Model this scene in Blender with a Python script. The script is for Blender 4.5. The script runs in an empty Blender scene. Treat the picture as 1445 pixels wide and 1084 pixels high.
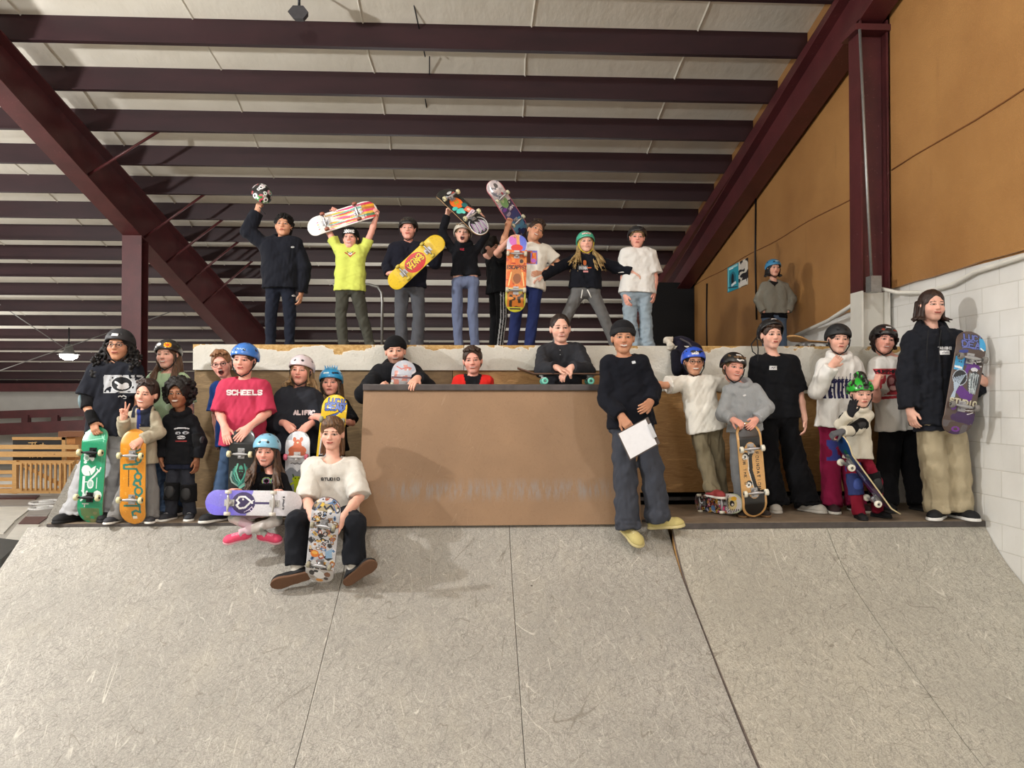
import bpy, math, random
import numpy as np
from mathutils import Vector, Matrix
from mathutils.bvhtree import BVHTree
random.seed(7); RNG = np.random.default_rng(7)
SC = bpy.context.scene
COL = SC.collection
PI = math.pi
# ------------------------------------------------------------------ camera
W, H_ = 1445.0, 1084.0
FPX = 1085.0
EYE = 0.97
YAW = math.radians(-2.77); PITCH = math.radians(0.95)
cam_d = bpy.data.cameras.new('camera'); cam = bpy.data.objects.new('camera', cam_d); COL.objects.link(cam)
cam.location = (0, 0, EYE)
cam.rotation_euler = (PI/2 + PITCH, 0, YAW)
cam_d.sensor_width = 36.0; cam_d.lens = FPX/W*36.0; cam_d.clip_end = 200; cam_d.clip_start = 0.05
SC.camera = cam
CR = np.array(Matrix.LocRotScale(None, cam.rotation_euler, None).to_3x3())

def at(px, py, D):
    """point of the place seen at a photograph position, at distance D in front (world y = D)"""
    d = CR @ np.array([(px-W/2)/FPX, -(py-H_/2)/FPX, -1.0])
    return np.array([0, 0, EYE]) + d*(D/d[1])

def atz(px, z, D):
    """point at world height z and distance D whose column is px"""
    a = at(px, 300, D); b = at(px, 800, D); t = (z-a[2])/(b[2]-a[2])
    return a + (b-a)*t

# ------------------------------------------------------------------ object helpers
def tag(o, label=None, cat=None, group=None, kind=None):
    if label: o['label'] = label
    if cat: o['category'] = cat
    if group: o['group'] = group
    if kind: o['kind'] = kind
    return o

def srgb(c):
    c = np.asarray(c, float)
    if c.max() > 1.001: c = c/255.0
    return np.where(c <= 0.04045, c/12.92, ((c+0.055)/1.055)**2.4)

def mesh_np(name, V, Fq, mats=None, parent=None, vcol=None, fcol=None, smooth=True, fmat=None):
    V = np.asarray(V, np.float32); Fq = np.asarray(Fq, np.int32)
    me = bpy.data.meshes.new(name)
    n = len(V); m = len(Fq); k = Fq.shape[1] if m else 4
    me.vertices.add(n); me.vertices.foreach_set('co', V.ravel())
    me.loops.add(m*k); me.loops.foreach_set('vertex_index', Fq.ravel())
    me.polygons.add(m); me.polygons.foreach_set('loop_start', np.arange(0, m*k, k, dtype=np.int32))
    if smooth: me.polygons.foreach_set('use_smooth', np.ones(m, bool))
    if fmat is not None: me.polygons.foreach_set('material_index', np.asarray(fmat, np.int32))
    if vcol is not None:
        a = me.color_attributes.new('Col', 'FLOAT_COLOR', 'POINT')
        c = np.ones((n, 4), np.float32); c[:, :3] = vcol; a.data.foreach_set('color', c.ravel())
    if fcol is not None:
        a = me.color_attributes.new('Col', 'FLOAT_COLOR', 'CORNER')
        c = np.ones((m, k, 4), np.float32); c[:, :, :3] = np.asarray(fcol)[:, None, :]; a.data.foreach_set('color', c.ravel())
    me.update(calc_edges=True); me.validate()
    o = bpy.data.objects.new(name, me); COL.objects.link(o)
    if mats:
        for mm in (mats if isinstance(mats, (list, tuple)) else [mats]): me.materials.append(mm)
    if parent is not None: o.parent = parent
    return o

def empty(name, loc=(0, 0, 0), parent=None):
    o = bpy.data.objects.new(name, None); o.empty_display_size = .1; o.location = loc; COL.objects.link(o)
    if parent is not None: o.parent = parent
    return o

def rebase(o, base):
    """move the origin of a mesh object (and the offset of its children) to base, geometry stays"""
    b = Vector(base)
    o.data.transform(Matrix.Translation(-b)); o.location = b
    for c in o.children: c.matrix_parent_inverse = Matrix.Translation(-b)

class MB:
    """collects boxes, tubes, prisms into one mesh"""
    def __init__(s): s.v = []; s.f = []; s.sm = []
    def add(s, vs, fs, sm=False):
        b = len(s.v); s.v += [tuple(map(float, p)) for p in vs]; s.f += [tuple(i+b for i in f) for f in fs]; s.sm += [sm]*len(fs); return s
    def box(s, lo, hi):
        x0, y0, z0 = lo; x1, y1, z1 = hi
        return s.add([(x0,y0,z0),(x1,y0,z0),(x1,y1,z0),(x0,y1,z0),(x0,y0,z1),(x1,y0,z1),(x1,y1,z1),(x0,y1,z1)],
                     [(0,3,2,1),(4,5,6,7),(0,1,5,4),(1,2,6,5),(2,3,7,6),(3,0,4,7)])
    def hexa(s, p):
        return s.add(p, [(0,3,2,1),(4,5,6,7),(0,1,5,4),(1,2,6,5),(2,3,7,6),(3,0,4,7)])
    def obox(s, c, ax, ay, az):
        c, ax, ay, az = map(np.asarray, (c, ax, ay, az))
        p = [c-ax-ay-az, c+ax-ay-az, c+ax+ay-az, c-ax+ay-az, c-ax-ay+az, c+ax-ay+az, c+ax+ay+az, c-ax+ay+az]
        return s.hexa(p)
    def tube(s, pts, r, n=10, cap=True):
        pts = [np.asarray(p, float) for p in pts]; rs = r if isinstance(r, (list, tuple)) else [r]*len(pts)
        V = []; up = None
        for i, p in enumerate(pts):
            d = pts[min(i+1, len(pts)-1)] - pts[max(i-1, 0)]; d /= np.linalg.norm(d)+1e-9
            if up is None:
                up = np.cross(d, [0, 0, 1.0])
                if np.linalg.norm(up) < .1: up = np.cross(d, [1.0, 0, 0])
            up = up - d*np.dot(up, d); up /= np.linalg.norm(up); w = np.cross(d, up)
            for j in range(n):
                a = 2*PI*j/n; V.append(p + rs[i]*(math.cos(a)*up + math.sin(a)*w))
        Fs = []
        for i in range(len(pts)-1):
            for j in range(n):
                Fs.append((i*n+j, i*n+(j+1) % n, (i+1)*n+(j+1) % n, (i+1)*n+j))
        s.add(V, Fs, True)
        if cap:
            b = len(s.v)-len(V); s.f.append(tuple(b+j for j in reversed(range(n)))); s.sm.append(False)
            s.f.append(tuple(b+(len(pts)-1)*n+j for j in range(n))); s.sm.append(False)
        return s
    def prism(s, poly, a, b):
        """poly: list of 2-D (u,v); a(u,v), b(u,v) map to the two faces"""
        n = len(poly); V = [a(*p) for p in poly] + [b(*p) for p in poly]
        return s.add(V, [tuple(reversed(range(n))), tuple(range(n, 2*n))] + [(i, (i+1) % n, n+(i+1) % n, n+i) for i in range(n)])
    def build(s, name, mat, parent=None, bevel=0):
        me = bpy.data.meshes.new(name); me.from_pydata(s.v, [], s.f); me.validate()
        if len(me.polygons) == len(s.sm): me.polygons.foreach_set('use_smooth', s.sm)
        import bmesh
        bm = bmesh.new(); bm.from_mesh(me); bmesh.ops.recalc_face_normals(bm, faces=bm.faces[:])
        bm.to_mesh(me); bm.free(); me.update()
        o = bpy.data.objects.new(name, me); COL.objects.link(o)
        for mm in (mat if isinstance(mat, (list, tuple)) else [mat]): me.materials.append(mm)
        if parent is not None: o.parent = parent
        if bevel:
            m = o.modifiers.new('bevel', 'BEVEL'); m.width = bevel; m.segments = 2; m.limit_method = 'ANGLE'
        return o

# ------------------------------------------------------------------ materials
class NT:
    def __init__(s, name, rough=.6, metal=0., spec=.5):
        s.m = bpy.data.materials.new(name); s.m.use_nodes = True; s.t = s.m.node_tree; s.n = s.t.nodes; s.l = s.t.links
        s.b = s.n['Principled BSDF']; s.set(s.b, 'Roughness', rough); s.set(s.b, 'Metallic', metal); s.set(s.b, 'Specular IOR Level', spec)
    def set(s, node, k, v):
        if hasattr(v, 'is_output') or isinstance(v, bpy.types.NodeSocket): s.l.new(v, node.inputs[k])
        else: node.inputs[k].default_value = v
    def new(s, typ, props=None, **inp):
        nd = s.n.new(typ)
        for k, v in (props or {}).items(): setattr(nd, k, v)
        for k, v in inp.items():
            s.set(nd, int(k[1:]) if (k[0] == 'i' and k[1:].isdigit()) else k.replace('_', ' '), v)
        return nd
    def obj(s): return s.new('ShaderNodeTexCoord').outputs['Object']
    def mapping(s, vec, scale=(1, 1, 1), rot=(0, 0, 0), loc=(0, 0, 0)):
        return s.new('ShaderNodeMapping', None, Vector=vec, Scale=scale, Rotation=rot, Location=loc).outputs[0]
    def noise(s, vec, scale, detail=3, rough=.55, dist=0.):
        return s.new('ShaderNodeTexNoise', None, Vector=vec, Scale=scale, Detail=detail, Roughness=rough, Distortion=dist).outputs['Fac']
    def ramp(s, fac, stops):
        r = s.new('ShaderNodeValToRGB', None, Fac=fac); e = r.color_ramp.elements
        while len(e) < len(stops): e.new(.5)
        for i, (p, c) in enumerate(stops):
            e[i].position = p; e[i].color = (c, c, c, 1) if isinstance(c, (int, float)) else (*c[:3], 1)
        return r.outputs[0]
    def mix(s, fac, a, b, mode='MIX'):
        nd = s.n.new('ShaderNodeMix'); nd.data_type = 'RGBA'; nd.blend_type = mode
        for i, v in ((0, fac), (6, a), (7, b)):
            if isinstance(v, bpy.types.NodeSocket): s.l.new(v, nd.inputs[i])
            elif i == 0: nd.inputs[0].default_value = v
            else: nd.inputs[i].default_value = (*v[:3], 1)
        return nd.outputs[2]
    def math(s, op, a, b=0., clamp=False):
        nd = s.n.new('ShaderNodeMath'); nd.operation = op; nd.use_clamp = clamp
        for i, v in ((0, a), (1, b)):
            if isinstance(v, bpy.types.NodeSocket): s.l.new(v, nd.inputs[i])
            else: nd.inputs[i].default_value = v
        return nd.outputs[0]
    def color(s, c):
        if isinstance(c, bpy.types.NodeSocket): s.l.new(c, s.b.inputs['Base Color'])
        else: s.b.inputs['Base Color'].default_value = (*c[:3], 1)
    def bump(s, h, strength=.3, dist=.01):
        nd = s.new('ShaderNodeBump', None, Height=h, Strength=strength, Distance=dist); s.l.new(nd.outputs[0], s.b.inputs['Normal'])
    def vcol(s):
        a = s.n.new('ShaderNodeVertexColor'); a.layer_name = 'Col'; return a.outputs[0]

def L(*c): return tuple(srgb(c))
_mc = {}
def flat_mat(name, c, rough=.6, metal=0., nz=.12, scale=30, spec=.5, bump=0):
    if name in _mc: return _mc[name]
    t = NT(name, rough, metal, spec); c = L(*c); v = t.noise(t.obj(), scale, 4)
    t.color(t.mix(t.ramp(v, [(.3, 0.), (.7, 1.)]), tuple(x*(1-nz) for x in c), tuple(min(1, x*(1+nz)) for x in c)))
    if bump: t.bump(v, bump, .004)
    _mc[name] = t.m; return t.m
def emit_mat(name, c, s):
    t = NT(name); t.color(L(*c)); t.b.inputs['Emission Color'].default_value = (*L(*c), 1); t.b.inputs['Emission Strength'].default_value = s; return t.m

def vmat(name, rough, bump=.25, scale=60, spec=.4, sheen=0, nz=.06, coat=0, sss=0, stretch=None):
    t = NT(name, rough, 0, spec); o = t.obj()
    if stretch: o = t.mapping(o, stretch)
    v = t.noise(o, scale, 4, .6)
    c = t.mix(t.ramp(v, [(.3, 0.), (.7, 1.)]), (1-nz*2,)*3, (1+0*nz,)*3)
    t.color(t.mix(1., t.vcol(), c, 'MULTIPLY'))
    if bump: t.bump(v, bump, .006)
    if sheen: t.b.inputs['Sheen Weight'].default_value = sheen
    if coat: t.b.inputs['Coat Weight'].default_value = coat; t.b.inputs['Coat Roughness'].default_value = .08
    if sss:
        t.b.inputs['Subsurface Weight'].default_value = sss; t.b.inputs['Subsurface Radius'].default_value = (.9, .35, .2); t.b.inputs['Subsurface Scale'].default_value = .008
    return t.m
M_SKIN = vmat('skin', .5, .08, 120, .35, nz=.03, sss=.12)
def cloth_mat():
    t = NT('cloth', .9, 0, .15); o = t.obj()
    big = t.noise(t.mapping(o, (1, 1, .6)), 8, 2, .5, .6); fine = t.noise(o, 260, 2)
    c = t.mix(t.ramp(fine, [(.3, 0.), (.7, 1.)]), (.86,)*3, (1.,)*3)
    t.color(t.mix(1., t.vcol(), c, 'MULTIPLY'))
    h = t.math('ADD', t.math('MULTIPLY', big, 1.), t.math('MULTIPLY', fine, .006)); t.bump(h, .45, .035)
    t.b.inputs['Sheen Weight'].default_value = .02
    return t.m
M_CLOTH = cloth_mat()
M_HAIR = vmat('hair', .45, .9, 90, .4, nz=.3, stretch=(1, 1, .12))
M_CURL = vmat('curly_hair', .6, .9, 70, .3, nz=.3)
M_SHELL = vmat('helmet_shell', .3, .03, 40, .5, nz=.03, coat=.4)
M_MATTE = vmat('matte_shell', .55, .05, 40, .4, nz=.04)
M_PRINT = vmat('printed_ink', .7, .1, 200, .3, nz=.06)
M_DECK = vmat('deck_graphic', .32, .05, 90, .5, nz=.08, coat=.35)
M_RUBBER = vmat('shoe', .75, .15, 120, .35, nz=.06)

# ------------------------------------------------------------------ signed distance modelling
def axis(lo, hi, h, bands=()):
    out = [lo]; x = lo
    while x < hi:
        s = h
        for a, b, hf in bands:
            if a-h <= x <= b: s = min(s, hf)
        x += s; out.append(x)
    return np.array(out, np.float32)

def nrm(v): v = np.asarray(v, float); return v/(np.linalg.norm(v)+1e-12)

class Field:
    def __init__(s, lo, hi, h, bands=()):
        """bands: list of (lo3, hi3, hfine)"""
        s.ax = [axis(lo[i], hi[i], h, [(b[0][i], b[1][i], b[2]) for b in bands]) for i in range(3)]
        s.F = np.full([len(a) for a in s.ax], .3, np.float32)
    def sub(s, lo, hi):
        sl = []
        for i in range(3):
            a = max(int(np.searchsorted(s.ax[i], lo[i]))-1, 0); b = min(int(np.searchsorted(s.ax[i], hi[i]))+1, len(s.ax[i]))
            if b <= a: return None
            sl.append(slice(a, b))
        X = s.ax[0][sl[0]][:, None, None]; Y = s.ax[1][sl[1]][None, :, None]; Z = s.ax[2][sl[2]][None, None, :]
        return tuple(sl), X, Y, Z
    def _put(s, sl, d, k, op):
        F = s.F[sl]
        if op == 'add':
            if k > 0:
                h = np.maximum(k-np.abs(F-d), 0)/k; s.F[sl] = np.minimum(F, d)-h*h*k*.25
            else: s.F[sl] = np.minimum(F, d)
        else:
            if k > 0:
                h = np.maximum(k-np.abs(F+d), 0)/k; s.F[sl] = np.maximum(F, -d)+h*h*k*.25
            else: s.F[sl] = np.maximum(F, -d)
    def cap(s, a, b, ra, rb=None, k=.02, flat=None, cut=None, cut0=False, op='add'):
        a = np.asarray(a, float); b = np.asarray(b, float); rb = ra if rb is None else rb
        m = max(ra, rb)+k+.012
        if flat is not None: m = m*max(1, 1.02)
        r = s.sub(np.minimum(a, b)-m, np.maximum(a, b)+m)
        if r is None: return s
        sl, X, Y, Z = r
        ab = b-a; L2 = float(ab@ab)+1e-12
        px, py, pz = X-a[0], Y-a[1], Z-a[2]
        t = (px*ab[0]+py*ab[1]+pz*ab[2])/L2; tc = np.clip(t, 0, 1)
        qx, qy, qz = px-tc*ab[0], py-tc*ab[1], pz-tc*ab[2]
        if flat is not None:
            n, f = nrm(flat[0]), flat[1]; dn = (qx*n[0]+qy*n[1]+qz*n[2])*(1/f-1)
            qx, qy, qz = qx+n[0]*dn, qy+n[1]*dn, qz+n[2]*dn
        d = np.sqrt(qx*qx+qy*qy+qz*qz)-(ra+(rb-ra)*tc)
        if flat is not None: d = d*min(1, flat[1]*1.3)
        if cut is not None or cut0:
            ln = math.sqrt(L2)
            if cut is not None: d = np.maximum(d, (t-cut)*ln)
            if cut0: d = np.maximum(d, -t*ln)
        s._put(sl, d.astype(np.float32), k, op); return s
    def ell(s, c, R, r, k=.02, op='add', noise=0):
        """ellipsoid centre c, R 3x3 rows = local axes, radii r"""
        c = np.asarray(c, float); r = np.asarray(r, float); R = np.asarray(R); m = r.max()+k+.012
        q = s.sub(c-m, c+m)
        if q is None: return s
        sl, X, Y, Z = q; px, py, pz = X-c[0], Y-c[1], Z-c[2]
        l = [(px*R[i][0]+py*R[i][1]+pz*R[i][2]) for i in range(3)]
        k0 = np.sqrt(sum((l[i]/r[i])**2 for i in range(3)))+1e-9; k1 = np.sqrt(sum((l[i]/r[i]**2)**2 for i in range(3)))+1e-9
        s._put(sl, (k0*(k0-1)/k1).astype(np.float32), k, op); return s
    def plane(s, p, n, k=0):
        """keep what lies on the -n side"""
        n = nrm(n); X, Y, Z = s.ax[0][:, None, None], s.ax[1][None, :, None], s.ax[2][None, None, :]
        d = (X-p[0])*n[0]+(Y-p[1])*n[1]+(Z-p[2])*n[2]
        s.F = np.maximum(s.F, d.astype(np.float32)) if not k else np.maximum(s.F, d.astype(np.float32))+(lambda h: h*h*k*.25)(np.maximum(k-np.abs(s.F-d), 0)/k).astype(np.float32)
    def folds(s, amp, freq=22., seed=0, stretch=(1, 1, .6)):
        X, Y, Z = s.ax[0][:, None, None]*stretch[0], s.ax[1][None, :, None]*stretch[1], s.ax[2][None, None, :]*stretch[2]
        r = np.random.default_rng(seed+11); n = 0
        for i in range(4):
            d = r.normal(size=3); d /= np.linalg.norm(d); e = r.normal(size=3); e /= np.linalg.norm(e)
            f = freq*(1+.6*i)
            ph = (X*e[0]+Y*e[1]+Z*e[2])*f*.7+r.uniform(0, 6)
            n = n+np.sin((X*d[0]+Y*d[1]+Z*d[2])*f+1.6*np.sin(ph)+r.uniform(0, 6))/(1+.5*i)
        s.F = s.F+(n*amp*.5).astype(np.float32)
    def mesh(s):
        F = s.F; F = np.pad(F, 1, constant_values=.3)
        ax = [np.concatenate([[a[0]-.01], a, [a[-1]+.01]]) for a in s.ax]
        S = F < 0
        c = np.zeros(tuple(n-1 for n in F.shape), np.int8)
        for i in (0, 1):
            for j in (0, 1):
                for k in (0, 1):
                    c += S[i:S.shape[0]-1+i, j:S.shape[1]-1+j, k:S.shape[2]-1+k]
        act = (c > 0) & (c < 8); I = np.argwhere(act); n = len(I)
        idx = np.full(act.shape, -1, np.int32); idx[act] = np.arange(n)
        P = np.zeros((n, 3)); cnt = np.zeros(n)
        co = [(i, j, k) for i in (0, 1) for j in (0, 1) for k in (0, 1)]
        val = {q: F[I[:, 0]+q[0], I[:, 1]+q[1], I[:, 2]+q[2]].astype(np.float64) for q in co}
        pos = {q: np.stack([ax[0][I[:, 0]+q[0]], ax[1][I[:, 1]+q[1]], ax[2][I[:, 2]+q[2]]], 1) for q in co}
        for a in co:
            for d in range(3):
                if a[d] == 0:
                    b = list(a); b[d] = 1; b = tuple(b); m = (val[a] < 0) != (val[b] < 0)
                    t = val[a][m]/(val[a][m]-val[b][m]); P[m] += pos[a][m]+(pos[b][m]-pos[a][m])*t[:, None]; cnt[m] += 1
        P /= np.maximum(cnt, 1)[:, None]
        Q = []
        for d in range(3):
            e, f = [(1, 2), (2, 0), (0, 1)][d]
            s0 = [slice(None)]*3; s1 = [slice(None)]*3
            s0[d] = slice(0, -1); s1[d] = slice(1, None)
            A = S[tuple(s0)]; B = S[tuple(s1)]; ch = A != B
            E = np.argwhere(ch); E = E[(E[:, e] > 0) & (E[:, f] > 0) & (E[:, e] < idx.shape[e]) & (E[:, f] < idx.shape[f])]
            ins = A[E[:, 0], E[:, 1], E[:, 2]]
            def cell(de, df):
                q = E.copy(); q[:, e] += de; q[:, f] += df; return idx[q[:, 0], q[:, 1], q[:, 2]]
            q = np.stack([cell(-1, -1), cell(0, -1), cell(0, 0), cell(-1, 0)], 1)
            q[~ins] = q[~ins][:, ::-1]; Q.append(q)
        Q = np.concatenate(Q); Q = Q[(Q >= 0).all(1)]
        return P.astype(np.float32), Q

def put_sdf(name, fld, mat, parent, color, lab=None):
    V, Q = fld.mesh()
    if len(V) < 8: return None
    c = color(V) if callable(color) else np.tile(np.asarray(color), (len(V), 1))
    o = mesh_np(name, V, Q, mat, parent, vcol=c)
    if lab: o['label'] = lab
    return o

# ------------------------------------------------------------------ painting
FONT = {
 'A': [[0,0,2,6,4,0],[.7,2,3.3,2]], 'B': [[0,0,0,6,3,6,4,5,4,4,3,3,0,3],[3,3,4,2,4,1,3,0,0,0]], 'C': [[4,5,3,6,1,6,0,5,0,1,1,0,3,0,4,1]],
 'D': [[0,0,0,6,2.5,6,4,4.5,4,1.5,2.5,0,0,0]], 'E': [[4,0,0,0,0,6,4,6],[0,3,3,3]], 'F': [[0,0,0,6,4,6],[0,3,3,3]],
 'G': [[4,5,3,6,1,6,0,5,0,1,1,0,3,0,4,1,4,3,2.4,3]], 'H': [[0,0,0,6],[4,0,4,6],[0,3,4,3]], 'I': [[2,0,2,6]], 'J': [[4,6,4,1,3,0,1,0,0,1]],
 'K': [[0,0,0,6],[4,6,0,2.6],[1.4,3.7,4,0]], 'L': [[0,6,0,0,4,0]], 'M': [[0,0,0,6,2,3,4,6,4,0]], 'N': [[0,0,0,6,4,0,4,6]],
 'O': [[1,0,0,1,0,5,1,6,3,6,4,5,4,1,3,0,1,0]], 'P': [[0,0,0,6,3,6,4,5,4,4,3,3,0,3]], 'Q': [[1,0,0,1,0,5,1,6,3,6,4,5,4,1,3,0,1,0],[2.5,1.5,4.2,-.4]],
 'R': [[0,0,0,6,3,6,4,5,4,4,3,3,0,3],[2,3,4,0]], 'S': [[4,5,3,6,1,6,0,5,0,4,1,3,3,3,4,2,4,1,3,0,1,0,0,1]], 'T': [[2,0,2,6],[0,6,4,6]],
 'U': [[0,6,0,1,1,0,3,0,4,1,4,6]], 'V': [[0,6,2,0,4,6]], 'W': [[0,6,1,0,2,4,3,0,4,6]], 'X': [[0,0,4,6],[0,6,4,0]], 'Y': [[0,6,2,3,4,6],[2,3,2,0]],
 'Z': [[0,6,4,6,0,0,4,0]], ' ': [], '.': [[1.8,0,2.2,0]], '8': [[1,3,0,4,0,5,1,6,3,6,4,5,4,4,3,3,1,3,0,2,0,1,1,0,3,0,4,1,4,2,3,3]],
}
def text_mask(t, U, V, x0, y0, h, th, adv=5.6, slant=0., wid=1.):
    """U to the right, V up; text starts at x0,y0 with cap height h"""
    s = h/6.0; m = np.zeros(U.shape, bool)
    for i, ch in enumerate(t):
        ox = x0+i*adv*s*wid
        near = (U > ox-2*s) & (U < ox+7*s*wid) & (V > y0-3*s) & (V < y0+9*s)
        if not near.any(): continue
        for pl in FONT.get(ch, []):
            P = np.array(pl, float).reshape(-1, 2)
            for a, b in zip(P[:-1], P[1:]):
                ax_, ay = ox+(a[0]*wid+a[1]*slant)*s, y0+a[1]*s; bx, by = ox+(b[0]*wid+b[1]*slant)*s, y0+b[1]*s
                dx, dy = bx-ax_, by-ay; l2 = dx*dx+dy*dy+1e-12
                tt = np.clip(((U-ax_)*dx+(V-ay)*dy)/l2, 0, 1); m |= near & (np.hypot(U-ax_-tt*dx, V-ay-tt*dy) < th)
    return m

def vnoise(U, V, f, seed):
    r = np.random.default_rng(seed); G = r.random((64, 64)); x = U*f+31.7; y = V*f+17.3
    xi = np.floor(x).astype(int); yi = np.floor(y).astype(int); fx = x-xi; fy = y-yi; fx = fx*fx*(3-2*fx); fy = fy*fy*(3-2*fy)
    g = lambda i, j: G[i % 64, j % 64]
    return (g(xi, yi)*(1-fx)+g(xi+1, yi)*fx)*(1-fy)+(g(xi, yi+1)*(1-fx)+g(xi+1, yi+1)*fx)*fy

class Paint:
    def __init__(s, U, V, base, alpha=1.0):
        s.U, s.V = U, V; s.C = np.zeros(U.shape+(3,)); s.C[:] = srgb(base); s.A = np.full(U.shape, bool(alpha))
    def fill(s, m, c): s.C[m] = srgb(c); s.A |= m; return s
    def ell(s, x, y, a, b, c, rot=0, ring=None):
        ca, sa = math.cos(rot), math.sin(rot); dx, dy = s.U-x, s.V-y
        d = np.hypot((dx*ca+dy*sa)/a, (-dx*sa+dy*ca)/b)
        return s.fill((d < 1) & ((d > ring) if ring else True), c)
    def rect(s, x, y, a, b, c, rot=0):
        ca, sa = math.cos(rot), math.sin(rot); dx, dy = s.U-x, s.V-y
        return s.fill((np.abs(dx*ca+dy*sa) < a) & (np.abs(-dx*sa+dy*ca) < b), c)
    def poly(s, P, c):
        P = np.asarray(P, float); m = np.zeros(s.U.shape, bool); n = len(P)
        for i in range(n):
            x0, y0 = P[i]; x1, y1 = P[(i+1) % n]
            cr = ((y0 > s.V) != (y1 > s.V)); 
            with np.errstate(divide='ignore', invalid='ignore'):
                m ^= cr & (s.U < (x1-x0)*(s.V-y0)/((y1-y0) if y1 != y0 else 1e-9)+x0)
        return s.fill(m, c)
    def line(s, P, th, c):
        P = np.asarray(P, float); m = np.zeros(s.U.shape, bool)
        for a, b in zip(P[:-1], P[1:]):
            d = b-a; l2 = d@d+1e-12; t = np.clip(((s.U-a[0])*d[0]+(s.V-a[1])*d[1])/l2, 0, 1)
            m |= np.hypot(s.U-a[0]-t*d[0], s.V-a[1]-t*d[1]) < th
        return s.fill(m, c)
    def text(s, t, x, y, h, th, c, rot=0, **kw):
        ca, sa = math.cos(rot), math.sin(rot); dx, dy = s.U-x, s.V-y
        return s.fill(text_mask(t, dx*ca+dy*sa, -dx*sa+dy*ca, 0, 0, h, th, **kw), c)
    def stickers(s, cols, n, seed, rs=(.008, .022), box=(-.1, .1, -.4, .4)):
        r = np.random.default_rng(seed)
        for i in range(n):
            x, y = r.uniform(box[0], box[1]), r.uniform(box[2], box[3]); a, b = r.uniform(*rs), r.uniform(*rs); c = cols[r.integers(len(cols))]; ro = r.uniform(0, 3)
            (s.ell if r.random() < .45 else s.rect)(x, y, a, b, c, ro)
            c2 = cols[r.integers(len(cols))]; (s.ell if r.random() < .5 else s.rect)(x, y, a*.5, b*.45, c2, ro)
            if r.random() < .5: s.line([(x-a*.6, y-b*.3), (x, y+b*.4), (x+a*.6, y-b*.2)], .0018, cols[r.integers(len(cols))])
        return s
    def noise(s, f, seed, th, c, fy=None):
        return s.fill(vnoise(s.U, s.V*((fy or f)/f), f, seed) > th, c)

def decal(name, target, center, w, h, paint, parent, up=(0, 0, 1), inward=(0, 1, 0), res=.003, off=.0025, mat=None, lab=None):
    """a printed patch laid on the front of a target mesh (list of (V,Q) or object)"""
    me = target.data; V = np.empty(len(me.vertices)*3, np.float32); me.vertices.foreach_get('co', V); V = V.reshape(-1, 3)
    inward = nrm(inward); up = nrm(np.asarray(up, float)-inward*np.dot(up, inward)); right = np.cross(inward, up)
    c = np.asarray(center, float); rel = V-c
    near = (np.abs(rel@right) < w/2+.06) & (np.abs(rel@up) < h/2+.06)
    Fq = np.empty(len(me.loops), np.int32); me.loops.foreach_get('vertex_index', Fq); Fq = Fq.reshape(-1, 4)
    Fn = Fq[near[Fq].any(1)]
    if not len(Fn): return None
    us, inv = np.unique(Fn, return_inverse=True)
    bvh = BVHTree.FromPolygons([Vector(map(float, p)) for p in V[us]], inv.reshape(-1, 4).tolist())
    res = min(res, max(w, h)/26); nu, nv = max(3, int(w/res)), max(3, int(h/res))
    iv = Vector(map(float, inward)); grid = np.full((nv+1, nu+1, 3), np.nan)
    for j in range(nv+1):
        for i in range(nu+1):
            p = c+right*(i/nu-.5)*w+up*(j/nv-.5)*h-inward*.5
            hit = bvh.ray_cast(Vector(map(float, p)), iv, 1.2)
            if hit[0] is not None:
                hn = np.array(hit[1]); grid[j, i] = np.array(hit[0])-inward*off
    uc = ((np.arange(nu)+.5)/nu-.5)*w; vc = ((np.arange(nv)+.5)/nv-.5)*h
    U, Vv = np.meshgrid(uc, vc); P = Paint(U, Vv, (0, 0, 0), 0); paint(P)
    jj, ii = np.nonzero(P.A); qs, cols = [], []
    ok = ~np.isnan(grid[:, :, 0]); idx = np.full(ok.shape, -1); idx[ok] = np.arange(ok.sum())
    for j, i in zip(jj, ii):
        q = (idx[j, i], idx[j, i+1], idx[j+1, i+1], idx[j+1, i])
        if min(q) < 0: continue
        pts = grid[[j, j, j+1, j+1], [i, i+1, i+1, i]]
        dd = (pts-c)@inward
        if dd.max()-dd.min() > .02: continue
        qs.append(q); cols.append(P.C[j, i])
    if not qs: return None
    o = mesh_np(name, grid[ok], qs, mat or M_PRINT, parent, fcol=cols)
    if lab: o['label'] = lab
    return o
# ------------------------------------------------------------------ people
def head_frame(yaw, pitch, roll):
    """rows: right (towards image right at yaw 0), forward, up"""
    y, p, r = map(math.radians, (yaw, pitch, roll))
    R = Matrix.Rotation(y, 3, 'Z') @ Matrix.Rotation(p, 3, 'X') @ Matrix.Rotation(r, 3, 'Y')
    R = np.array(R)
    return np.stack([R @ np.array([1., 0, 0]), R @ np.array([0, -1., 0]), R @ np.array([0, 0, 1.])])

SK = {'fair': (226, 170, 148), 'pink': (232, 168, 150), 'tan': (205, 150, 120), 'olive': (196, 142, 112), 'brown': (150, 100, 72), 'light': (232, 180, 160)}

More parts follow.
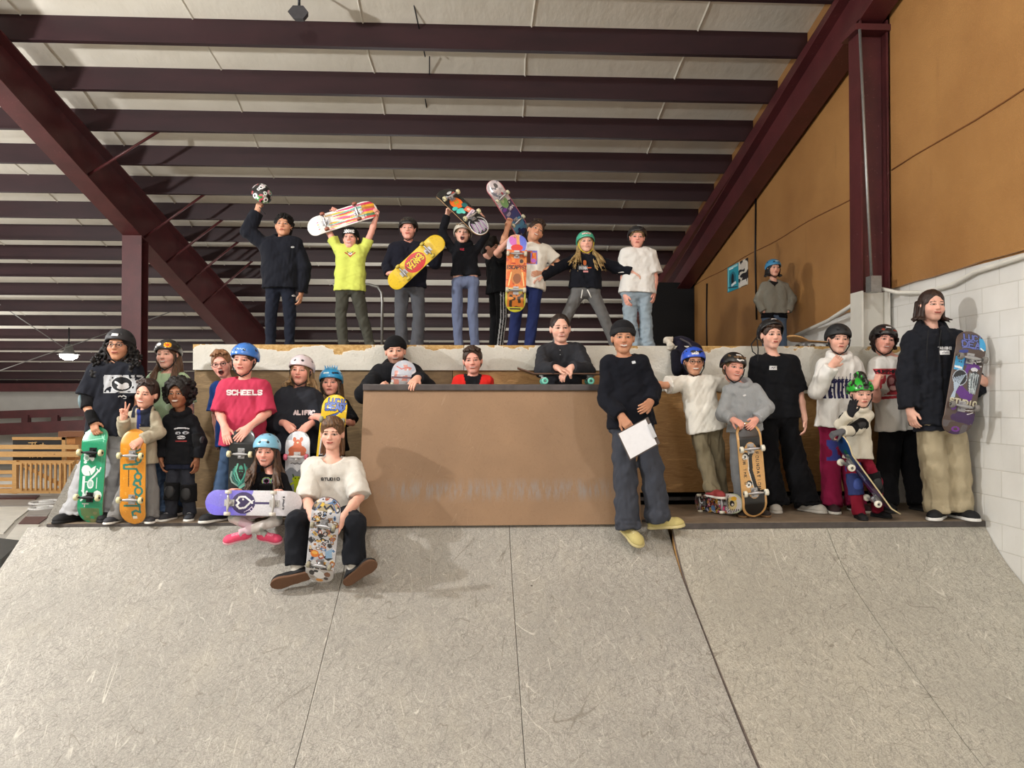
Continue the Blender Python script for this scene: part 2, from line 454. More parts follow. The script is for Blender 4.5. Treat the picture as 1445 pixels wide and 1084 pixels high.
def face_paint(V, C, c0, HF, k, skin, sp):
    l = (V-c0) @ HF.T / k; x, f, u = l[:, 0], l[:, 1], l[:, 2]; ax_ = np.abs(x)
    sk = srgb(skin); front = (f > .03) & (np.abs(u) < .14) & (ax_ < .085)
    # cheeks, nose tip
    for cx, cz, rr, am in ((.042, -.03, .024, .35), (0, -.028, .014, .25)):
        w = np.exp(-((ax_-cx)**2+(u-cz)**2)/rr**2)*am*front
        C += w[:, None]*(sk*np.array([1.02, .72, .70])-C)
    mth = sp.get('mouth', 'smile'); lip = sk*np.array([.72, .36, .36]); dark = srgb((70, 25, 25)); teeth = srgb((212, 202, 190))
    cu = -.060+(7.5*x*x if mth in ('smile', 'grin', 'closed_smile') else 0*x)
    lw = .026 if mth != 'flat' else .021
    prof = np.sqrt(np.clip(1-(ax_/lw)**2, 0, 1)); du = u-cu; m = front & (ax_ < lw)
    if mth == 'open':
        e = ((x/.021)**2+((u+.068)/.024)**2); C[front & (e < 1.5)] = lip; C[front & (e < 1)] = dark
        C[front & (e < 1) & (u > -.053)] = teeth
    else:
        t = {'smile': .0095, 'grin': .0120, 'closed_smile': .0062, 'flat': .0062}[mth]
        C[m & (np.abs(du) < t*prof+.0015)] = lip*np.array([.85, .75, .75])
        if mth in ('smile', 'grin'): C[m & (np.abs(du) < (t-.0058)*prof)] = teeth
        else: C[m & (np.abs(du) < .0016)] = dark*1.4
    eye = sp.get('eyes', 'open'); oh = .0056 if eye == 'open' else .0045
    for sx in (-1, 1):
        ex = x-sx*.0315; e = (ex/.0145)**2+((u-.002)/oh)**2
        C[front & (e < 2.1)] = sk*.40
        C[front & (e < 1)] = srgb((196, 186, 178))
        C[front & (e < 1) & (ex**2+(u-.002)**2 < .0078**2)] = srgb(sp.get('iris', (45, 32, 25)))
        b = np.abs(u-(.0235-3.2*(ax_-.030)**2-.10*np.maximum(ax_-.03, 0))) < .0034
        C[front & b & (ax_ > .013) & (ax_ < .050)] = srgb(sp.get('brow', sp.get('haircol', (50, 35, 28))))*.9+sk*.1
    st = sp.get('stubble', 0)
    if st:
        w = st*(front & (u < -.035))*np.clip((-.035-u)/.03, 0, 1); C += w[:, None]*(srgb((75, 55, 45))-C)
    return C

def hand_sdf(F, wr, d, pn, thumb, k, style, bx=None):
    """wr wrist, d pointing direction, pn palm normal, thumb = +1/-1 side, k scale (1 = adult)"""
    d = nrm(d); pn = nrm(np.asarray(pn, float)-d*np.dot(pn, d)); s = np.cross(d, pn)*thumb
    w = np.asarray(wr, float)
    pal = .088*k
    cu = {'relax': (18, 28, 20), 'flat': (4, 8, 5), 'grip': (55, 60, 40), 'over': (25, 55, 35), 'fist': (80, 95, 60), 'peace': (6, 6, 4), 'thumb': (80, 95, 60)}[style]
    for o in (-1.2, -.4, .4, 1.2):
        F.cap(w+s*o*.010*k, w+d*pal*.86+s*o*.0195*k, .0165*k, .0145*k, k=.014*k, flat=(pn, .8))
    F.cap(w-d*.02*k, w+d*.03*k, .024*k, .024*k, k=.02*k, flat=(pn, .75))
    for i, (o, ln) in enumerate(((1.5, .074), (.5, .082), (-.5, .077), (-1.5, .060))):   # index first (thumb side)
        c3 = cu
        if style == 'peace' and i >= 2: c3 = (85, 95, 60)
        sp = (1.5-i)*0 + o*(.05 if style != 'peace' else (.16 if i < 2 else .0))
        if style == 'peace' and i < 2: sp = .28 if i == 0 else -.02
        q = w+d*pal*.93+s*o*.0172*k; dd = nrm(d+s*sp); ang = 0
        for j, (fr, cr) in enumerate(zip((.46, .30, .24), c3)):
            ang += math.radians(cr); v = dd*math.cos(ang)+pn*math.sin(ang); e = q+v*ln*fr*k
            F.cap(q, e, (.0092-.0009*j)*k, (.0084-.0009*j)*k, k=.003*k); q = e
    q = w+d*.022*k+s*.022*k
    if style == 'thumb': v1 = v2 = s
    elif style in ('fist', 'peace'): v1 = nrm(d*.6+s*.35+pn*.7); v2 = nrm(d*.35-s*.7+pn*.5)
    elif style in ('grip', 'over'): v1 = nrm(d*.6+s*.45+pn*.7); v2 = nrm(d*.6-s*.0+pn*.8)
    else: v1 = nrm(d*.75+s*.65+pn*.25); v2 = nrm(d*.95+s*.22+pn*.2)
    e = q+v1*.042*k; F.cap(q, e, .0145*k, .0105*k, k=.012*k); F.cap(e, e+v2*.032*k, .0105*k, .0088*k, k=.004*k)

def shoe(parent, ank, toe, up, k, col, sole=(225, 222, 215), high=False, lace=None):
    toe = nrm(toe); up = nrm(np.asarray(up, float)-toe*np.dot(up, toe)); sd = np.cross(toe, up)
    b = np.asarray(ank, float)-up*.078*k          # point on the ground under the ankle
    heel = b-toe*.055*k; tip = b+toe*.175*k
    allp = np.stack([heel, tip, ank]); lo = allp.min(0)-.09*k; hi = allp.max(0)+.09*k
    F = Field(lo, hi, .0058*max(k, .8)); R = np.stack([sd, toe, up])
    F.cap(heel+up*.030*k, tip-toe*.05*k+up*.03*k, .036*k, .046*k, k=.0, flat=(up, .95)); F.ell(tip-toe*.055*k+up*.028*k, R, (.048*k, .07*k, .034*k), k=.02)
    F.cap(b-toe*.02*k+up*.04*k, b+toe*.07*k+up*.045*k, .042*k, .032*k, k=.025)
    F.cap(b-toe*.02*k+up*.04*k, b-toe*.018*k+up*(.13 if high else .088)*k, .043*k, .042*k, k=.02, cut=1.0)
    F.plane(b+up*.020*k, -up)
    def paint(V):
        C = np.tile(srgb(col), (len(V), 1)); l = (V-b)@R.T/k
        if lace is not None:
            m = (np.abs(l[:, 0]) < .02) & (l[:, 1] > .02) & (l[:, 1] < .10) & (np.sin(l[:, 1]*420) > .2) & (l[:, 2] > .05); C[m] = srgb(lace)
        return C
    o = put_sdf('shoe', F, M_RUBBER, parent, paint)
    F = Field(lo, hi, .0058*max(k, .8))
    F.cap(heel, tip-toe*.045*k, .041*k, .050*k, k=0); F.ell(tip-toe*.055*k, R, (.053*k, .075*k, .05*k), k=.02)
    F.plane(b+up*.026*k, up); F.plane(b, -up)
    if o: put_sdf('sole', F, M_RUBBER, o, srgb(sole))
    return o

def lerp(a, b, t): return a+(b-a)*t

def helmet(parent, c0, HF, k, col, matte=False, strap=(22, 22, 24), decals=(), back=0., fit=1.0, paint=None, fin=None, name='helmet', straps=True, rimcol=None, vents=True):
    """back: degrees the shell is tipped backwards"""
    a = math.radians(back); r0, f0, u0 = HF
    f1 = f0*math.cos(a)+u0*math.sin(a); u1 = u0*math.cos(a)-f0*math.sin(a); R = np.stack([r0, f1, u1])
    c = c0+(u0*.036-f0*.012)*k; q = k*fit
    F = Field(c-.19*q, c+.19*q, .0058*q)
    F.ell(c, R, (.108*q, .130*q, .104*q), k=0)
    F.ell(c-f1*.045*q-u1*.03*q, R, (.098*q, .088*q, .09*q), k=.03*q)
    # brim line: higher in front, lower behind the ears
    X, Y, Z = F.ax[0][:, None, None]-c[0], F.ax[1][None, :, None]-c[1], F.ax[2][None, None, :]-c[2]
    lf = X*f1[0]+Y*f1[1]+Z*f1[2]; lu = X*u1[0]+Y*u1[1]+Z*u1[2]; lr = X*r0[0]+Y*r0[1]+Z*r0[2]
    brim = np.where(lf > .0, -.030*q+.30*lf, -.030*q+.30*lf*np.exp(-np.abs(lf)/.06/q))-.020*q*np.exp(-((lf+.045*q)/.03/q)**2)+(.004*q)
    F.F = np.maximum(F.F, (brim-lu).astype(np.float32))
    inner = Field(c-.19*q, c+.19*q, .0058*q); inner.ell(c-u1*.008*q, R, (.094*q, .116*q, .092*q), k=0)
    F.F = np.maximum(F.F, -inner.F)
    vp = [(.034, .108, .052), (-.034, .108, .052), (.03, .03, .105), (-.03, .03, .105), (.03, -.04, .10), (-.03, -.04, .10), (.095, .02, .045), (-.095, .02, .045), (.09, -.05, .04), (-.09, -.05, .04)]
    vw = [c+(r0*p[0]+f1*p[1]+u1*p[2])*q for p in vp]
    if vents:
        for v in vw: F.ell(v, R, (.012*q, .012*q, .009*q), k=.002, op='sub')
    if fin: fin(F, c, R, q)
    base = srgb(col)
    def pc(V):
        C = np.tile(base, (len(V), 1))
        if paint is not None: C = paint(V, (V-c)@R.T/q, C)
        d = (V-c)@R.T/q
        inn = ((d[:, 0]/.098)**2+(d[:, 1]/.12)**2+((d[:, 2]+.008)/.096)**2) < 1.0
        C[inn] = srgb((18, 18, 20))
        if vents:
            for v in vw: C[np.linalg.norm(V-v, axis=1) < .0125*q] = srgb((12, 12, 14))
        return C
    o = put_sdf(name, F, M_MATTE if matte else M_SHELL, parent, pc)
    if straps:
        m = MB()
        for s in (-1, 1):
            pts = [c0+(r0*s*.090+f0*.030+u0*.0)*k, c0+(r0*s*.083+f0*.034-u0*.055)*k, c0+(r0*s*.052+f0*.045-u0*.105)*k, c0+(f0*.060-u0*.134)*k]
            m.tube(pts, .0052*k, 6)
            m.tube([c0+(r0*s*.088-f0*.035)*k, c0+(r0*s*.083+f0*.025-u0*.05)*k], .0045*k, 6)
        m.build('strap', flat_mat('strap_%d_%d_%d' % strap, strap, .8), o)
    for (x, z, w, h, pf) in decals:
        d = nrm(f1*1.0+r0*x*6+u1*max(z, 0)*5)
        cc = c+(r0*x+u1*z+f1*math.sqrt(max(.02, 1-(x/.108)**2-(z/.104)**2))*.13)*q
        decal('sticker', o, cc, w*q, h*q, pf, o, up=u1, inward=-d, res=.0035, off=.002, mat=M_PRINT)
    return o

def white_tag(P): P.rect(0, 0, 1, 1, (235, 235, 232)); P.line([(-.022, -.004), (-.012, .005), (-.004, -.004), (.006, .004), (.02, -.003)], .0018, (60, 60, 80))

def hair(parent, c0, HF, k, kind, col, neck=None, seed=0, sp=None, helm=False, col2=None):
    r0, f0, u0 = HF; R = HF; P = lambda x, f, u: c0+(r0*x+f0*f+u0*u)*k
    rg = np.random.default_rng(seed); ext = {'long': .46, 'curly_long': .42, 'afro': .22, 'pony': .2, 'shoulder': .26, 'mullet': .24}.get(kind, .17)*k
    F = Field(c0-np.array([ext*.8, ext*.8, ext]), c0+np.array([ext*.8, ext*.8, .19*k]), .0062*k)
    sz = 0 if helm else 1
    if kind in ('short', 'buzz', 'slick', 'mop', 'bowl', 'mullet', 'pony'):
        g = {'short': .013, 'buzz': .005, 'slick': .005, 'mop': .024, 'bowl': .018, 'mullet': .013, 'pony': .005}[kind]
        if helm: g = min(g, .008)
        F.ell(P(0, -.012, .034), R, np.array((.080+g*.6, .100+g*.6, .088+g))*k, k=0)
        F.ell(P(0, -.045, -.015), R, np.array((.074+g*.6, .062, .075))*k, k=.02*k)
        hl = {'short': .076, 'buzz': .07, 'slick': .090, 'mop': .058, 'bowl': .042, 'mullet': .056, 'pony': .07}[kind]
        F.ell(P(0, .105, -.045), R, np.array((.076, .095, hl+.045))*k, k=.006*k, op='sub')
        for s in (-1, 1): F.ell(P(s*.085, .02, -.035), R, np.array((.03, .035, .045))*k, k=.006*k, op='sub')
        if kind in ('short', 'mop', 'bowl', 'mullet'):
            n = 46 if kind != 'short' else 30
            for i in range(n):
                a = rg.uniform(-1.25, 1.25); s0 = rg.uniform(.1, .55)
                dx = math.sin(a); q0 = P(dx*.055*s0, .03+.03*math.cos(a), .115+g*.6) if not helm else P(dx*.06, .035+.035*math.cos(a), .078); q1 = P(dx*.082, .02+.075*math.cos(a), hl+.012+rg.uniform(-.006, .014))
                F.cap(q0, q1, .012*k, .006*k, k=.004)
        if kind == 'mullet':
            for i in range(26):
                x = rg.uniform(-.075, .075); F.cap(P(x, -.03, -.02), P(x*1.15, -.02+rg.uniform(-.02, .01), -.13-rg.uniform(0, .04)), .014*k, .007*k, k=.006)
        if kind == 'pony': F.cap(P(0, -.10, .05), P(0, -.13, -.08), .025*k, .012*k, k=.01)
    if kind in ('long', 'shoulder', 'curly_long', 'afro', 'curly'):
        F.ell(P(0, -.014, .036), R, np.array((.088, .104, .094))*(1.22 if kind == 'afro' else 1)*k, k=0)
        F.ell(P(0, -.04, -.03), R, np.array((.086, .07, .09))*k, k=.03*k)
        F.ell(P(0, .105, -.05), R, np.array((.066, .095, .122))*k, k=.006*k, op='sub')
        if kind in ('long', 'shoulder'):
            ln = (.36 if kind == 'long' else .15)
            for i in range(64 if kind == 'long' else 44):
                s = -1 if i % 2 else 1; b = rg.uniform(0, 1); x = s*(.070+.020*b)
                f = .035-.10*b; e = ln*rg.uniform(.75, 1.05)
                q0 = P(x*.9, f, .03); q1 = P(x*1.08, f*.9, -.09)
                F.cap(q0, q1, .013*k, .012*k, k=.005)
                spd = (sp or {}).get('spread', 0)*rg.uniform(0, 1)
                q2 = q1+np.array([s*(.012+spd)+rg.normal()*.012, -.012-.03*(b < .5), -max(e-.12, .02)])*k
                if kind == 'long' and b < .65: q2 += np.array([0, -.05-.05*(spd > 0), 0])*k
                mid = lerp(q1, q2, .5)+np.array([rg.normal()*.01, rg.normal()*.006, 0])*k
                F.cap(q1, mid, .012*k, .010*k, k=.005); F.cap(mid, q2, .010*k, .005*k, k=.004)
        if kind in ('curly_long', 'afro', 'curly'):
            n = {'curly_long': 620, 'afro': 650, 'curly': 240}[kind]
            for i in range(n):
                v = nrm(rg.normal(size=3)); 
                if kind == 'afro':
                    if v[1] > .35 and v[2] < .45: continue
                    rad = rg.uniform(.86, 1.06); q = P(v[0]*.130*rad, -.02+v[1]*.118*rad, .02+v[2]*.128*rad); rr = rg.uniform(.009, .017)
                elif kind == 'curly':
                    if v[1] > .30 and v[2] < .30: continue
                    if helm and v[2] > .42: continue
                    q = P(v[0]*.092, -.012+v[1]*.108, .03+v[2]*.10); rr = rg.uniform(.009, .015)
                else:
                    b = rg.uniform(0, 1); s = -1 if i % 2 else 1; u = .06-.36*b; wd = .070+.095*min(1, b*2.2)*rg.uniform(.2, 1.1)
                    q = P(s*wd, rg.uniform(-.06, .03)+.055*(b > .45), u); rr = rg.uniform(.009, .016)
                    if b > .5 and rg.random() < .35: q = P(s*.05*rg.uniform(.6, 1.8), .05, u)
                F.ell(q, R, np.array((rr, rr, rr))*k, k=.004)
    if helm and kind == 'curly':
        for i in range(46): F.ell(P(rg.uniform(-.075, .075), .088-rg.uniform(0, .012), .062-rg.uniform(0, .035)), R, np.array((.011, .011, .012))*k, k=.004)
        for i in range(60): F.ell(P(math.copysign(.088+rg.uniform(0, .012), i % 2-.5), rg.uniform(-.03, .05), rg.uniform(-.06, .03)), R, np.array((.013, .013, .013))*k, k=.004)
    for (x, f, u, r_, l_) in (sp or {}).get('bunch', ()):
        for i in range(26):
            a = rg.uniform(0, 2*PI); d = rg.uniform(.3, 1)*r_; q0 = P(x+d*.6*math.cos(a), f+d*.5*math.sin(a), u); F.cap(q0, q0+(r0*math.copysign(.03, x)*rg.uniform(.2, 1.2)+f0*.01-u0*l_*rg.uniform(.7, 1.05))*k+np.array([math.cos(a)*d*.7, math.sin(a)*d*.4, 0])*k, .016*k, .008*k, k=.006)
    F.folds(.0035*k, 90, seed, (1, 1, .35 if 'curl' not in kind and kind != 'afro' else 1))
    c1 = srgb(col); c2 = srgb(col2) if col2 else c1*.55
    def pc(V):
        n = np.sin(V[:, 0]*260+np.sin(V[:, 2]*30)*2+V[:, 1]*190)*.5+.5
        return c1*(1-n[:, None]*.7)+c2*n[:, None]*.7
    return put_sdf('hair', F, M_CURL if kind in ('afro', 'curly', 'curly_long') else M_HAIR, parent, pc)

def beanie(parent, c0, HF, k, col, cuff=None, tall=0., lab='knit beanie'):
    r0, f0, u0 = HF; P = lambda x, f, u: c0+(r0*x+f0*f+u0*u)*k
    F = Field(c0-.2*k, c0+.24*k, .0058*k)
    F.ell(P(0, -.014, .045), HF, np.array((.094, .112, .095+tall))*k, k=0)
    F.plane(P(0, .09, .040), -u0*1.0-f0*.0+f0*.28)
    o = put_sdf('beanie', F, M_CLOTH, parent, srgb(col))
    F = Field(c0-.2*k, c0+.24*k, .0058*k)
    F.ell(P(0, -.014, .052), HF, np.array((.100, .118, .10))*k, k=0)
    F.plane(P(0, .09, .034), -u0+f0*.28); F.plane(P(0, .09, .074), u0-f0*.28)
    put_sdf('cuff', F, M_CLOTH, o, srgb(cuff or col)); return o

def glasses(parent, c0, HF, k, col=(25, 20, 20)):
    r0, f0, u0 = HF; m = MB(); P = lambda x, f, u: c0+(r0*x+f0*f+u0*u)*k
    for s in (-1, 1):
        m.tube([P(s*.033+.023*math.cos(a), .106, .0+.018*math.sin(a)) for a in np.linspace(0, 2*PI, 19)], .0022*k, 6, False)
        m.tube([P(s*.056, .105, .004), P(s*.080, .07, .006), P(s*.082, 0, .004)], .0022*k, 6)
    m.tube([P(-.010, .107, .003), P(0, .110, .006), P(.010, .107, .003)], .0022*k, 6)
    m.build('glasses', flat_mat('glasses_frame_%d' % col[0], col, .4), parent, 0)

def person(sp):
    """sp: dict. pixel joints are turned into places at distance D (+dy)."""
    D = sp['D']; k = sp.get('k', 1.0)      # k: limb size (1 = 1.75 m adult)
    w = sp.get('w', 1.0)*k                 # girth
    g = sp.get('z', 0.0)
    J = {}
    def pt(v):
        dy = v[2] if len(v) > 2 else 0.0; return at(v[0], v[1], D+dy)
    for n in ('sh', 'el', 'wr', 'tip', 'hip', 'kn'):
        J[n] = [pt(v) for v in sp[n]]
    J['an'] = []
    for v in sp['an']:     # (px, dy) on the ground, or (px, py, dy) free
        J['an'].append(pt(v) if len(v) == 3 else atz(v[0], g+.080*k, D+v[1]))
    toes = sp.get('toe', ((-.25, -1, 0), (.25, -1, 0))); ups = sp.get('up', ((0, 0, 1), (0, 0, 1)))
    hd = pt(sp['head']); hh = sp.get('hh', .225*(.35+.65*k))*1.03; hk = hh/.235
    HF = head_frame(*sp.get('rot', (0, 0, 0)))
    shm = (J['sh'][0]+J['sh'][1])/2; hpm = (J['hip'][0]+J['hip'][1])/2
    neck = shm+nrm(shm-hpm)*.035*k; bodyfwd = nrm(np.cross(J['sh'][1]-J['sh'][0], nrm(shm-hpm)))   # towards the back
    if abs(bodyfwd[1]) > .2 and bodyfwd[1] < 0: bodyfwd = -bodyfwd
    back = bodyfwd; sw = np.linalg.norm(J['sh'][1]-J['sh'][0])/2
    sw = max(sw, .13*k)
    J['neck'] = neck; J['shm'] = shm; J['hpm'] = hpm
    skin = SK[sp.get('skin', 'fair')] if isinstance(sp.get('skin', 'fair'), str) else sp['skin']
    pts = np.array([hd+[0, 0, .14*hk], *J['sh'], *J['el'], *J['wr'], *J['tip'], *J['hip'], *J['kn'], *J['an']])
    for i in (0, 1): pts = np.vstack([pts, J['an'][i]+nrm(toes[i])*.17*k])
    lo = pts.min(0)-.13*k; hi = pts.max(0)+.13*k
    bands = [(hd-.135*hk, hd+.135*hk, .0040*hk)]
    for i in (0, 1):
        if sp.get('style', ('relax', 'relax'))[i]:
            m = (J['wr'][i]+J['tip'][i])/2; bands.append((m-.085*k, m+.085*k, .0048*max(k, .75)))
    F = Field(lo, hi, .0095*max(k, .8), bands)
    # torso
    def torso(F, g_, low=0., hemext=0.):
        tr = .60*sw; A, B = J['sh']; HA, HB = J['hip']
        iA, iB = lerp(A, B, .27), lerp(B, A, .27); up = nrm(shm-hpm); iA = iA-up*.05*k; iB = iB-up*.05*k
        hA, hB = lerp(HA, hpm, .05), lerp(HB, hpm, .05)
        wst = lerp(shm, hpm, .62); belly = sp.get('belly', 0)*k
        F.cap(iA, lerp(iA, hA, .6), tr*w/k+g_, tr*.93*w/k+g_, k=.05*k, flat=(back, .92)); F.cap(iB, lerp(iB, hB, .6), tr*w/k+g_, tr*.93*w/k+g_, k=.05*k, flat=(back, .92))
        F.cap(lerp(iA, hA, .6), hA+up*(-low), tr*.93*w/k+g_, .092*w+g_, k=.05*k, flat=(back, 1.)); F.cap(lerp(iB, hB, .6), hB+up*(-low), tr*.93*w/k+g_, .092*w+g_, k=.05*k, flat=(back, 1.))
        if belly: F.cap(wst-back*belly*.5, lerp(wst, hpm, .6)-back*belly*.6, .10*w+g_, .10*w+g_, k=.06*k)
        F.cap(lerp(A, shm, .1), lerp(B, shm, .1), .054*w+g_*.8, .054*w+g_*.8, k=.06*k)
        F.cap(neck-up*.004*k, lerp(shm, A, .7)-up*.005, .052*w+g_*.6, .045*w+g_*.6, k=.04*k); F.cap(neck-up*.004*k, lerp(shm, B, .7)-up*.005, .052*w+g_*.6, .045*w+g_*.6, k=.04*k)
    torso(F, 0)
    # neck and head
    F.cap(neck-nrm(shm-hpm)*.02*k, hd+(-HF[1]*.025-HF[2]*.075)*hk, .052*k*w/k, .050*hk, k=.02*k)
    F.ell(hd+(-HF[1]*.012+HF[2]*.030)*hk, HF, np.array((.076+.004*sp.get('chub', .55), .098, .088))*hk, k=.01)
    F.ell(hd+(HF[1]*.022-HF[2]*.032)*hk, HF, np.array((.063+.009*sp.get('chub', .55), .074, .083))*hk, k=.02*hk)
    hp = lambda x, f, u: hd+(HF[0]*x+HF[1]*f+HF[2]*u)*hk
    F.cap(hp(-.012, .066, -.096), hp(.012, .066, -.096), .017*hk, k=.03*hk)
    for s in (-1, 1):
        F.ell(hp(s*.037, .062, -.028), HF, np.array((.024+.006*sp.get('chub', .55), .022, .024))*hk, k=.025*hk)
        F.ell(hp(s*.0315, .108, .003), HF, np.array((.017, .020, .013))*hk, k=.014*hk, op='sub')
        F.ell(hp(s*.0315, .077, .002), HF, np.array((.0145, .0145, .0115))*hk, k=.004*hk)
        F.ell(hp(s*.079, -.005, -.005), HF, np.array((.011, .021, .031))*hk, k=.006*hk)
        F.ell(hp(s*.010, .098, -.030), HF, np.array((.0085, .010, .0075))*hk, k=.008*hk)
    F.cap(hp(-.034, .084, .023), hp(.034, .084, .023), .0115*hk, k=.022*hk)
    F.cap(hp(0, .088, .012), hp(0, .108, -.026), .0075*hk, .0100*hk, k=.012*hk)
    F.cap(hp(-.017, .090, -.060), hp(.017, .090, -.060), .0085*hk, k=.012*hk)
    if sp.get('mouth') == 'open': F.ell(hp(0, .108, -.068), HF, np.array((.017, .02, .020))*hk, k=.006*hk, op='sub')
    # arms
    sty = sp.get('style', ('relax', 'relax')); pns = sp.get('palm', ((0, 1, 0), (0, 1, 0))); th = sp.get('thumb', (1, -1))
    for i in (0, 1):
        F.cap(J['sh'][i], J['el'][i], .050*w, .040*w, k=.03*k); F.cap(J['el'][i], lerp(J['el'][i], J['wr'][i], .35), .040*w, .040*w, k=.015*k)
        F.cap(lerp(J['el'][i], J['wr'][i], .35), J['wr'][i], .040*w, .027*k, k=.02*k)
        if sty[i]:
            hk_ = sp.get('hs', 1.0)*(.25+.75*k); hand_sdf(F, J['wr'][i], J['tip'][i]-J['wr'][i], pns[i], th[i], hk_, sty[i])
        # legs and feet
        F.cap(J['hip'][i], J['kn'][i], .082*w, .056*w, k=.03*k); c2 = lerp(J['kn'][i], J['an'][i], .3)
        F.cap(J['kn'][i], c2, .054*w, .056*w, k=.02*k); F.cap(c2, J['an'][i], .055*w, .036*k, k=.02*k)
        t = nrm(toes[i]); u = nrm(np.asarray(ups[i], float)-t*np.dot(ups[i], t)); a = J['an'][i]
        F.cap(a-u*.03*k-t*.03*k, a-u*.048*k+t*.11*k, .028*k, .022*k, k=.03*k)
    def skinpaint(V):
        C = np.tile(srgb(skin), (len(V), 1)); near = np.linalg.norm(V-hd, axis=1) < .16*hk
        if near.any():
            c = C[near].copy(); C[near] = face_paint(V[near], c, hd, HF, hk, skin, sp)
        return C
    V, Q = F.mesh()
    body = mesh_np('person', V, Q, M_SKIN, None, vcol=skinpaint(V))
    tag(body, sp['label'], 'person', sp.get('group'))
    body['_k'] = k
    h_c = .0082*max(k, .8)
    # ---------------- trousers
    tc = sp.get('pants')
    if tc:
        bag = sp.get('bag', .012)*.55; ank = sp.get('cuff', .055)*k*.88; kn = sp.get('kneer', .062)*k*.93
        F = Field(lo, np.array([hi[0], hi[1], max(J['hip'][0][2], J['hip'][1][2], J['kn'][0][2], J['kn'][1][2])+.22*k]), h_c)
        up = nrm(shm-hpm); wl = sp.get('waist', .015)*k
        F.cap(J['hip'][0]+up*.01, J['hip'][1]+up*.01, .098*w+bag, k=.0)
        F.cap(lerp(J['hip'][0], hpm, .25)+up*.02, lerp(J['hip'][0], hpm, .25)+up*max(wl, .02), .085*w+bag*.5, .08*w+bag*.5, k=.03); F.cap(lerp(J['hip'][1], hpm, .25)+up*.02, lerp(J['hip'][1], hpm, .25)+up*max(wl, .02), .085*w+bag*.5, .08*w+bag*.5, k=.03)
        F.plane(hpm+up*wl, up)
        for i in (0, 1):
            K_, A_ = J['kn'][i], J['an'][i]; dl = nrm(A_-K_)
            end = A_-dl*sp.get('short', -.025)*k
            F.cap(J['hip'][i], K_, .080*w+bag, kn+bag, k=.022*k); F.cap(K_, end, kn+bag, ank+bag*.8, k=.012*k, cut=1.0)
            if sp.get('stack', 1):
                for q in range(3):
                    cc = lerp(K_, end, .80+.075*q); rr = (ank+bag*.8)*(1.02+.04*(q % 2)); F.ell(cc+np.array([0, 0, 0]), np.eye(3), (rr, rr, .02*k), k=.02*k)
        F.folds(sp.get('fold', .0065)*k*.95, 52/k**.5, sp.get('seed', 1)+5, (.9, .8, .62))
        pc = sp.get('pantspaint')
        o = put_sdf('trousers', F, M_CLOTH, body, (lambda V: pc(V, J, k)) if pc else srgb(tc))
        if sp.get('pdec'):
            for (px, py, ww, hw, fn) in sp['pdec']: decal('trouser_print', o, at(px, py, D), ww, hw, fn, o, res=.004)
        J['trousers'] = o
    # ---------------- shirt
    def garment(nm, col, m_, sleeve, hem, loose, neckr, paint=None, sr=.058, hood=False, cuffs=False, seed=0, collar=None, amp=None):
        zl = min([hpm[2]-(hem+.12)*k]+([J['wr'][0][2]-.08, J['wr'][1][2]-.08] if sleeve >= 1 else [J['el'][0][2]-.05, J['el'][1][2]-.05]))
        F = Field(np.array([lo[0]-.03, lo[1]-.03, zl]), hi+.02, h_c)
        up = nrm(shm-hpm)
        torso(F, m_+loose*.3, low=hem*k, hemext=0)
        # fullness at the lower half
        for hA in J['hip']:
            q = lerp(hA, hpm, .10); F.cap(lerp(lerp(hA, shm, .8), hpm, .05), q-up*hem*k, .05*w+m_, max(.088*w+m_+loose, .098*w+sp.get('bag', .012)*.5+.010), k=.06*k)
        F.plane(hpm-up*hem*k, -up, k=.0)
        for i in (0, 1):
            A, E, Wd = J['sh'][i], J['el'][i], J['wr'][i]
            if sleeve <= 0: continue
            if sleeve < 1:
                e = lerp(A, E, min(sleeve*1.35, .98)); F.cap(A, e, sr*w+m_*.8, sr*w*1.0+m_+loose*.5, k=.03*k, cut=1.)
            else:
                lw = lerp(E, Wd, sp.get('slv', .97)); F.cap(A, E, sr*w+m_*.8, sr*.86*w+m_+loose*.4, k=.03*k); F.cap(E, lw, sr*.86*w+m_+loose*.4, .036*k+m_+loose*.25, k=.015*k, cut=1.)
                if cuffs: F.cap(lerp(E, lw, .93), lw, .034*k+m_*.9, .033*k+m_*.9, k=.004, cut=1.)
        if hood:
            ring = [neck+(-back*.060*math.cos(a)+nrm(J['sh'][1]-J['sh'][0])*.085*math.sin(a))*k+up*(.050-.034*math.cos(a))*k for a in np.linspace(0, 2*PI, 15)]
            for a, b in zip(ring[:-1], ring[1:]): F.cap(a, b, .035*k, k=.010*k)
            F.ell(neck+back*.085*k+up*.02*k, np.eye(3), np.array((.105, .055, .08))*k, k=.03*k)
        F.folds((amp if amp is not None else .0068)*k, 46/k**.5, sp.get('seed', 1)+seed, (1, .8, .75))
        if hood is False:
            F.ell(neck+up*.046*k-back*.012*k, np.stack([nrm(J['sh'][1]-J['sh'][0]), back, up]), np.array((neckr, neckr*.95, neckr*.72))*k, k=.006*k, op='sub')
        else:
            F.cap(neck-back*.015*k+up*.03*k, neck+up*.17*k-back*.02*k, .052*k, .062*k, k=.006*k, op='sub')
        o = put_sdf(nm, F, M_CLOTH, body, (lambda V: paint(V, J, k)) if paint else srgb(col))
        return o
    if sp.get('under'):
        u = sp['under']; garment(u.get('name', 'undershirt'), u['col'], .008, u.get('sleeve', 0), u['hem'], .004, .075, sr=.052, seed=3)
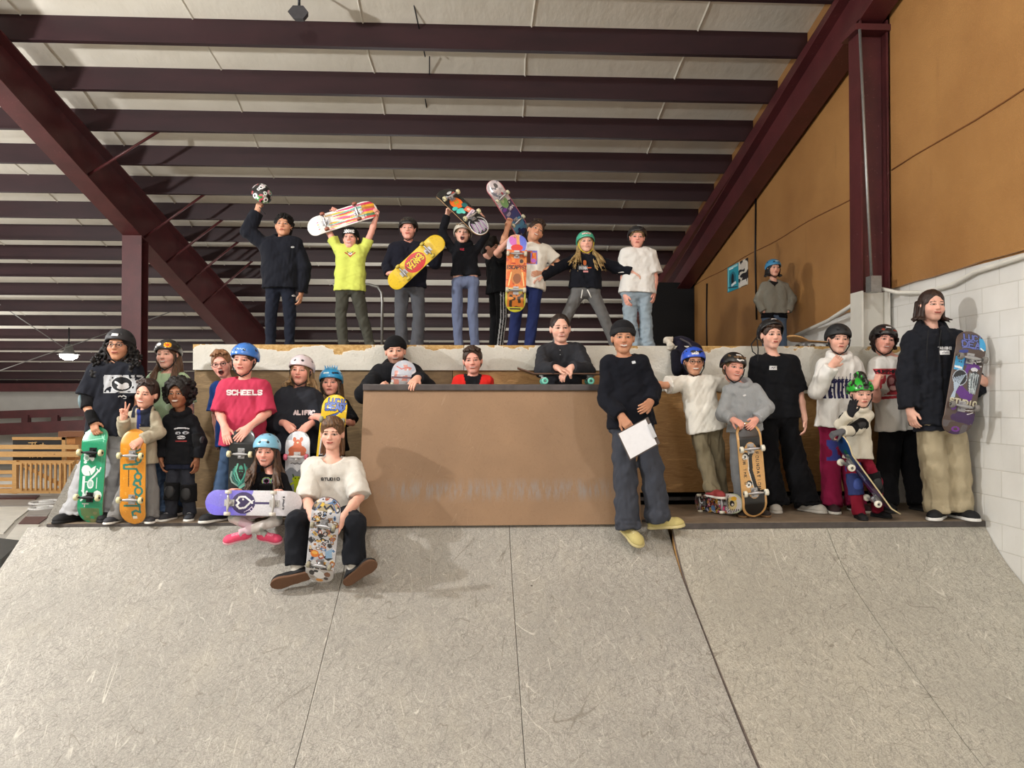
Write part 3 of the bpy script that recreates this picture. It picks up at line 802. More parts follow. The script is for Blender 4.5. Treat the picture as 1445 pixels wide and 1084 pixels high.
    if sp.get('shirt'):
        s = sp['shirt']
        o = garment(s.get('name', 'shirt'), s['col'], s.get('m', .014)*k, s.get('sleeve', .5), s.get('hem', .06), s.get('loose', .02)*k, s.get('neck', .072), s.get('paint'), s.get('sr', .054), s.get('hood', False), s.get('cuffs', False), 7, amp=s.get('amp'))
        J['shirt'] = o
        if s.get('label'): o['label'] = s['label']
        for (px, py, ww, hw, fn) in s.get('dec', ()):
            decal('shirt_print', o, at(px, py, D-.13), ww, hw, fn, o, res=.003)
    # ---------------- shoes
    sh = sp.get('shoes')
    if sh:
        for i in (0, 1):
            if sh.get('only') is not None and i != sh['only']: continue
            shoe(body, J['an'][i], toes[i], ups[i], k*sh.get('s', 1.), sh['col'], sh.get('sole', (225, 222, 215)), sh.get('high', False), sh.get('lace'))
    if sp.get('socks'):
        for i in (0, 1):
            F = Field(J['an'][i]-.12*k, J['an'][i]+.2*k, .007*k); q = lerp(J['an'][i], J['kn'][i], .24); F.cap(J['an'][i]-.01*k*nrm(ups[i]), q, .046*k, .050*k, k=0, cut=1.)
            put_sdf('sock', F, M_CLOTH, body, srgb(sp['socks']))
    # ---------------- head wear
    hh_ = sp.get('hairkind')
    if hh_: hair(body, hd, HF, hk, hh_, sp.get('haircol', (50, 35, 28)), seed=sp.get('seed', 1), helm='helmet' in sp, col2=sp.get('haircol2'), sp=sp)
    if sp.get('helmet'): J['helmet'] = helmet(body, hd, HF, hk, **sp['helmet'])
    if sp.get('beanie'): J['beanie'] = beanie(body, hd, HF, hk, **sp['beanie'])
    if sp.get('glasses'): glasses(body, hd, HF, hk, sp['glasses'])
    J.update(hd=hd, HF=HF, hk=hk, body=body, neck=neck, shm=shm, hpm=hpm, back=back, k=k, w=w)
    if sp.get('extra'): sp['extra'](J, sp)
    return J

def pad(name, parent, a, b, r, col=(22, 22, 24), cap_c=None, capdir=(0, -1, 0), capr=.05, capcol=(40, 40, 44)):
    """elbow or knee pad: a sleeve from a to b and a hard cap"""
    m = (a+b)/2; F = Field(np.minimum(a, b)-r*1.6, np.maximum(a, b)+r*1.6, .007)
    F.cap(a, b, r, r*.95, k=0, cut=1., cut0=True); F.folds(.003, 60, 3)
    o = put_sdf(name, F, M_CLOTH, parent, srgb(col))
    if o is not None and capr:
        F = Field(m-capr*2.2, m+capr*2.2, .006); d = nrm(capdir); ax_ = nrm(b-a); s = np.cross(ax_, d)
        F.ell(m+d*r*.85, np.stack([nrm(s), d, ax_]), (capr*.85, capr*.42, capr*1.15), k=0)
        put_sdf('pad_cap', F, M_MATTE, o, srgb(capcol))
    return o
# ------------------------------------------------------------------ skateboards
M_AXLE = flat_mat('cast_metal', (175, 175, 178), .35, .85, .08)
M_DARKM = flat_mat('dark_metal', (35, 35, 38), .4, .6, .08)
M_PLY = flat_mat('maple_ply', (205, 160, 105), .55, 0, .15, 80)
M_GRIP = flat_mat('grip_tape', (22, 22, 23), .95, 0, .3, 400, bump=.6)
_wheel = {}
def deck_z(v, kick=.255):
    a = np.maximum(np.abs(v)-kick, 0); return np.where(a < .03, a*a*6.5, .03*.03*6.5+(a-.03)*.39)

def skateboard(label, A, B, normal, paint, wheel=(225, 215, 185), truck=None, edge=None, half=.1025, dull=False, trucks=True, group=None, length=None, core=None):
    """A, B: the two ends in the place; normal: where the graphic faces"""
    A, B = np.asarray(A, float), np.asarray(B, float); v = B-A; ln = length or np.linalg.norm(v); v = nrm(v); c = (A+B)/2
    n = nrm(np.asarray(normal, float)-v*np.dot(normal, v)); u = np.cross(v, n)       # u right when the graphic is seen with v up
    HL = ln/2; sc = HL/.395; Wd = half*sc
    nv, nu = 250, 68
    s = np.linspace(-1, 1, nv+1); s = np.sign(s)*(1-(1-np.abs(s))**1.25); t = np.linspace(-1, 1, nu+1)
    vv = s*HL; cap = .115*sc
    hw = np.where(np.abs(vv) < HL-cap, Wd, Wd*np.sqrt(np.clip(1-((np.abs(vv)-(HL-cap))/cap)**2.3, 0.0004, 1)))
    Ug = t[None, :]*hw[:, None]; Vg = np.repeat(vv[:, None], nu+1, 1)
    Zg = -deck_z(Vg/sc)*sc-np.abs(t[None, :])**3*.006*sc*np.ones_like(Ug)       # rises away from the graphic side
    base = c
    bot = Ug[..., None]*u+Vg[..., None]*v+Zg[..., None]*n+n*.0055; top = bot-n*.011
    N1 = (nv+1)*(nu+1); Vx = np.concatenate([bot.reshape(-1, 3), top.reshape(-1, 3)])
    I = np.arange(N1).reshape(nv+1, nu+1)
    Fb = np.stack([I[:-1, :-1], I[:-1, 1:], I[1:, 1:], I[1:, :-1]], -1).reshape(-1, 4)
    Ft = Fb[:, ::-1]+N1
    loop = np.concatenate([I[0, :], I[1:, -1], I[-1, ::-1][1:], I[::-1, 0][1:-1]])
    nx = np.roll(loop, -1); Fe = np.stack([loop, loop+N1, nx+N1, nx], 1)
    Uc = (Ug[:-1, :-1]+Ug[:-1, 1:]+Ug[1:, 1:]+Ug[1:, :-1])/4/sc; Vc = (Vg[:-1, :-1]+Vg[1:, :-1])/2/sc
    P = Paint(Uc, Vc, (200, 200, 200)); paint(P)
    cols = np.concatenate([P.C.reshape(-1, 3), np.tile(srgb((25, 25, 25)), (len(Ft), 1)), np.tile(srgb(edge or (205, 160, 105)), (len(Fe), 1))])
    fm = np.concatenate([np.zeros(len(Fb)), np.ones(len(Ft)), np.full(len(Fe), 2)])
    root = empty('skateboard', base); tag(root, label, 'skateboard', group)
    me_edge = flat_mat('deck_edge_%d_%d_%d' % tuple(edge), edge, .5) if edge else M_PLY
    d = mesh_np('deck', Vx, np.concatenate([Fb, Ft, Fe]), [M_DECK, M_GRIP, me_edge], root, fcol=cols, fmat=fm)
    if trucks:
        tm = truck or M_AXLE
        wm = flat_mat('wheel_%d_%d_%d' % tuple(wheel), wheel, .45)
        for sg in (-1, 1):
            vc = sg*.182*sc; z0 = .0055
            m = MB(); p = lambda a, b, z: u*a*sc+v*(vc+b*sc)+n*(z0+z*sc)
            m.obox(p(0, 0, .004), u*.027*sc, v*.040*sc, n*.004*sc)
            m.obox(p(0, sg*.004, .016), u*.015*sc, v*.020*sc, n*.012*sc)
            m.tube([p(0, -sg*.020, .006), p(0, -sg*.012, .048)], .011*sc, 10)        # kingpin and bushings
            m.tube([p(0, -sg*.012, .020), p(0, -sg*.011, .034)], .017*sc, 12)
            m.tube([p(-.070, 0, .046), p(-.045, 0, .046), p(-.02, 0, .040), p(.02, 0, .040), p(.045, 0, .046), p(.070, 0, .046)], [.0075*sc, .0095*sc, .0150*sc, .0150*sc, .0095*sc, .0075*sc], 10)
            m.tube([p(-.106, 0, .046), p(.106, 0, .046)], .004*sc, 6)
            for a in (-.02, .02):
                for b in (-.03, .03): m.tube([p(a, b, .007), p(a, b, .0105)], .0042*sc, 6)
            tr = m.build('truck', tm, root)
            for sx in (-1, 1):
                if 'w' not in _wheel or True:
                    w = MB(); R = .0268*sc; q = lambda x, r, a: p(sx*x, 0, .046)+(v*math.cos(a)+n*math.sin(a))*r
                    prof = [(.073, .006), (.073, R*.55), (.0735, R*.86), (.077, R), (.098, R), (.1015, R*.86), (.102, R*.55), (.0985, R*.42), (.0985, .004*sc)]
                    ng = 20; Vw = [q(x, r, 2*PI*j/ng) for x, r in prof for j in range(ng)]
                    Fw = [(i*ng+j, i*ng+(j+1) % ng, (i+1)*ng+(j+1) % ng, (i+1)*ng+j) for i in range(len(prof)-1) for j in range(ng)]
                    w.add(Vw, Fw, True); wo = w.build('wheel', wm, tr)
                    nb = MB(); nb.tube([p(sx*.097, 0, .046), p(sx*.104, 0, .046)], .0085*sc, 8); nb.build('bearing', M_DARKM, tr)
    return root

# ---- graphics: U right, V up along the board; deck runs V -.395 .. .395, U -.1 .. .1
def g_streaks(P):
    P.fill(P.U < 9, (236, 232, 226)); cols = [(228, 70, 130), (240, 190, 40), (110, 185, 170), (215, 60, 70), (245, 205, 60), (240, 110, 150)]
    r = np.random.default_rng(4)
    for i in range(30):
        x = -.085+.17*((i*7) % 12)/11; y0 = r.uniform(-.20, .12); ln = r.uniform(.12, .30); wd = r.uniform(.006, .012); dx = r.uniform(.0, .02)
        P.poly([(x-wd*.3, y0), (x+wd*.3, y0), (x+wd+dx*.5, y0+ln*.6), (x+dx, y0+ln), (x-wd+dx*.5, y0+ln*.5)], cols[i % 6])
    m = (P.V > .24) & (np.abs(P.U) < .092)
    for i, c in enumerate([(215, 50, 90), (240, 180, 40), (190, 110, 30), (225, 60, 110), (235, 190, 60), (70, 130, 100), (215, 60, 60)]): P.fill(m & (P.U > -.09+.026*i) & (P.U < -.064+.026*i) & (P.V < .375), c)
    P.fill((np.abs(P.U) > .090), (240, 236, 230)); P.fill((P.V < -.20) & (vnoise(P.U, P.V, 40, 2) > .25), (238, 235, 230))
    for i, x in enumerate((-.04, -.015, .01, .035)): P.poly([(x, -.36), (x+.006, -.36), (x+.02, -.27), (x+.012, -.25)], cols[i])
def g_santa(P):
    P.fill(P.U < 9, (232, 196, 40)); P.noise(60, 3, .86, (214, 176, 50)); P.ell(0, -.01, .098, .130, (205, 45, 50))
    P.text('SANTA', -.020, .098, .050, .0085, (30, 60, 50), rot=-PI/2, wid=1.0, adv=5.3); P.text('CRUZ', .040-.105+.015, .088, .050, .0085, (30, 60, 50), rot=-PI/2, wid=1.1, adv=5.3)
    P.text('SANTA', -.018, .098, .048, .0050, (240, 205, 50), rot=-PI/2, wid=1.0, adv=5.4); P.text('CRUZ', .042-.105+.015, .088, .048, .0050, (240, 205, 50), rot=-PI/2, wid=1.1, adv=5.4)
def g_sticker_orange(P):
    P.fill(P.U < 9, (28, 28, 30)); P.ell(0, .10, .062, .085, (238, 112, 40)); P.line([(-.02, .07), (-.005, .13), (.01, .08), (.03, .13)], .005, (150, 160, 50)); P.line([(-.03, .1), (.03, .10)], .004, (150, 160, 50))
    P.ell(-.06, .04, .03, .026, (70, 195, 180)); P.ell(-.035, -.02, .045, .035, (90, 205, 190)); P.ell(-.02, -.05, .02, .03, (110, 215, 200)); P.ell(.05, .02, .03, .04, (40, 110, 110))
    P.rect(.045, -.06, .035, .045, (235, 120, 90), .3); P.ell(.045, -.055, .016, .02, (235, 215, 190)); P.rect(.02, -.12, .07, .022, (225, 205, 215), .4); P.line([(-.03, -.14), (.07, -.1)], .003, (120, 60, 120))
    P.noise(70, 9, .72, (215, 215, 225)) if False else None
    for i in range(12): P.line([(-.08+.015*i, -.37+.01*(i % 3)), (-.06+.012*i, -.24-.012*(i % 4))], .0042, (205, 205, 215) if i % 3 else (190, 150, 200))
    P.ell(-.05, .22, .04, .02, (180, 185, 195), .5); P.ell(.03, .27, .03, .02, (205, 205, 205), .2); P.rect(.06, .24, .02, .012, (200, 90, 80), .4)
    P.fill((P.V < -.2) & (np.hypot(P.U/.094, (P.V+.29)/.105) > .96) & (np.hypot(P.U/.094, (P.V+.29)/.105) < 1.04), (235, 235, 235))
def g_purple_worn(P):
    P.fill(P.U < 9, (60, 45, 90)); P.fill(P.V > .08, (196, 186, 190)); P.noise(28, 2, .6, (150, 140, 160)); P.fill((P.V > .08) & (vnoise(P.U, P.V, 35, 6) > .55), (215, 205, 205))
    P.fill((P.V < -.05) & (vnoise(P.U, P.V, 22, 8) > .45), (45, 55, 110)); P.fill((P.V < -.16) & (vnoise(P.U, P.V, 25, 9) > .45), (95, 150, 185))
    P.ell(.0, .10, .05, .075, (120, 165, 105)); P.ell(-.01, .13, .02, .03, (180, 205, 150)); P.ell(.055, .06, .022, .03, (30, 28, 38)); P.ell(.055, .06, .010, .014, (190, 190, 190))
    P.ell(-.05, .02, .03, .022, (110, 50, 150)); P.line([(-.06, .27), (-.03, .33), (0, .29), (.03, .35)], .006, (60, 65, 80)); P.ell(.03, .32, .022, .03, (45, 45, 50)); P.ell(-.05, .25, .016, .05, (120, 125, 140), .4)
    P.line([(.02, -.02), (.035, .01), (.05, -.02), (.065, .01), (.08, -.02)], .004, (235, 235, 235)); P.rect(.03, .20, .014, .02, (190, 40, 60)); P.fill(np.abs(P.U) > .094, (200, 110, 120))
def g_escapist(P):
    P.fill(P.U < 9, (228, 110, 40)); P.fill(P.V > .23, (205, 205, 225)); P.ell(-.035, .33, .045, .06, (214, 120, 200)); P.ell(.055, .30, .04, .10, (110, 125, 225)); P.poly([(-.01, .39), (.02, .39), (.035, .24), (0, .24)], (238, 170, 110)); P.ell(.0, .25, .06, .035, (225, 55, 50))
    P.fill((P.V < .22) & (P.V > -.15) & (vnoise(P.U, P.V, 22, 3) > .52), (240, 140, 60)); P.fill((P.V < .22) & (P.V > -.15) & (vnoise(P.U, P.V, 30, 5) > .68), (190, 62, 25))
    P.ell(.05, .115, .03, .04, (215, 130, 60)); P.ell(.05, .115, .018, .02, (60, 30, 25)); P.ell(0, -.03, .055, .09, (205, 128, 62)); P.ell(0.01, -.06, .04, .05, (150, 85, 40)); P.line([(-.05, .0), (-.075, -.13)], .006, (250, 215, 140)); P.line([(.06, .0), (.08, -.13)], .006, (250, 215, 140))
    P.text('ESCAPIST', -.092, .035, .035, .0042, (60, 22, 20), wid=.92, adv=4.6)
    P.rect(0, -.16, .11, .004, (250, 230, 150)); P.fill(P.V < -.165, (196, 190, 70)); P.fill((P.V < -.165) & (np.abs(P.U) < .085) & (P.V > -.345) , (205, 120, 45)); P.fill((P.V < -.165) & (P.V > -.345) & (np.abs(P.U) < .085) & (vnoise(P.U, P.V, 35, 11) > .55), (60, 45, 30)); P.ell(.04, -.20, .025, .015, (235, 215, 60)); P.fill((P.V < -.35), (215, 210, 60)); P.rect(0, -.362, .055, .008, (70, 60, 60)); P.ell(-.05, -.26, .03, .012, (235, 150, 60)); P.fill((P.V < -.165) & (P.V > -.19), (190, 215, 190))
def g_green(P):
    P.fill(P.U < 9, (24, 140, 98)); P.fill((P.V < -.27) & (np.abs(P.U) < .075) & (vnoise(P.U, P.V, 24, 2) > .25), (84, 112, 62)); P.fill((P.V < -.30) & (np.abs(P.U) < .06) & (vnoise(P.U, P.V, 30, 6) > .5), (120, 120, 78))
    w = (215, 222, 220)
    P.ell(-.05, .135, .026, .026, w); P.ell(-.05, .135, .018, .018, (150, 190, 175)); P.ell(-.005, .135, .018, .024, w, .4); P.ell(.012, .155, .010, .012, w); P.ell(-.065, .165, .010, .012, w); P.ell(-.06, .10, .014, .01, w)
    P.ell(-.045, .035, .040, .045, w, .5); P.poly([(-.01, .05), (.03, .075), (.025, .03), (.0, .0), (-.03, -.01)], w); P.line([(-.02, .03), (-.01, .0)], .003, (24, 140, 98))
    P.rect(-.062, -.075, .011, .062, w); P.rect(-.043, -.06, .02, .004, w); P.ell(-.005, -.075, .027, .038, w, 0); P.ell(-.005, -.075, .018, .026, (150, 190, 175), 0); P.line([(-.005, -.035), (.03, 0), (.055, .035)], .007, w); P.line([(.04, .05), (.06, .03), (.07, .06)], .005, w); P.line([(.045, -.02), (.045, -.11)], .0022, w)
    P.ell(.055, -.165, .035, .038, w); P.line([(-.07, -.13), (-.055, -.15), (-.055, -.19), (-.075, -.21)], .007, w); P.ell(-.03, -.14, .01, .01, w); P.line([(-.03, -.15), (-.03, -.19)], .009, w); P.rect(-.055, -.165, .012, .010, w); P.line([(-.06, -.235), (-.01, -.235)], .004, (200, 205, 200)); P.line([(-.04, -.235), (-.04, -.26)], .004, (200, 205, 200))
    P.line([(.07, .16), (.075, .12), (.068, .08), (.078, .07)], .002, (60, 170, 130)); P.line([(-.09, .27), (.06, .30), (.085, .29)], .0035, (120, 195, 165)); P.line([(.05, .33), (.06, .30), (.07, .33), (.075, .27)], .0025, (150, 210, 185))
def g_chocolate(P):
    P.fill(P.U < 9, (216, 142, 30)); P.noise(50, 4, .88, (225, 160, 60)); t = (38, 120, 108)
    def ring(x, y, a, b): P.ell(x, y, a, b, t); P.ell(x, y, a-.016, b-.016, (216, 142, 30))
    P.line([(.02, -.32), (-.0, -.33), (.0, -.29), (.03, -.275), (.062, -.29), (.062, -.24), (.04, -.235)], .0088, t)
    P.line([(-.06, -.235), (.06, -.235), (.03, -.19), (.06, -.17), (.05, -.14)], .0088, t); ring(.05, -.115, .036, .040); P.line([(.04, -.07), (.01, -.06), (.02, -.03), (.06, -.03), (.065, -.06)], .0088, t); ring(.045, .005, .034, .036)
    P.line([(.05, .03), (.03, .07), (-.07, .07), (-.07, .10), (.04, .11)], .0088, t); ring(.045, .15, .030, .036); P.line([(.07, .18), (.0, .20), (.06, .23), (-.01, .235)], .0088, t); ring(.02, .275, .030, .030)
    P.line([(-.03, -.075), (-.03, .06)], .0022, (60, 45, 25)); 
    for i in range(12): P.line([(-.034, -.07+.011*i), (-.026, -.066+.011*i)], .0018, (60, 45, 25))
    P.rect(.015, -.335, .018, .012, (225, 215, 195), .1)
def g_feather(P):
    P.fill(P.U < 9, (26, 28, 30)); P.fill((P.V < -.1) & (vnoise(P.U, P.V, 16, 5) > .68), (70, 74, 76)); cs = [(120, 200, 175), (80, 170, 150), (50, 120, 110), (140, 170, 160)]
    for s in (-1, 1):
        for i in range(4):
            P.line([(s*(.028+.016*i), .095-.022*i), (s*(.042+.014*i), .04-.02*i), (s*(.022+.016*i), -.02-.012*i), (-s*(.018-.004*i), -.085-.006*i)], .0062, cs[i] if s < 0 else cs[(i+1) % 4])
    P.ell(0, .045, .017, .04, (70, 160, 135)); P.ell(0, .02, .017, .014, (26, 28, 30)); P.rect(0, .045, .02, .004, (26, 28, 30)); P.text('CTICS', -.028, .205, .02, .003, (200, 205, 205), wid=.6, adv=5.2)
def g_creature(P):
    P.fill(P.U < 9, (214, 216, 222)); P.fill((P.V < .09) & (P.V < .10-.9*np.abs(np.abs(P.U)-.05)), (146, 150, 158)); P.poly([(-.03, .11), (.03, .11), (0, .05)], (232, 234, 238))
    o = (204, 108, 72); P.ell(0, .235, .075, .045, o); P.ell(0, .275, .035, .05, o); P.poly([(-.08, .19), (.08, .19), (.05, .26), (-.05, .26)], o); P.ell(-.028, .325, .014, .02, o, .3); P.ell(.028, .325, .014, .02, o, -.3); P.ell(0, .30, .008, .006, (240, 225, 190)); P.fill((P.V > .32) & (np.abs(P.U) > .05) & (vnoise(P.U, P.V, 26, 4) > .4), (160, 165, 172))
    y = (190, 205, 30); P.ell(0, -.01, .042, .026, y); P.ell(0, -.05, .028, .045, y); P.line([(-.03, -.04), (-.055, -.055)], .008, y); P.line([(.03, -.04), (.055, -.06)], .008, y); P.line([(-.014, -.08), (-.014, -.12)], .011, y); P.line([(.014, -.08), (.014, -.12)], .011, y); P.line([(-.03, .01), (-.035, .028)], .006, (60, 90, 30)); P.line([(.03, .01), (.035, .028)], .006, (60, 90, 30)); P.ell(-.014, -.003, .006, .006, (40, 60, 20)); P.ell(.016, -.003, .006, .006, (40, 60, 20))
    P.text('TOY MACHINE', -.055, .115, .014, .0018, (50, 50, 55), wid=.65, adv=5.4) if False else P.line([(-.055, .12), (-.04, .128), (-.02, .118), (0, .127), (.02, .118), (.04, .128), (.055, .12)], .003, (50, 50, 55))
    P.fill((P.V < -.14) & (vnoise(P.U, P.V, 12, 6) > .5), (150, 154, 162))
def g_lucid(P):
    P.fill(P.U < 9, (236, 196, 24)); P.fill((P.V < .10) & (P.V > -.5) & (vnoise(P.U, P.V, 22, 3) > .35), (35, 35, 40)); P.fill((P.V < .08) & (vnoise(P.U, P.V, 26, 8) > .55), (222, 222, 228)); P.fill((P.V < .0) & (vnoise(P.U, P.V, 18, 12) > .62), (96, 50, 120)); P.fill((np.abs(P.U) > .085) & (P.V < .1), (236, 196, 24))
    for c, th in (((25, 28, 40), .0105), ((74, 104, 190), .0056)):
        P.text('LUCID', -.055, .325, .036, th*.75, c, wid=1.0, adv=5.2); P.text('DEAD', -.068, .262, .050, th, c, wid=.92, adv=5.1, rot=.08); P.line([(-.05, .205), (.02, .235), (.06, .26), (.058, .30)], th, c)
    P.line([(-.03, .20), (.02, .215), (.05, .245)], .006, (250, 220, 60))
def g_heart(P):
    P.fill(P.U < 9, (218, 216, 222)); P.fill(P.V > .02-.25*P.U, (128, 120, 214)); P.fill((P.V > .02-.25*P.U) & (P.V > .1) & (vnoise(P.U, P.V, 10, 3) > .5), (122, 112, 222))
    P.ell(0, .07, .088, .095, (52, 36, 92)); P.line([(0, 0), (0, -.16)], .009, (52, 36, 92)); P.ell(0, -.155, .012, .014, (40, 30, 60)); P.ell(0, -.155, .006, .007, (230, 230, 235))
    w = (240, 240, 242); P.line([(0, 0.02), (-.038, .055), (-.045, .10), (-.02, .125), (0, .105), (.02, .125), (.048, .105), (.05, .06), (.02, .02), (0, .00)], .0075, w); P.ell(.028, .075, .008, .008, w); P.line([(.0, .02), (.02, -.01)], .005, w)
    P.line([(-.06, .03), (-.03, .0), (-.05, -.01)], .0025, (230, 220, 240)); P.line([(-.075, .06), (-.05, .02), (-.07, .0), (-.04, -.015)], .002, (230, 220, 240))
    P.text('BLUEPRINT', -.048+.0, -.262, .012, .0020, (60, 60, 70), wid=.9, adv=5.2); P.rect(.052, -.256, .006, .008, (60, 60, 70))
def g_stickers(P):
    P.fill(P.U < 9, (206, 206, 212)); cols = [(30, 30, 34), (235, 235, 235), (190, 120, 60), (230, 190, 90), (90, 130, 180), (60, 60, 66), (215, 215, 225), (170, 90, 70), (225, 225, 230), (40, 40, 44), (150, 120, 90)]
    P.stickers(cols, 130, 21, (.009, .026)); P.ell(-.055, -.10, .034, .034, (228, 130, 50)); P.ell(-.055, -.092, .024, .014, (240, 185, 90)); P.poly([(.03, -.07), (.085, -.03), (.09, -.12), (.04, -.13)], (150, 185, 220))
    P.fill((P.V < -.24), (190, 186, 184)); P.poly([(-.03, -.27), (.0, -.25), (.03, -.27), (.06, -.30), (.03, -.33), (0, -.35), (-.03, -.33), (-.06, -.30)], (236, 236, 238)); P.ell(-.065, -.285, .022, .028, (50, 46, 46)); P.ell(.065, -.285, .026, .028, (128, 84, 58)); P.ell(0, -.362, .03, .018, (220, 150, 70)); P.ell(-.06, -.335, .02, .014, (160, 150, 140)); P.ell(.055, -.335, .018, .018, (70, 55, 50)); P.ell(-.03, -.262, .02, .012, (45, 45, 45)); P.line([(-.08+.0115*i, -.232+(.016 if i % 2 else -.006)) for i in range(15)], .004, (40, 40, 42))
    P.rect(0, .32, .085, .03, (180, 165, 130)); P.line([(-.06, .31), (-.03, .34), (0, .31), (.03, .34), (.06, .31)], .007, (40, 45, 60)); P.ell(-.04, .34, .02, .016, (230, 195, 80)); P.ell(.03, .30, .02, .012, (225, 225, 225)); P.line([(-.085, .29), (-.05, .35)], .004, (80, 110, 170)); P.line([(.085, .29), (.05, .35)], .004, (80, 110, 170))
def g_redworn(P):
    P.fill(P.U < 9, (196, 128, 112)); P.noise(26, 3, .5, (186, 178, 184)); P.noise(40, 7, .6, (205, 200, 205)); P.fill((P.V > .27) & (vnoise(P.U, P.V, 30, 9) > .4), (172, 176, 188)); P.line([(-.06, .34), (-.02, .32), (.02, .335), (.06, .33)], .005, (188, 90, 80)); P.rect(0, .25, .1, .008, (120, 90, 100))
def g_plainwood(P): P.fill(P.U < 9, (190, 150, 100))
def g_dark(P):
    P.fill(P.U < 9, (58, 42, 40)); P.noise(20, 3, .6, (96, 60, 50))
def g_junk(P):
    P.fill(P.U < 9, (40, 38, 44)); cols = [(225, 225, 228), (200, 120, 60), (235, 235, 235), (110, 140, 190), (30, 30, 32), (215, 90, 130), (235, 195, 80), (90, 90, 96), (150, 60, 50)]
    P.stickers(cols, 130, 33, (.009, .026)); P.fill(P.V > .20, (225, 220, 220)); P.ell(0, .28, .07, .06, (225, 205, 150)); P.ell(.0, .285, .03, .028, (40, 36, 36)); P.ell(-.01, .29, .012, .012, (230, 220, 210)); P.ell(.05, .31, .022, .03, (235, 180, 50))
    for i in range(6): P.line([(-.09+.02*i, .21), (-.07+.03*i, .24+.0*i)], .0045, (30, 30, 36))
    for i in range(5): P.line([(-.09, .25+.022*i), (-.06, .26+.022*i)], .005, (30, 32, 50))
    P.fill((np.hypot(P.U/.1, (P.V-.28)/.115) > .93) & (P.V > .28), (190, 200, 170)); P.poly([(-.09, .12), (-.06, .17), (-.02, .16), (-.03, .10)], (225, 80, 130)); P.ell(.06, .0, .025, .035, (220, 120, 50)); P.ell(-.05, -.02, .03, .035, (110, 150, 205))
def g_foundation(P):
    P.fill(P.U < 9, (218, 170, 108)); P.noise(14, 3, .75, (208, 158, 98)) if False else None
    k = (24, 23, 24); e = lambda m: P.fill(m, k)
    ins = np.hypot(P.U/.085, (np.abs(P.V)-.285)/.095) < 1
    e(((np.abs(P.V) > .285) & ins) | ((np.abs(P.V) <= .285) & (np.abs(P.V) > .165) & (np.abs(P.U) < .085)))
    P.ell(0, 0, .082, .235, (218, 170, 108)); P.fill((np.abs(P.V) < .15) & (np.abs(P.U) < .082), (218, 170, 108))
    P.line([(.015, .165), (-.012, .12), (-.016, 0), (.012, -.13), (.040, -.175)], .0165, (235, 232, 225)); P.line([(.017, .165), (-.007, .12), (-.011, 0), (.016, -.13), (.041, -.172)], .0150, k)
    for y in (.115, -.118):
        P.ell(-.045+(y < 0)*.012, y+.012, .024, .026, k); P.ell(-.052+(y < 0)*.012, y, .022, .024, (240, 238, 232)); P.ell(-.050+(y < 0)*.012, y, .008, .009, k)
    P.text('FOUNDATION', .038, .148, .022, .0026, (50, 35, 28), rot=-PI/2, wid=1.2, adv=7.2); P.text('ON THE G', -.071, .102, .021, .0026, (50, 35, 28), rot=-PI/2, wid=1.1, adv=7.3)
def g_galaxy(P):
    P.fill(P.U < 9, (20, 24, 26)); P.fill(P.V > .15, (20, 92, 66)); P.fill((P.V > .12) & (vnoise(P.U, P.V, 14, 4) > .5), (24, 60, 110)); P.fill((P.V < .0) & (vnoise(P.U, P.V, 12, 6) > .5), (66, 30, 84)); P.line([(.0, .08), (.03, .02), (-.02, -.02), (.02, -.1)], .009, (150, 150, 165)); P.ell(.0, .06, .03, .04, (170, 175, 185), 0, .7); P.line([(-.04, .1), (-.05, -.1)], .003, (150, 60, 170))
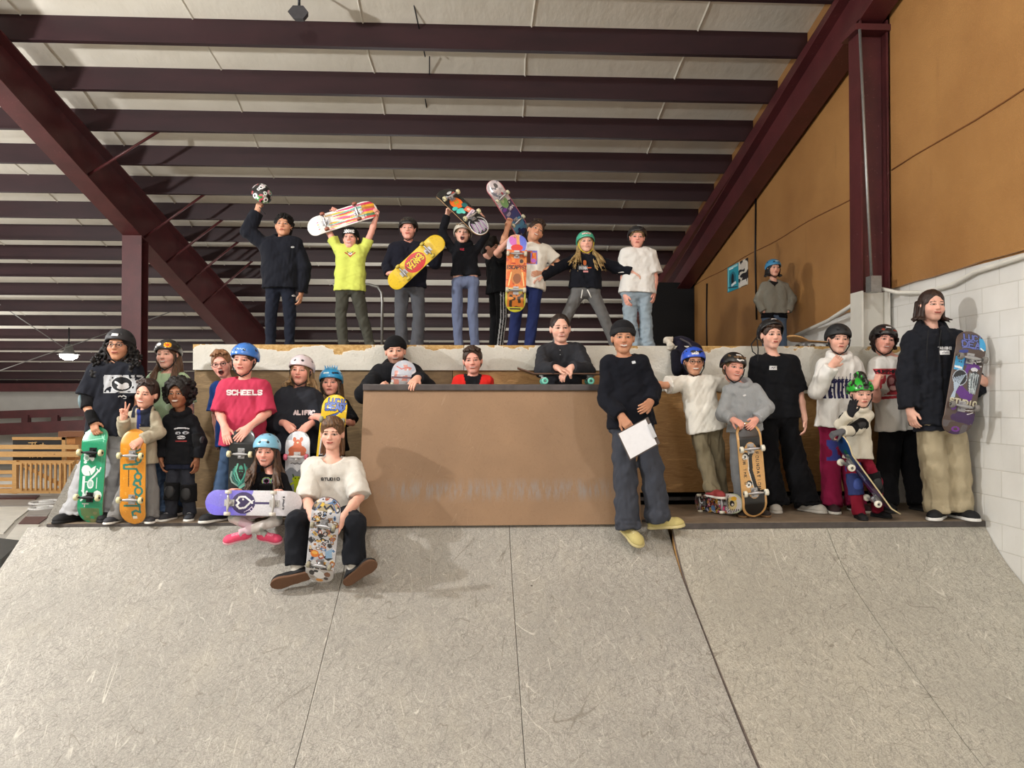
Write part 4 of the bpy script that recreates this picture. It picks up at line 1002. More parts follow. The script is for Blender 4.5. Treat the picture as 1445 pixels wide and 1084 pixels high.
def g_wizard(P):
    P.fill(P.U < 9, (84, 68, 62)); P.fill((P.V < -.22) & (vnoise(P.U, P.V, 16, 3) > .40), (62, 34, 84)); P.fill((P.V < -.30) & (vnoise(P.U, P.V, 22, 5) > .55), (98, 92, 96))
    for c, th in (((24, 26, 44), .0120), ((96, 106, 178), .0062)):
        P.text('LUCID', -.052, .325, .040, th*.8, c, wid=1.0, adv=5.3); P.text('DEAD', -.066, .268, .044, th*.85, c, wid=1.2, adv=5.4); P.line([(-.06, .255), (-.03, .265), (.02, .26), (.06, .268)], th*.6, c)
    P.rect(.085, .305, .026, .045, (60, 160, 214)); P.line([(.07, .27), (.09, .258)], .005, (240, 240, 240)); P.line([(-.07, .225), (-.03, .235)], .012, (44, 60, 140))
    P.poly([(-.075, .17), (.01, .19), (.0, .13), (-.06, .12)], (44, 60, 130)); P.rect(-.066, .135, .031, .05, (62, 162, 216)); P.line([(-.088, .108), (-.048, .104)], .008, (240, 240, 240)); P.ell(-.07, .15, .004, .006, (20, 30, 50)); P.ell(-.055, .148, .004, .006, (20, 30, 50))
    for i in range(3): P.line([(.0+.01*i, .195-.016*i), (.045, .182-.016*i+.012), (.055, .165-.014*i), (.095, .178-.02*i)], .0042, (236, 236, 238) if i % 2 == 0 else (24, 24, 28))
    P.poly([(-.02, .06), (-.01, .14), (.03, .155), (.08, .14), (.09, .11), (.05, .12), (.01, .10), (.0, .05)], (98, 44, 138)); P.poly([(-.06, -.08), (-.03, -.02), (.02, -.06), (.07, -.08), (.06, -.14), (-.02, -.12)], (92, 40, 130))
    P.ell(-.045, .03, .052, .062, (28, 30, 36)); P.ell(-.045, .03, .052, .062, (176, 186, 200), 0, .9)
    for i in range(7): P.line([(-.01-.012*i, .06-.006*i), (-.035-.008*i, .0), (-.058-.002*i, -.07), (-.062-.004*i, -.13)], .0027, (168, 186, 206))
    P.ell(.048, .105, .026, .016, (214, 214, 220)); P.ell(.055, .01, .042, .085, (52, 56, 62))
    for i in range(12): P.line([(.02+.006*i, .08-.003*(i % 4)), (.022+.0055*i+.006*math.sin(i*2), .02), (.035+.004*i, -.06-.008*(i % 3))], .0022, (150, 164, 170) if i % 2 else (196, 204, 208))
    P.text('STUDIO', -.085, -.165, .034, .0046, (205, 200, 170), wid=1.05, adv=5.6); P.line([(.03, -.19), (.09, -.18)], .004, (236, 236, 238)); P.line([(.02, -.21), (.09, -.20)], .004, (236, 236, 238)); P.line([(.05, -.235), (.09, -.215)], .003, (236, 236, 238)); P.ell(-.055, -.19, .02, .03, (98, 44, 138), 0, .3); P.ell(0, -.355, .03, .02, (120, 50, 150), 0, .5)
# ------------------------------------------------------------------ the place
ZF = -1.2           # building floor
DK = 1.425          # upper deck
M_RED = None
def mat_red():
    t = NT('maroon_steel', .42, 0, .45); o = t.obj(); n = t.noise(o, 3.0, 5, .6); f = t.noise(o, 40, 3)
    c = t.mix(t.ramp(n, [(.3, 0.), (.7, 1.)]), L(68, 28, 30), L(86, 37, 39)); c = t.mix(t.ramp(f, [(.66, 0.), (.74, .5)]), c, L(140, 104, 100)); t.color(c); t.bump(f, .1, .003); return t.m
def mat_purlin():
    t = NT('dark_purlin_paint', .5, 0, .4); o = t.obj(); n = t.noise(t.mapping(o, (.3, 1, 1)), 5, 4)
    t.color(t.mix(t.ramp(n, [(.3, 0.), (.7, 1.)]), L(40, 19, 23), L(52, 26, 30))); return t.m
def mat_insul():
    t = NT('roof_insulation', .6, 0, .35); o = t.obj(); n = t.noise(o, 1.3, 4, .6); m = t.noise(t.mapping(o, (1, .35, 1)), 6, 4)
    c = t.mix(t.ramp(n, [(.3, 0.), (.7, 1.)]), L(222, 216, 202), L(234, 229, 217)); t.color(c); t.bump(m, .3, .04); return t.m
def mat_block():
    t = NT('painted_block', .6, 0, .4); o = t.obj(); r = t.mapping(o, rot=(PI/2, 0, PI/2))
    br = t.new('ShaderNodeTexBrick', dict(offset=.5, squash=1.0), Scale=1.0, i1=(.9, .9, .9, 1), i2=(.97, .97, .97, 1), i3=(.80, .79, .77, 1), i5=.005, i6=.35, i8=.405, i9=.203)
    sx = t.new('ShaderNodeSeparateXYZ', None, Vector=o).outputs; cb = t.new('ShaderNodeCombineXYZ', None, X=sx[1], Y=sx[2]).outputs[0]; t.l.new(cb, br.inputs[0])
    n = t.noise(o, 18, 5, .7); d = t.noise(o, 1.2, 5, .6); s = t.noise(t.mapping(o, (1, 1, .25)), 7, 5, .7)
    base = t.mix(t.ramp(d, [(.35, 0.), (.7, 1.)]), L(222, 220, 215), L(236, 235, 231)); base = t.mix(t.ramp(s, [(.62, 0.), (.75, .5)]), base, L(192, 187, 178))
    base = t.mix(1., base, br.outputs[0], 'MULTIPLY'); t.color(base)
    hh = t.math('ADD', t.math('MULTIPLY', br.outputs[1], -1.2), t.math('MULTIPLY', n, .5)); t.bump(hh, .45, .005); return t.m
def mat_orange():
    t = NT('amber_wall_panel', .36, 0, .5); o = t.obj(); n = t.noise(o, .8, 5, .6); f = t.noise(o, 90, 3); s = t.noise(t.mapping(o, (1, 1, .12)), 3.5, 5, .7)
    c = t.mix(t.ramp(n, [(.3, 0.), (.7, 1.)]), L(150, 105, 60), L(174, 128, 76)); c = t.mix(t.ramp(s, [(.6, 0.), (.75, .45)]), c, L(128, 84, 48))
    c = t.mix(t.ramp(f, [(.62, 0.), (.7, .25)]), c, L(206, 160, 104)); t.color(c); t.b.inputs['Roughness'].default_value = .38; t.bump(t.math('ADD', f, t.math('MULTIPLY', t.noise(o, 2.2, 3), 1.5)), .22, .02); return t.m
def mat_ramp(name, tint):
    t = NT(name, .5, 0, .4); o = t.obj()
    sp = t.noise(o, 110, 3, .7); sp2 = t.noise(o, 30, 4, .7); big = t.noise(o, .9, 5, .6); mid = t.noise(t.mapping(o, (1, .5, .5)), 4, 4, .6)
    c = t.mix(t.ramp(sp, [(.34, 0.), (.64, 1.)]), L(*(x*.84 for x in tint)), L(*(min(255, x*1.06) for x in tint)))
    for i, (ry, st, dk) in enumerate(((.5, .10, 1), (-.6, .12, 0), (.15, .10, 1), (-.25, .12, 0), (1.1, .12, 1), (-1.2, .12, 1))):
        fb = t.noise(t.mapping(t.mapping(o, (1, 1, 1), (0, 0, ry), (i*3.7, i, 0)), (1, st, st)), 85+9*i, 2, .6, .35)
        c = t.mix(t.ramp(fb, [(.60, 0.), (.66, .42)]), c, L(*(x*.58 for x in tint)) if dk else L(*(min(255, x*1.22) for x in tint)))
    c = t.mix(t.ramp(sp2, [(.42, .22), (.56, 0.)]), c, L(*(x*.80 for x in tint)))
    c = t.mix(t.ramp(big, [(.35, .45), (.62, 0.)]), c, L(*(x*.80 for x in tint)))
    c = t.mix(t.ramp(mid, [(.52, 0.), (.7, .12)]), c, L(196, 188, 168))
    for i, (sc, rot, st) in enumerate(((1.1, .5, .16), (1.5, -.6, .14), (1.9, 1.1, .18), (1.3, -.15, .10), (2.4, .25, .12), (1.7, -1.1, .2), (3.0, .8, .15), (2.7, -.35, .15))):
        n = t.noise(t.mapping(t.mapping(o, (1, 1, 1), (0, 0, rot), (i*7.3, i*3.1, i*1.7)), (3.2, 3.2*st, 3.2*st)), sc, 1.2, .4, .25)
        a = t.math('ABSOLUTE', t.math('SUBTRACT', t.math('FRACT', t.math('MULTIPLY', n, 9.)), .5)); ln = t.ramp(a, [(0, 1.), (.022, 0.)])
        msk = t.ramp(t.noise(t.mapping(o, (1, 1, 1), (0, 0, 0), (i*11., 0, 0)), 3.1+.4*i, 3), [(.52, 0.), (.60, 1.)])
        c = t.mix(t.math('MULTIPLY', t.math('MULTIPLY', ln, msk), .62), c, L(104, 98, 86) if i not in (3, 6) else L(220, 216, 204))
    v = t.new('ShaderNodeTexVoronoi', dict(feature='F1'), Vector=o, Scale=2.6, Randomness=.35).outputs[0]
    c = t.mix(t.ramp(v, [(.020, .85), (.026, 0.)]), c, L(62, 52, 44)); t.color(c); t.bump(sp, .12, .004)
    rr = t.ramp(sp2, [(.3, .40), (.7, .62)]); t.l.new(rr, t.b.inputs['Roughness']); return t.m
def mat_ply(name, a, b, wear=None):
    t = NT(name, .55, 0, .4); o = t.obj(); w = t.mapping(o, (.9, .9, 5.5)); n = t.noise(w, 3.2, 5, .62, 1.6); f = t.noise(t.mapping(o, (1.2, 1.2, 40)), 8, 3)
    c = t.mix(t.ramp(n, [(.36, 0.), (.5, .55), (.56, .2), (.66, 1.)]), L(*a), L(*b)); c = t.mix(t.ramp(f, [(.4, .0), (.75, .35)]), c, L(*(x*.72 for x in a)))
    vo = t.new('ShaderNodeTexVoronoi', None, Vector=t.mapping(o, (1, 1, 1.6)), Scale=2.4, Randomness=1.).outputs[0]; c = t.mix(t.ramp(vo, [(.03, .8), (.06, 0.)]), c, L(58, 36, 20)); t.color(c); t.bump(f, .15, .004); return t.m
def mat_box():
    t = NT('brown_masonite', .5, 0, .4); o = t.obj(); n = t.noise(o, 1.5, 5, .6); f = t.noise(o, 60, 3)
    c = t.mix(t.ramp(n, [(.3, 0.), (.7, 1.)]), L(134, 106, 80), L(152, 121, 92)); c = t.mix(t.ramp(f, [(.55, 0.), (.75, .25)]), c, L(120, 84, 58))
    for i, (sc, rot) in enumerate(((2.0, .6), (2.6, -.5), (3.1, 1.3))):
        q = t.noise(t.mapping(t.mapping(o, (1, 1, 1), (0, rot, 0), (i*5, 0, i*3)), (3, 1, .6)), sc*1.3, 1.5, .4, .3); a = t.math('ABSOLUTE', t.math('SUBTRACT', t.math('FRACT', t.math('MULTIPLY', q, 7.)), .5)); ln = t.ramp(a, [(0, 1.), (.02, 0.)]); c = t.mix(t.math('MULTIPLY', t.math('MULTIPLY', ln, t.ramp(t.noise(o, 2.5+i, 2), [(.5, 0.), (.6, 1.)])), .28), c, L(190, 166, 140) if i % 2 else L(104, 76, 56))
    sx = t.new('ShaderNodeSeparateXYZ', None, Vector=o).outputs
    band = t.ramp(t.math('ABSOLUTE', t.math('SUBTRACT', sx[2], .235)), [(.02, 1.), (.10, 0.)]); st = t.ramp(t.noise(t.mapping(o, (5, 1, 1), (0, .35, 0)), 6, 4, .7), [(.42, 0.), (.62, 1.)])
    xs = t.ramp(t.math('ABSOLUTE', t.math('SUBTRACT', sx[0], .20)), [(.75, 1.), (.95, .15)])
    c = t.mix(t.math('MULTIPLY', t.math('MULTIPLY', t.math('MULTIPLY', band, st), xs), .7), c, L(136, 130, 126)); t.color(c); t.bump(f, .08, .003); return t.m
def mat_whiteboard():
    t = NT('peeling_white_board', .6, 0, .35); o = t.obj(); sx = t.new('ShaderNodeSeparateXYZ', None, Vector=o).outputs; n = t.noise(o, 7, 5, .65); m = t.noise(t.mapping(o, (1, 1, 2)), 2.2, 4, .6); f = t.noise(o, 60, 4)
    osb = t.mix(t.ramp(t.noise(t.mapping(o, (1, 1, 1.4)), 34, 4, .7), [(.35, 0.), (.65, 1.)]), L(170, 130, 72), L(206, 172, 114)); wh = t.mix(t.ramp(m, [(.3, 0.), (.7, 1.)]), L(198, 194, 182), L(216, 213, 204)); wh = t.mix(t.ramp(f, [(.55, 0.), (.8, .3)]), wh, L(150, 144, 130))
    edge = t.math('ADD', t.math('MULTIPLY', t.math('SUBTRACT', sx[2], DK-.075), 7.), t.math('ADD', t.math('MULTIPLY', m, 3.1), t.math('MULTIPLY', n, .9))); k = t.ramp(t.math('SUBTRACT', edge, 2.45), [(.0, 0.), (.05, 1.)])
    c = t.mix(k, wh, osb); e2 = t.ramp(t.math('ABSOLUTE', t.math('SUBTRACT', edge, 2.45)), [(.0, 1.), (.05, 0.)]); c = t.mix(t.math('MULTIPLY', e2, .6), c, L(236, 230, 216)); t.color(c); t.bump(t.math('ADD', t.math('MULTIPLY', k, -.8), f), .4, .01); return t.m
M_RED = mat_red(); M_PUR = mat_purlin(); M_INS = mat_insul(); M_BLK = mat_block(); M_ORG = mat_orange()
M_R1 = mat_ramp('ramp_sheet', (170, 166, 158)); M_R2 = mat_ramp('ramp_sheet_warm', (178, 173, 161))
M_PLYB = mat_ply('plywood_brown', (120, 98, 70), (154, 128, 92)); M_PLYO = mat_ply('plywood_amber', (150, 112, 68), (196, 154, 100)); M_BOX = mat_box(); M_WB = mat_whiteboard()
M_PINE = mat_ply('pine_board', (196, 148, 88), (216, 172, 112))
M_PLAT = flat_mat('worn_platform', (128, 112, 94), .6, 0, .22, 9); M_FASC = flat_mat('dark_fascia', (74, 68, 66), .6, 0, .25, 14); M_WHITE = flat_mat('white_paint', (214, 211, 202), .55, 0, .06, 5)
M_STEEL = flat_mat('galvanised_steel', (150, 150, 148), .4, .7, .1); M_BLACK = flat_mat('plain_black', (16, 15, 16), .9)

def S(o, lab=None, cat=None): return tag(o, lab, cat, None, 'structure')
# floor
f = NT('hall_floor', .5, 0, .4); fo = f.obj(); f.color(f.mix(f.ramp(f.noise(fo, .6, 4), [(.3, 0.), (.7, 1.)]), L(150, 144, 134), L(196, 192, 184)))
S(MB().box((-18, -6, ZF-.2), (4.3, 27, ZF)).build('floor', f.m))
# roof: slopes down away from the camera
def zr(y): return EYE+6.0-.22*y
def hpz(y): return .312-.0045*(y-9)
r = MB(); yy = [-6, 2, 10, 18, 26.3]
r.hexa([(-18, -6, zr(-6)+hpz(-6)), (4.3, -6, zr(-6)+hpz(-6)), (4.3, 27, zr(27)+hpz(27)), (-18, 27, zr(27)+hpz(27)), (-18, -6, zr(-6)+.5), (4.3, -6, zr(-6)+.5), (4.3, 27, zr(27)+.5), (-18, 27, zr(27)+.5)])
ceil = S(r.build('ceiling', M_INS))
for i in range(11):
    x = 2.62-1.95*i; m = MB(); p0 = (x, -5, zr(-5)+.32); p1 = (x, 26.5, zr(26.5)+.32)
    pts = [(x+.03*math.sin(y*1.7+i)+.012*math.sin(y*5.1), y, zr(y)+hpz(y)+.003) for y in np.arange(-4, 26.5, .45)]
    V = []; 
    for p in pts: V += [(p[0]-.02, p[1], p[2]+.005), (p[0]-.004, p[1], p[2]-.018), (p[0]+.004, p[1], p[2]-.018), (p[0]+.02, p[1], p[2]+.005)]
    m.add(V, [(4*j+a, 4*j+a+1, 4*j+a+5, 4*j+a+4) for j in range(len(pts)-1) for a in range(3)], True); m.build('insulation_seam', M_INS, ceil)
for i in range(-4, 20):
    y = 8.93+.9*i if i < 8 else 16.13+1.08*(i-8); z = zr(y); m = MB(); x0, x1 = -17.5, 3.98; hp_ = hpz(y)
    if y > 26: continue
    m.box((x0, y, z), (x1, y+.02, z+hp_)); m.box((x0, y-.055, z), (x1, y, z+.015)); m.box((x0, y+.02, z+hp_-.015), (x1, y+.07, z+hp_))
    o = m.build('roof_purlin', M_PUR); tag(o, 'long dark maroon roof purlin running across under the white roof insulation', 'beam', 'roof purlins')
# right wall
wr = MB().box((4.0, -6, ZF), (4.3, 27, 2.02)); S(wr.build('wall_right', M_BLK))
def panel(y0, y1, zb, name, lab, seed):
    rg = np.random.default_rng(seed); ys = np.linspace(y0, y1, 70); w = np.cumsum(rg.normal(size=70))*.006; w -= np.linspace(w[0], w[-1], 70)
    bot = [(y, zb(y)+w[i]+rg.normal()*.004) for i, y in enumerate(ys)]; top = [(y, zr(y)+.32) for y in ys]
    m = MB(); V = []
    for (a, b), (c, d) in zip(bot, top):
        for xx in (3.965, 4.0): V += [(xx, a, b), (xx, c, d)]
    F = []
    for i in range(69):
        q = 4*i; F += [(q, q+1, q+5, q+4), (q+2, q+6, q+7, q+3), (q, q+4, q+6, q+2)]
    F += [(0, 2, 3, 1)]; m.add(V, F); return tag(m.build(name, M_ORG), lab, 'wall panel')
panel(-4, 7.12, lambda y: 2.03-.012*(y-5), 'wall_panel', 'amber brown wall panel right of the maroon column, above the white blocks', 1)
panel(7.42, 13.7, lambda y: 1.93-.10*(y-7.42), 'wall_panel', 'amber brown wall panel behind the small blue-helmeted kid, left of the maroon column', 2)
up = S(MB().box((4.0, -6, 2.02), (4.3, 27, 9)).build('wall_right', M_ORG))
for (y0, y1, z0, z1) in ((-3, 7.1, 3.56, 3.12), (7.45, 13.6, 3.07, 2.98)):
    pts = [(3.962, y, z0+(z1-z0)*(y-y0)/(y1-y0)+.012*math.sin(y*3)) for y in np.linspace(y0, y1, 26)]
    S(MB().tube(pts, .007, 6).build('trim_1', flat_mat('seam_brown', (120, 74, 36), .6)))
for (y, z0, z1) in ((10.6, 2.05, 3.9), (12.9, 1.6, 2.9)):
    tag(MB().tube([(3.95, y, z0), (3.95, y+.04, (z0+z1)/2), (3.95, y, z1)], .012, 6).build('cable', M_DARKM), 'thin dark cable hanging down the amber panel %s' % ('above the small kid in the blue helmet' if y < 11 else 'beside the black curtain'), 'cable')
tag(MB().box((3.12, 13.8, DK), (4.0, 13.86, 3.05)).build('black_backdrop', M_BLACK), 'black curtain in the far corner of the upper deck', 'backdrop')  # plain black upright sheet filling the far corner
# sticker sheet on the panel
def sticker_sheet():
    nu, nv = 60, 60; uc = (np.arange(nu)+.5)/nu; U, V = np.meshgrid(uc, uc); P = Paint(U, V, (214, 206, 190))
    P.fill(U < .56, (42, 150, 168)); P.rect(.3, .93, .22, .04, (170, 215, 215)); P.ell(.27, .45, .17, .3, (30, 110, 130)); P.ell(.27, .45, .07, .22, (14, 22, 30)); P.rect(.32, .25, .12, .05, (225, 235, 235), .3); P.rect(.06, .5, .03, .45, (120, 200, 210)); P.line([(.06, .18), (.5, .08)], .02, (20, 40, 60)); P.rect(.2, .88, .1, .02, (240, 240, 240))
    P.fill((U > .56) & (vnoise(U, V, 9, 4) > .56), (40, 36, 38)); P.ell(.78, .78, .14, .14, (206, 196, 182)); P.ell(.78, .42, .14, .08, (28, 26, 28)); P.rect(.78, .15, .15, .09, (222, 216, 206))
    a = at(1048, 372, 11.4); V3 = []; y0, y1, z0, z1 = 11.85, 10.95, 2.60, 2.99
    g = np.linspace(0, 1, nu+1); GU, GV = np.meshgrid(g, g); X = np.full(GU.shape, 3.958); Y = y0+(y1-y0)*GU; Z = z0+(z1-z0)*GV
    I = np.arange((nu+1)**2).reshape(nu+1, nu+1); Q = np.stack([I[:-1, :-1], I[:-1, 1:], I[1:, 1:], I[1:, :-1]], -1).reshape(-1, 4)
    o = mesh_np('poster', np.stack([X, Y, Z], -1).reshape(-1, 3), Q, M_PRINT, None, fcol=P.C.reshape(-1, 3), smooth=False); s = o.modifiers.new('thick', 'SOLIDIFY'); s.thickness = .003; s.offset = 1
    tag(o, 'teal and grey sticker poster on the amber wall panel left of the small kid', 'poster')
sticker_sheet()
# rafters and columns
def ibeam_y(m, x, wf, ys, zb, zt, tf=.02):
    """I section running in y, web at x"""
    for a, b in zip(ys[:-1], ys[1:]):
        m.hexa([(x-.008, a, zb(a)), (x+.008, a, zb(a)), (x+.008, b, zb(b)), (x-.008, b, zb(b)), (x-.008, a, zt(a)), (x+.008, a, zt(a)), (x+.008, b, zt(b)), (x-.008, b, zt(b))])
        for z in (zb, zt):
            s = 1 if z is zb else -1
            m.hexa([(x-wf, a, z(a)-tf/2), (x+wf, a, z(a)-tf/2), (x+wf, b, z(b)-tf/2), (x-wf, b, z(b)-tf/2), (x-wf, a, z(a)+tf/2), (x+wf, a, z(a)+tf/2), (x+wf, b, z(b)+tf/2), (x-wf, b, z(b)+tf/2)])
m = MB(); ibeam_y(m, 3.80, .12, [2, 26], lambda y: EYE+3.62-.247*(y-7.14), lambda y: EYE+4.02-.262*(y-7.57)); rr = m.build('roof_rafter', M_RED); tag(rr, 'maroon sloping roof rafter along the amber right wall', 'beam')
m = MB(); ibeam_y(m, -5.40, .14, [2, 25.5], lambda y: EYE+3.45-.27*(y-9.03), lambda y: zr(y)-.012); rl = m.build('roof_rafter', M_RED); tag(rl, 'deep maroon sloping roof rafter crossing the upper left of the hall', 'beam')
for i, k_ in enumerate((2, 4, 5, 6, 7)):
    y = 8.93+.9*k_; m = MB(); m.tube([(-5.3, y+.03, EYE+3.45-.27*(y-9.03)+.05), (-4.35, y+.03, zr(y)+.02)], .022, 4); m.build('brace', M_RED, rl)
m = MB(); m.hexa([(3.83, 3, zr(3)-.20), (3.96, 3, zr(3)-.20), (3.96, 26, zr(26)-.20), (3.83, 26, zr(26)-.20), (3.83, 3, zr(3)-.01), (3.96, 3, zr(3)-.01), (3.96, 26, zr(26)-.01), (3.83, 26, zr(26)-.01)]); tag(m.build('eave_strut', M_RED), 'thin maroon strut under the purlin ends along the right wall', 'beam')
def column_i(x0, x1, y0, y1, z0, z1):
    m = MB(); ym = (y0+y1)/2; xm = (x0+x1)/2
    m.box((x0, y0, z0), (x0+.018, y1, z1)); m.box((x1-.018, y0, z0), (x1, y1, z1)); m.box((x0+.018, ym-.008, z0), (x1-.018, ym+.008, z1)); return m
cr = column_i(3.68, 3.96, 7.14, 7.36, 1.98, EYE+3.62); co = cr.build('wall_column', M_RED); tag(co, 'maroon steel column standing against the amber right wall', 'column')
column_i(3.68, 3.96, 7.14, 7.36, DK, 1.98).build('painted_base', M_WHITE, co)['label'] = 'white painted lower end of the column'
MB().box((3.62, 7.1, EYE+3.5), (3.98, 7.4, EYE+3.56)).build('cap_plate', M_RED, co)
cl = MB(); cl.box((-5.55, 12.35, ZF), (-5.25, 12.37, EYE+2.55)); cl.box((-5.55, 12.6, ZF), (-5.25, 12.62, EYE+2.49)); cl.box((-5.41, 12.37, ZF), (-5.39, 12.6, EYE+2.5)); tag(cl.build('roof_column', M_RED), 'maroon steel column under the left rafter, behind the girl in the stickered helmet', 'column')
# conduits on the right
cd = MB(); cd.tube([(3.66, 7.10, EYE+3.5), (3.70, 7.08, 3.2), (3.73, 7.05, 2.10)], .014, 8); c_o = cd.build('conduit', M_STEEL); tag(c_o, 'grey conduit running down beside the maroon column', 'conduit')
MB().box((3.69, 6.98, 1.95), (3.79, 7.08, 2.10)).build('junction_box', M_STEEL, c_o)
tag(MB().tube([(3.80, 7.04, 1.99), (3.90, 6.9, 1.93), (3.95, 6.6, 1.89), (3.965, 6.2, 1.90), (3.965, 5.9, 1.96), (3.965, 5.0, 2.0), (3.965, 3.5, 2.02)], .019, 8).build('pipe', M_WHITE), 'white painted pipe along the block wall behind the tall man', 'pipe')
tag(MB().tube([(3.70, 7.2, 1.90), (3.85, 8.2, 1.80), (3.97, 9.6, 1.70)], .022, 8).build('pipe', M_WHITE), 'white painted pipe running back along the wall left of the maroon column', 'pipe')
# back wall and left background
S(MB().box((-18, 26.4, ZF), (4.3, 26.6, 2.4)).build('wall_back', flat_mat('pale_liner', (200, 196, 188), .6, 0, .05, 3)))
S(MB().box((-18.2, -6, ZF), (-18, 27, 12)).build('wall_left', flat_mat('pale_liner', (200, 196, 188), .6, 0, .05, 3)))
S(MB().box((-18, -6.2, ZF), (4.3, -6, 12)).build('wall_front', flat_mat('pale_liner', (200, 196, 188), .6, 0, .05, 3)))
def bar(name, lab, cat, px0, px1, y0a, y0b, y1a, y1b, D, th, mat, D1=None):
    """a beam seen between two columns of the photo; the four heights give its slope"""
    D1 = D1 or D; a = at(px0, y0a, D); b = at(px0, y0b, D); c = at(px1, y1a, D1); d = at(px1, y1b, D1)
    f_ = np.array([0, th, 0]); o = MB().hexa([b, d, d+f_, b+f_, a, c, c+f_, a+f_]).build(name, mat)
    if lab: tag(o, lab, cat)
    return o
bar('wall_girt', 'dark maroon eave girt below the farthest purlins', 'beam', -80, 300, 541, 553, 541, 552, 25.2, .25, M_RED)
bar('wall_girt', 'upper of two maroon girts on the pale far wall at left', 'beam', -80, 300, 583, 593, 569, 583, 24.6, .25, M_RED)
bar('wall_girt', 'lower and thicker of two maroon girts on the pale far wall at left', 'beam', -80, 300, 601, 618, 585, 600, 24.4, .25, M_RED)
for i, px in enumerate((-40, 30, 72, 118)):
    bar('girt_bracket', 'small maroon bracket between the two girts on the far wall', 'bracket', px, px+9, 588, 607, 586, 606, 24.5, .2, M_RED)['group'] = 'girt brackets'
# timber fence
Df = 17.0
fe = empty('wooden_fence', at(55, 697, Df)); tag(fe, 'pale timber fence with horizontal rails and a picket gate at far left', 'fence')
def fbar(nm, px0, px1, ya, yb, D=Df, th=.05, mat=None):
    o = bar(nm, None, None, px0, px1, ya, yb, ya, yb, D, th, mat or M_PINE); o.parent = fe; o.matrix_parent_inverse = Matrix.Translation(-fe.location); return o
for a, b in ((628, 634), (637.5, 645), (650, 655)): fbar('rail', -60, 111, a, b, Df, .06)
for a, b in ((664, 669), (674, 679), (684, 688)): fbar('rail', -60, 19, a, b, Df, .06)
fbar('rail', -60, 104, 690, 696.5, Df-.1, .1)
fbar('post', 17, 23, 650, 697, Df-.08, .1); fbar('post', -30, -24, 628, 697, Df-.08, .1); fbar('post', 100, 105, 650, 697, Df-.08, .1)
for i in range(11): fbar('picket', 28+6.9*i, 30.6+6.9*i, 654, 692, Df-.16, .05)
fbar('rail', 23, 103, 652, 656, Df-.12, .05)
p = [at(26, 656, Df-.05), at(31, 654, Df-.05), at(94, 686, Df-.05), at(90, 690, Df-.05)]; q = [v+np.array([0, .05, 0]) for v in p]
o = MB().hexa([p[3], p[2], q[2], q[3], p[0], p[1], q[1], q[0]]).build('diagonal_brace', M_PINE, fe); o.matrix_parent_inverse = Matrix.Translation(-fe.location)
# the black sign with script and its frame behind the fence
sg = empty('sign_board', at(53, 634, 17.8)); tag(sg, 'black sign board with pale script lettering in a wooden frame behind the fence', 'sign')
def sbar(nm, px0, px1, ya, yb, D, th, mat):
    o = bar(nm, None, None, px0, px1, ya, yb, ya, yb, D, th, mat); o.parent = sg; o.matrix_parent_inverse = Matrix.Translation(-sg.location); return o
sbar('panel', 18, 88, 620, 650, 17.8, .04, flat_mat('sign_black', (24, 23, 24), .6)); sbar('frame', 17, 92, 617, 621, 17.75, .06, M_PINE); sbar('frame', 87, 92, 617, 697, 17.75, .06, M_PINE)
for (w_, pts) in (('T', [(40, 625), (47, 625), (52, 624)]), ('s', [(46, 624), (45, 629), (43, 632)]), ('h', [(50, 624), (49, 632), (52, 628), (53, 632)]), ('e', [(55, 630), (58, 627), (55, 628), (56, 632), (59, 631)]), ('t', [(61, 625), (60, 632), (63, 631)]), ('u', [(58, 628), (64, 628)]), ('l', [(42, 646), (44, 641), (47, 640), (46, 646)]), ('m', [(48, 645), (52, 640), (53, 646), (57, 641), (59, 646), (63, 641)])):
    m = MB(); m.tube([at(a, b, 17.7) for a, b in pts], .012, 6); o = m.build('lettering', flat_mat('script_pale', (206, 170, 116), .6), sg); o.matrix_parent_inverse = Matrix.Translation(-sg.location)
tag(bar('cardboard_box', None, None, 92, 106, 617, 650, 617, 650, 18.6, .5, flat_mat('amber_carton', (206, 140, 78), .7)), 'orange-brown carton standing behind the end of the fence', 'box')
tag(bar('shelf_board', None, None, 82, 128, 609, 617, 609, 616, 18.4, .4, flat_mat('shelf_brown', (138, 88, 54), .6)), 'brown board lying level above the sign behind the fence', 'board')
# floor sheets at the left, flat on the hall floor
def sheet(lab, P4, mat, z=ZF, th=.02, name='floor_sheet', cat='floor sheet'):
    V = []
    for px, py in P4:
        d = at(px, py, 10.)-np.array([0, 0, EYE]); t = (z+th-EYE)/d[2]; V.append(np.array([0, 0, EYE])+d*t)
    b = [v-np.array([0, 0, th]) for v in V]; o = MB().add(list(b)+list(V), [(3, 2, 1, 0), (4, 5, 6, 7), (0, 1, 5, 4), (1, 2, 6, 5), (2, 3, 7, 6), (3, 0, 4, 7)]).build(name, mat); tag(o, lab, cat); return o
mc = flat_mat('cream_sheet', (214, 210, 200), .5, 0, .08, 3); mm = flat_mat('maroon_sheet', (86, 48, 48), .5, 0, .15, 3); mg = flat_mat('grey_sheet', (150, 146, 142), .5, 0, .1, 3)
sheet('maroon floor strip in front of the timber fence', [(-60, 704.5), (50, 704.5), (56, 698.5), (-60, 698.5)], mm)
sheet('grey floor sheet behind the cream ones at far left', [(-60, 714), (45, 714), (50, 705), (-60, 705)], mg)
sheet('long cream floor sheet in the middle of the checkered floor', [(-60, 735), (20, 735), (46, 715), (-60, 715)], mc)
sheet('cream floor sheet nearest the ramp at far left', [(-60, 752), (5, 752), (20, 736), (-60, 736)], mc)
sheet('grey floor sheet with two round painted emblems beside the ramp', [(38, 727), (66, 728), (88, 704), (53, 704)], mg)
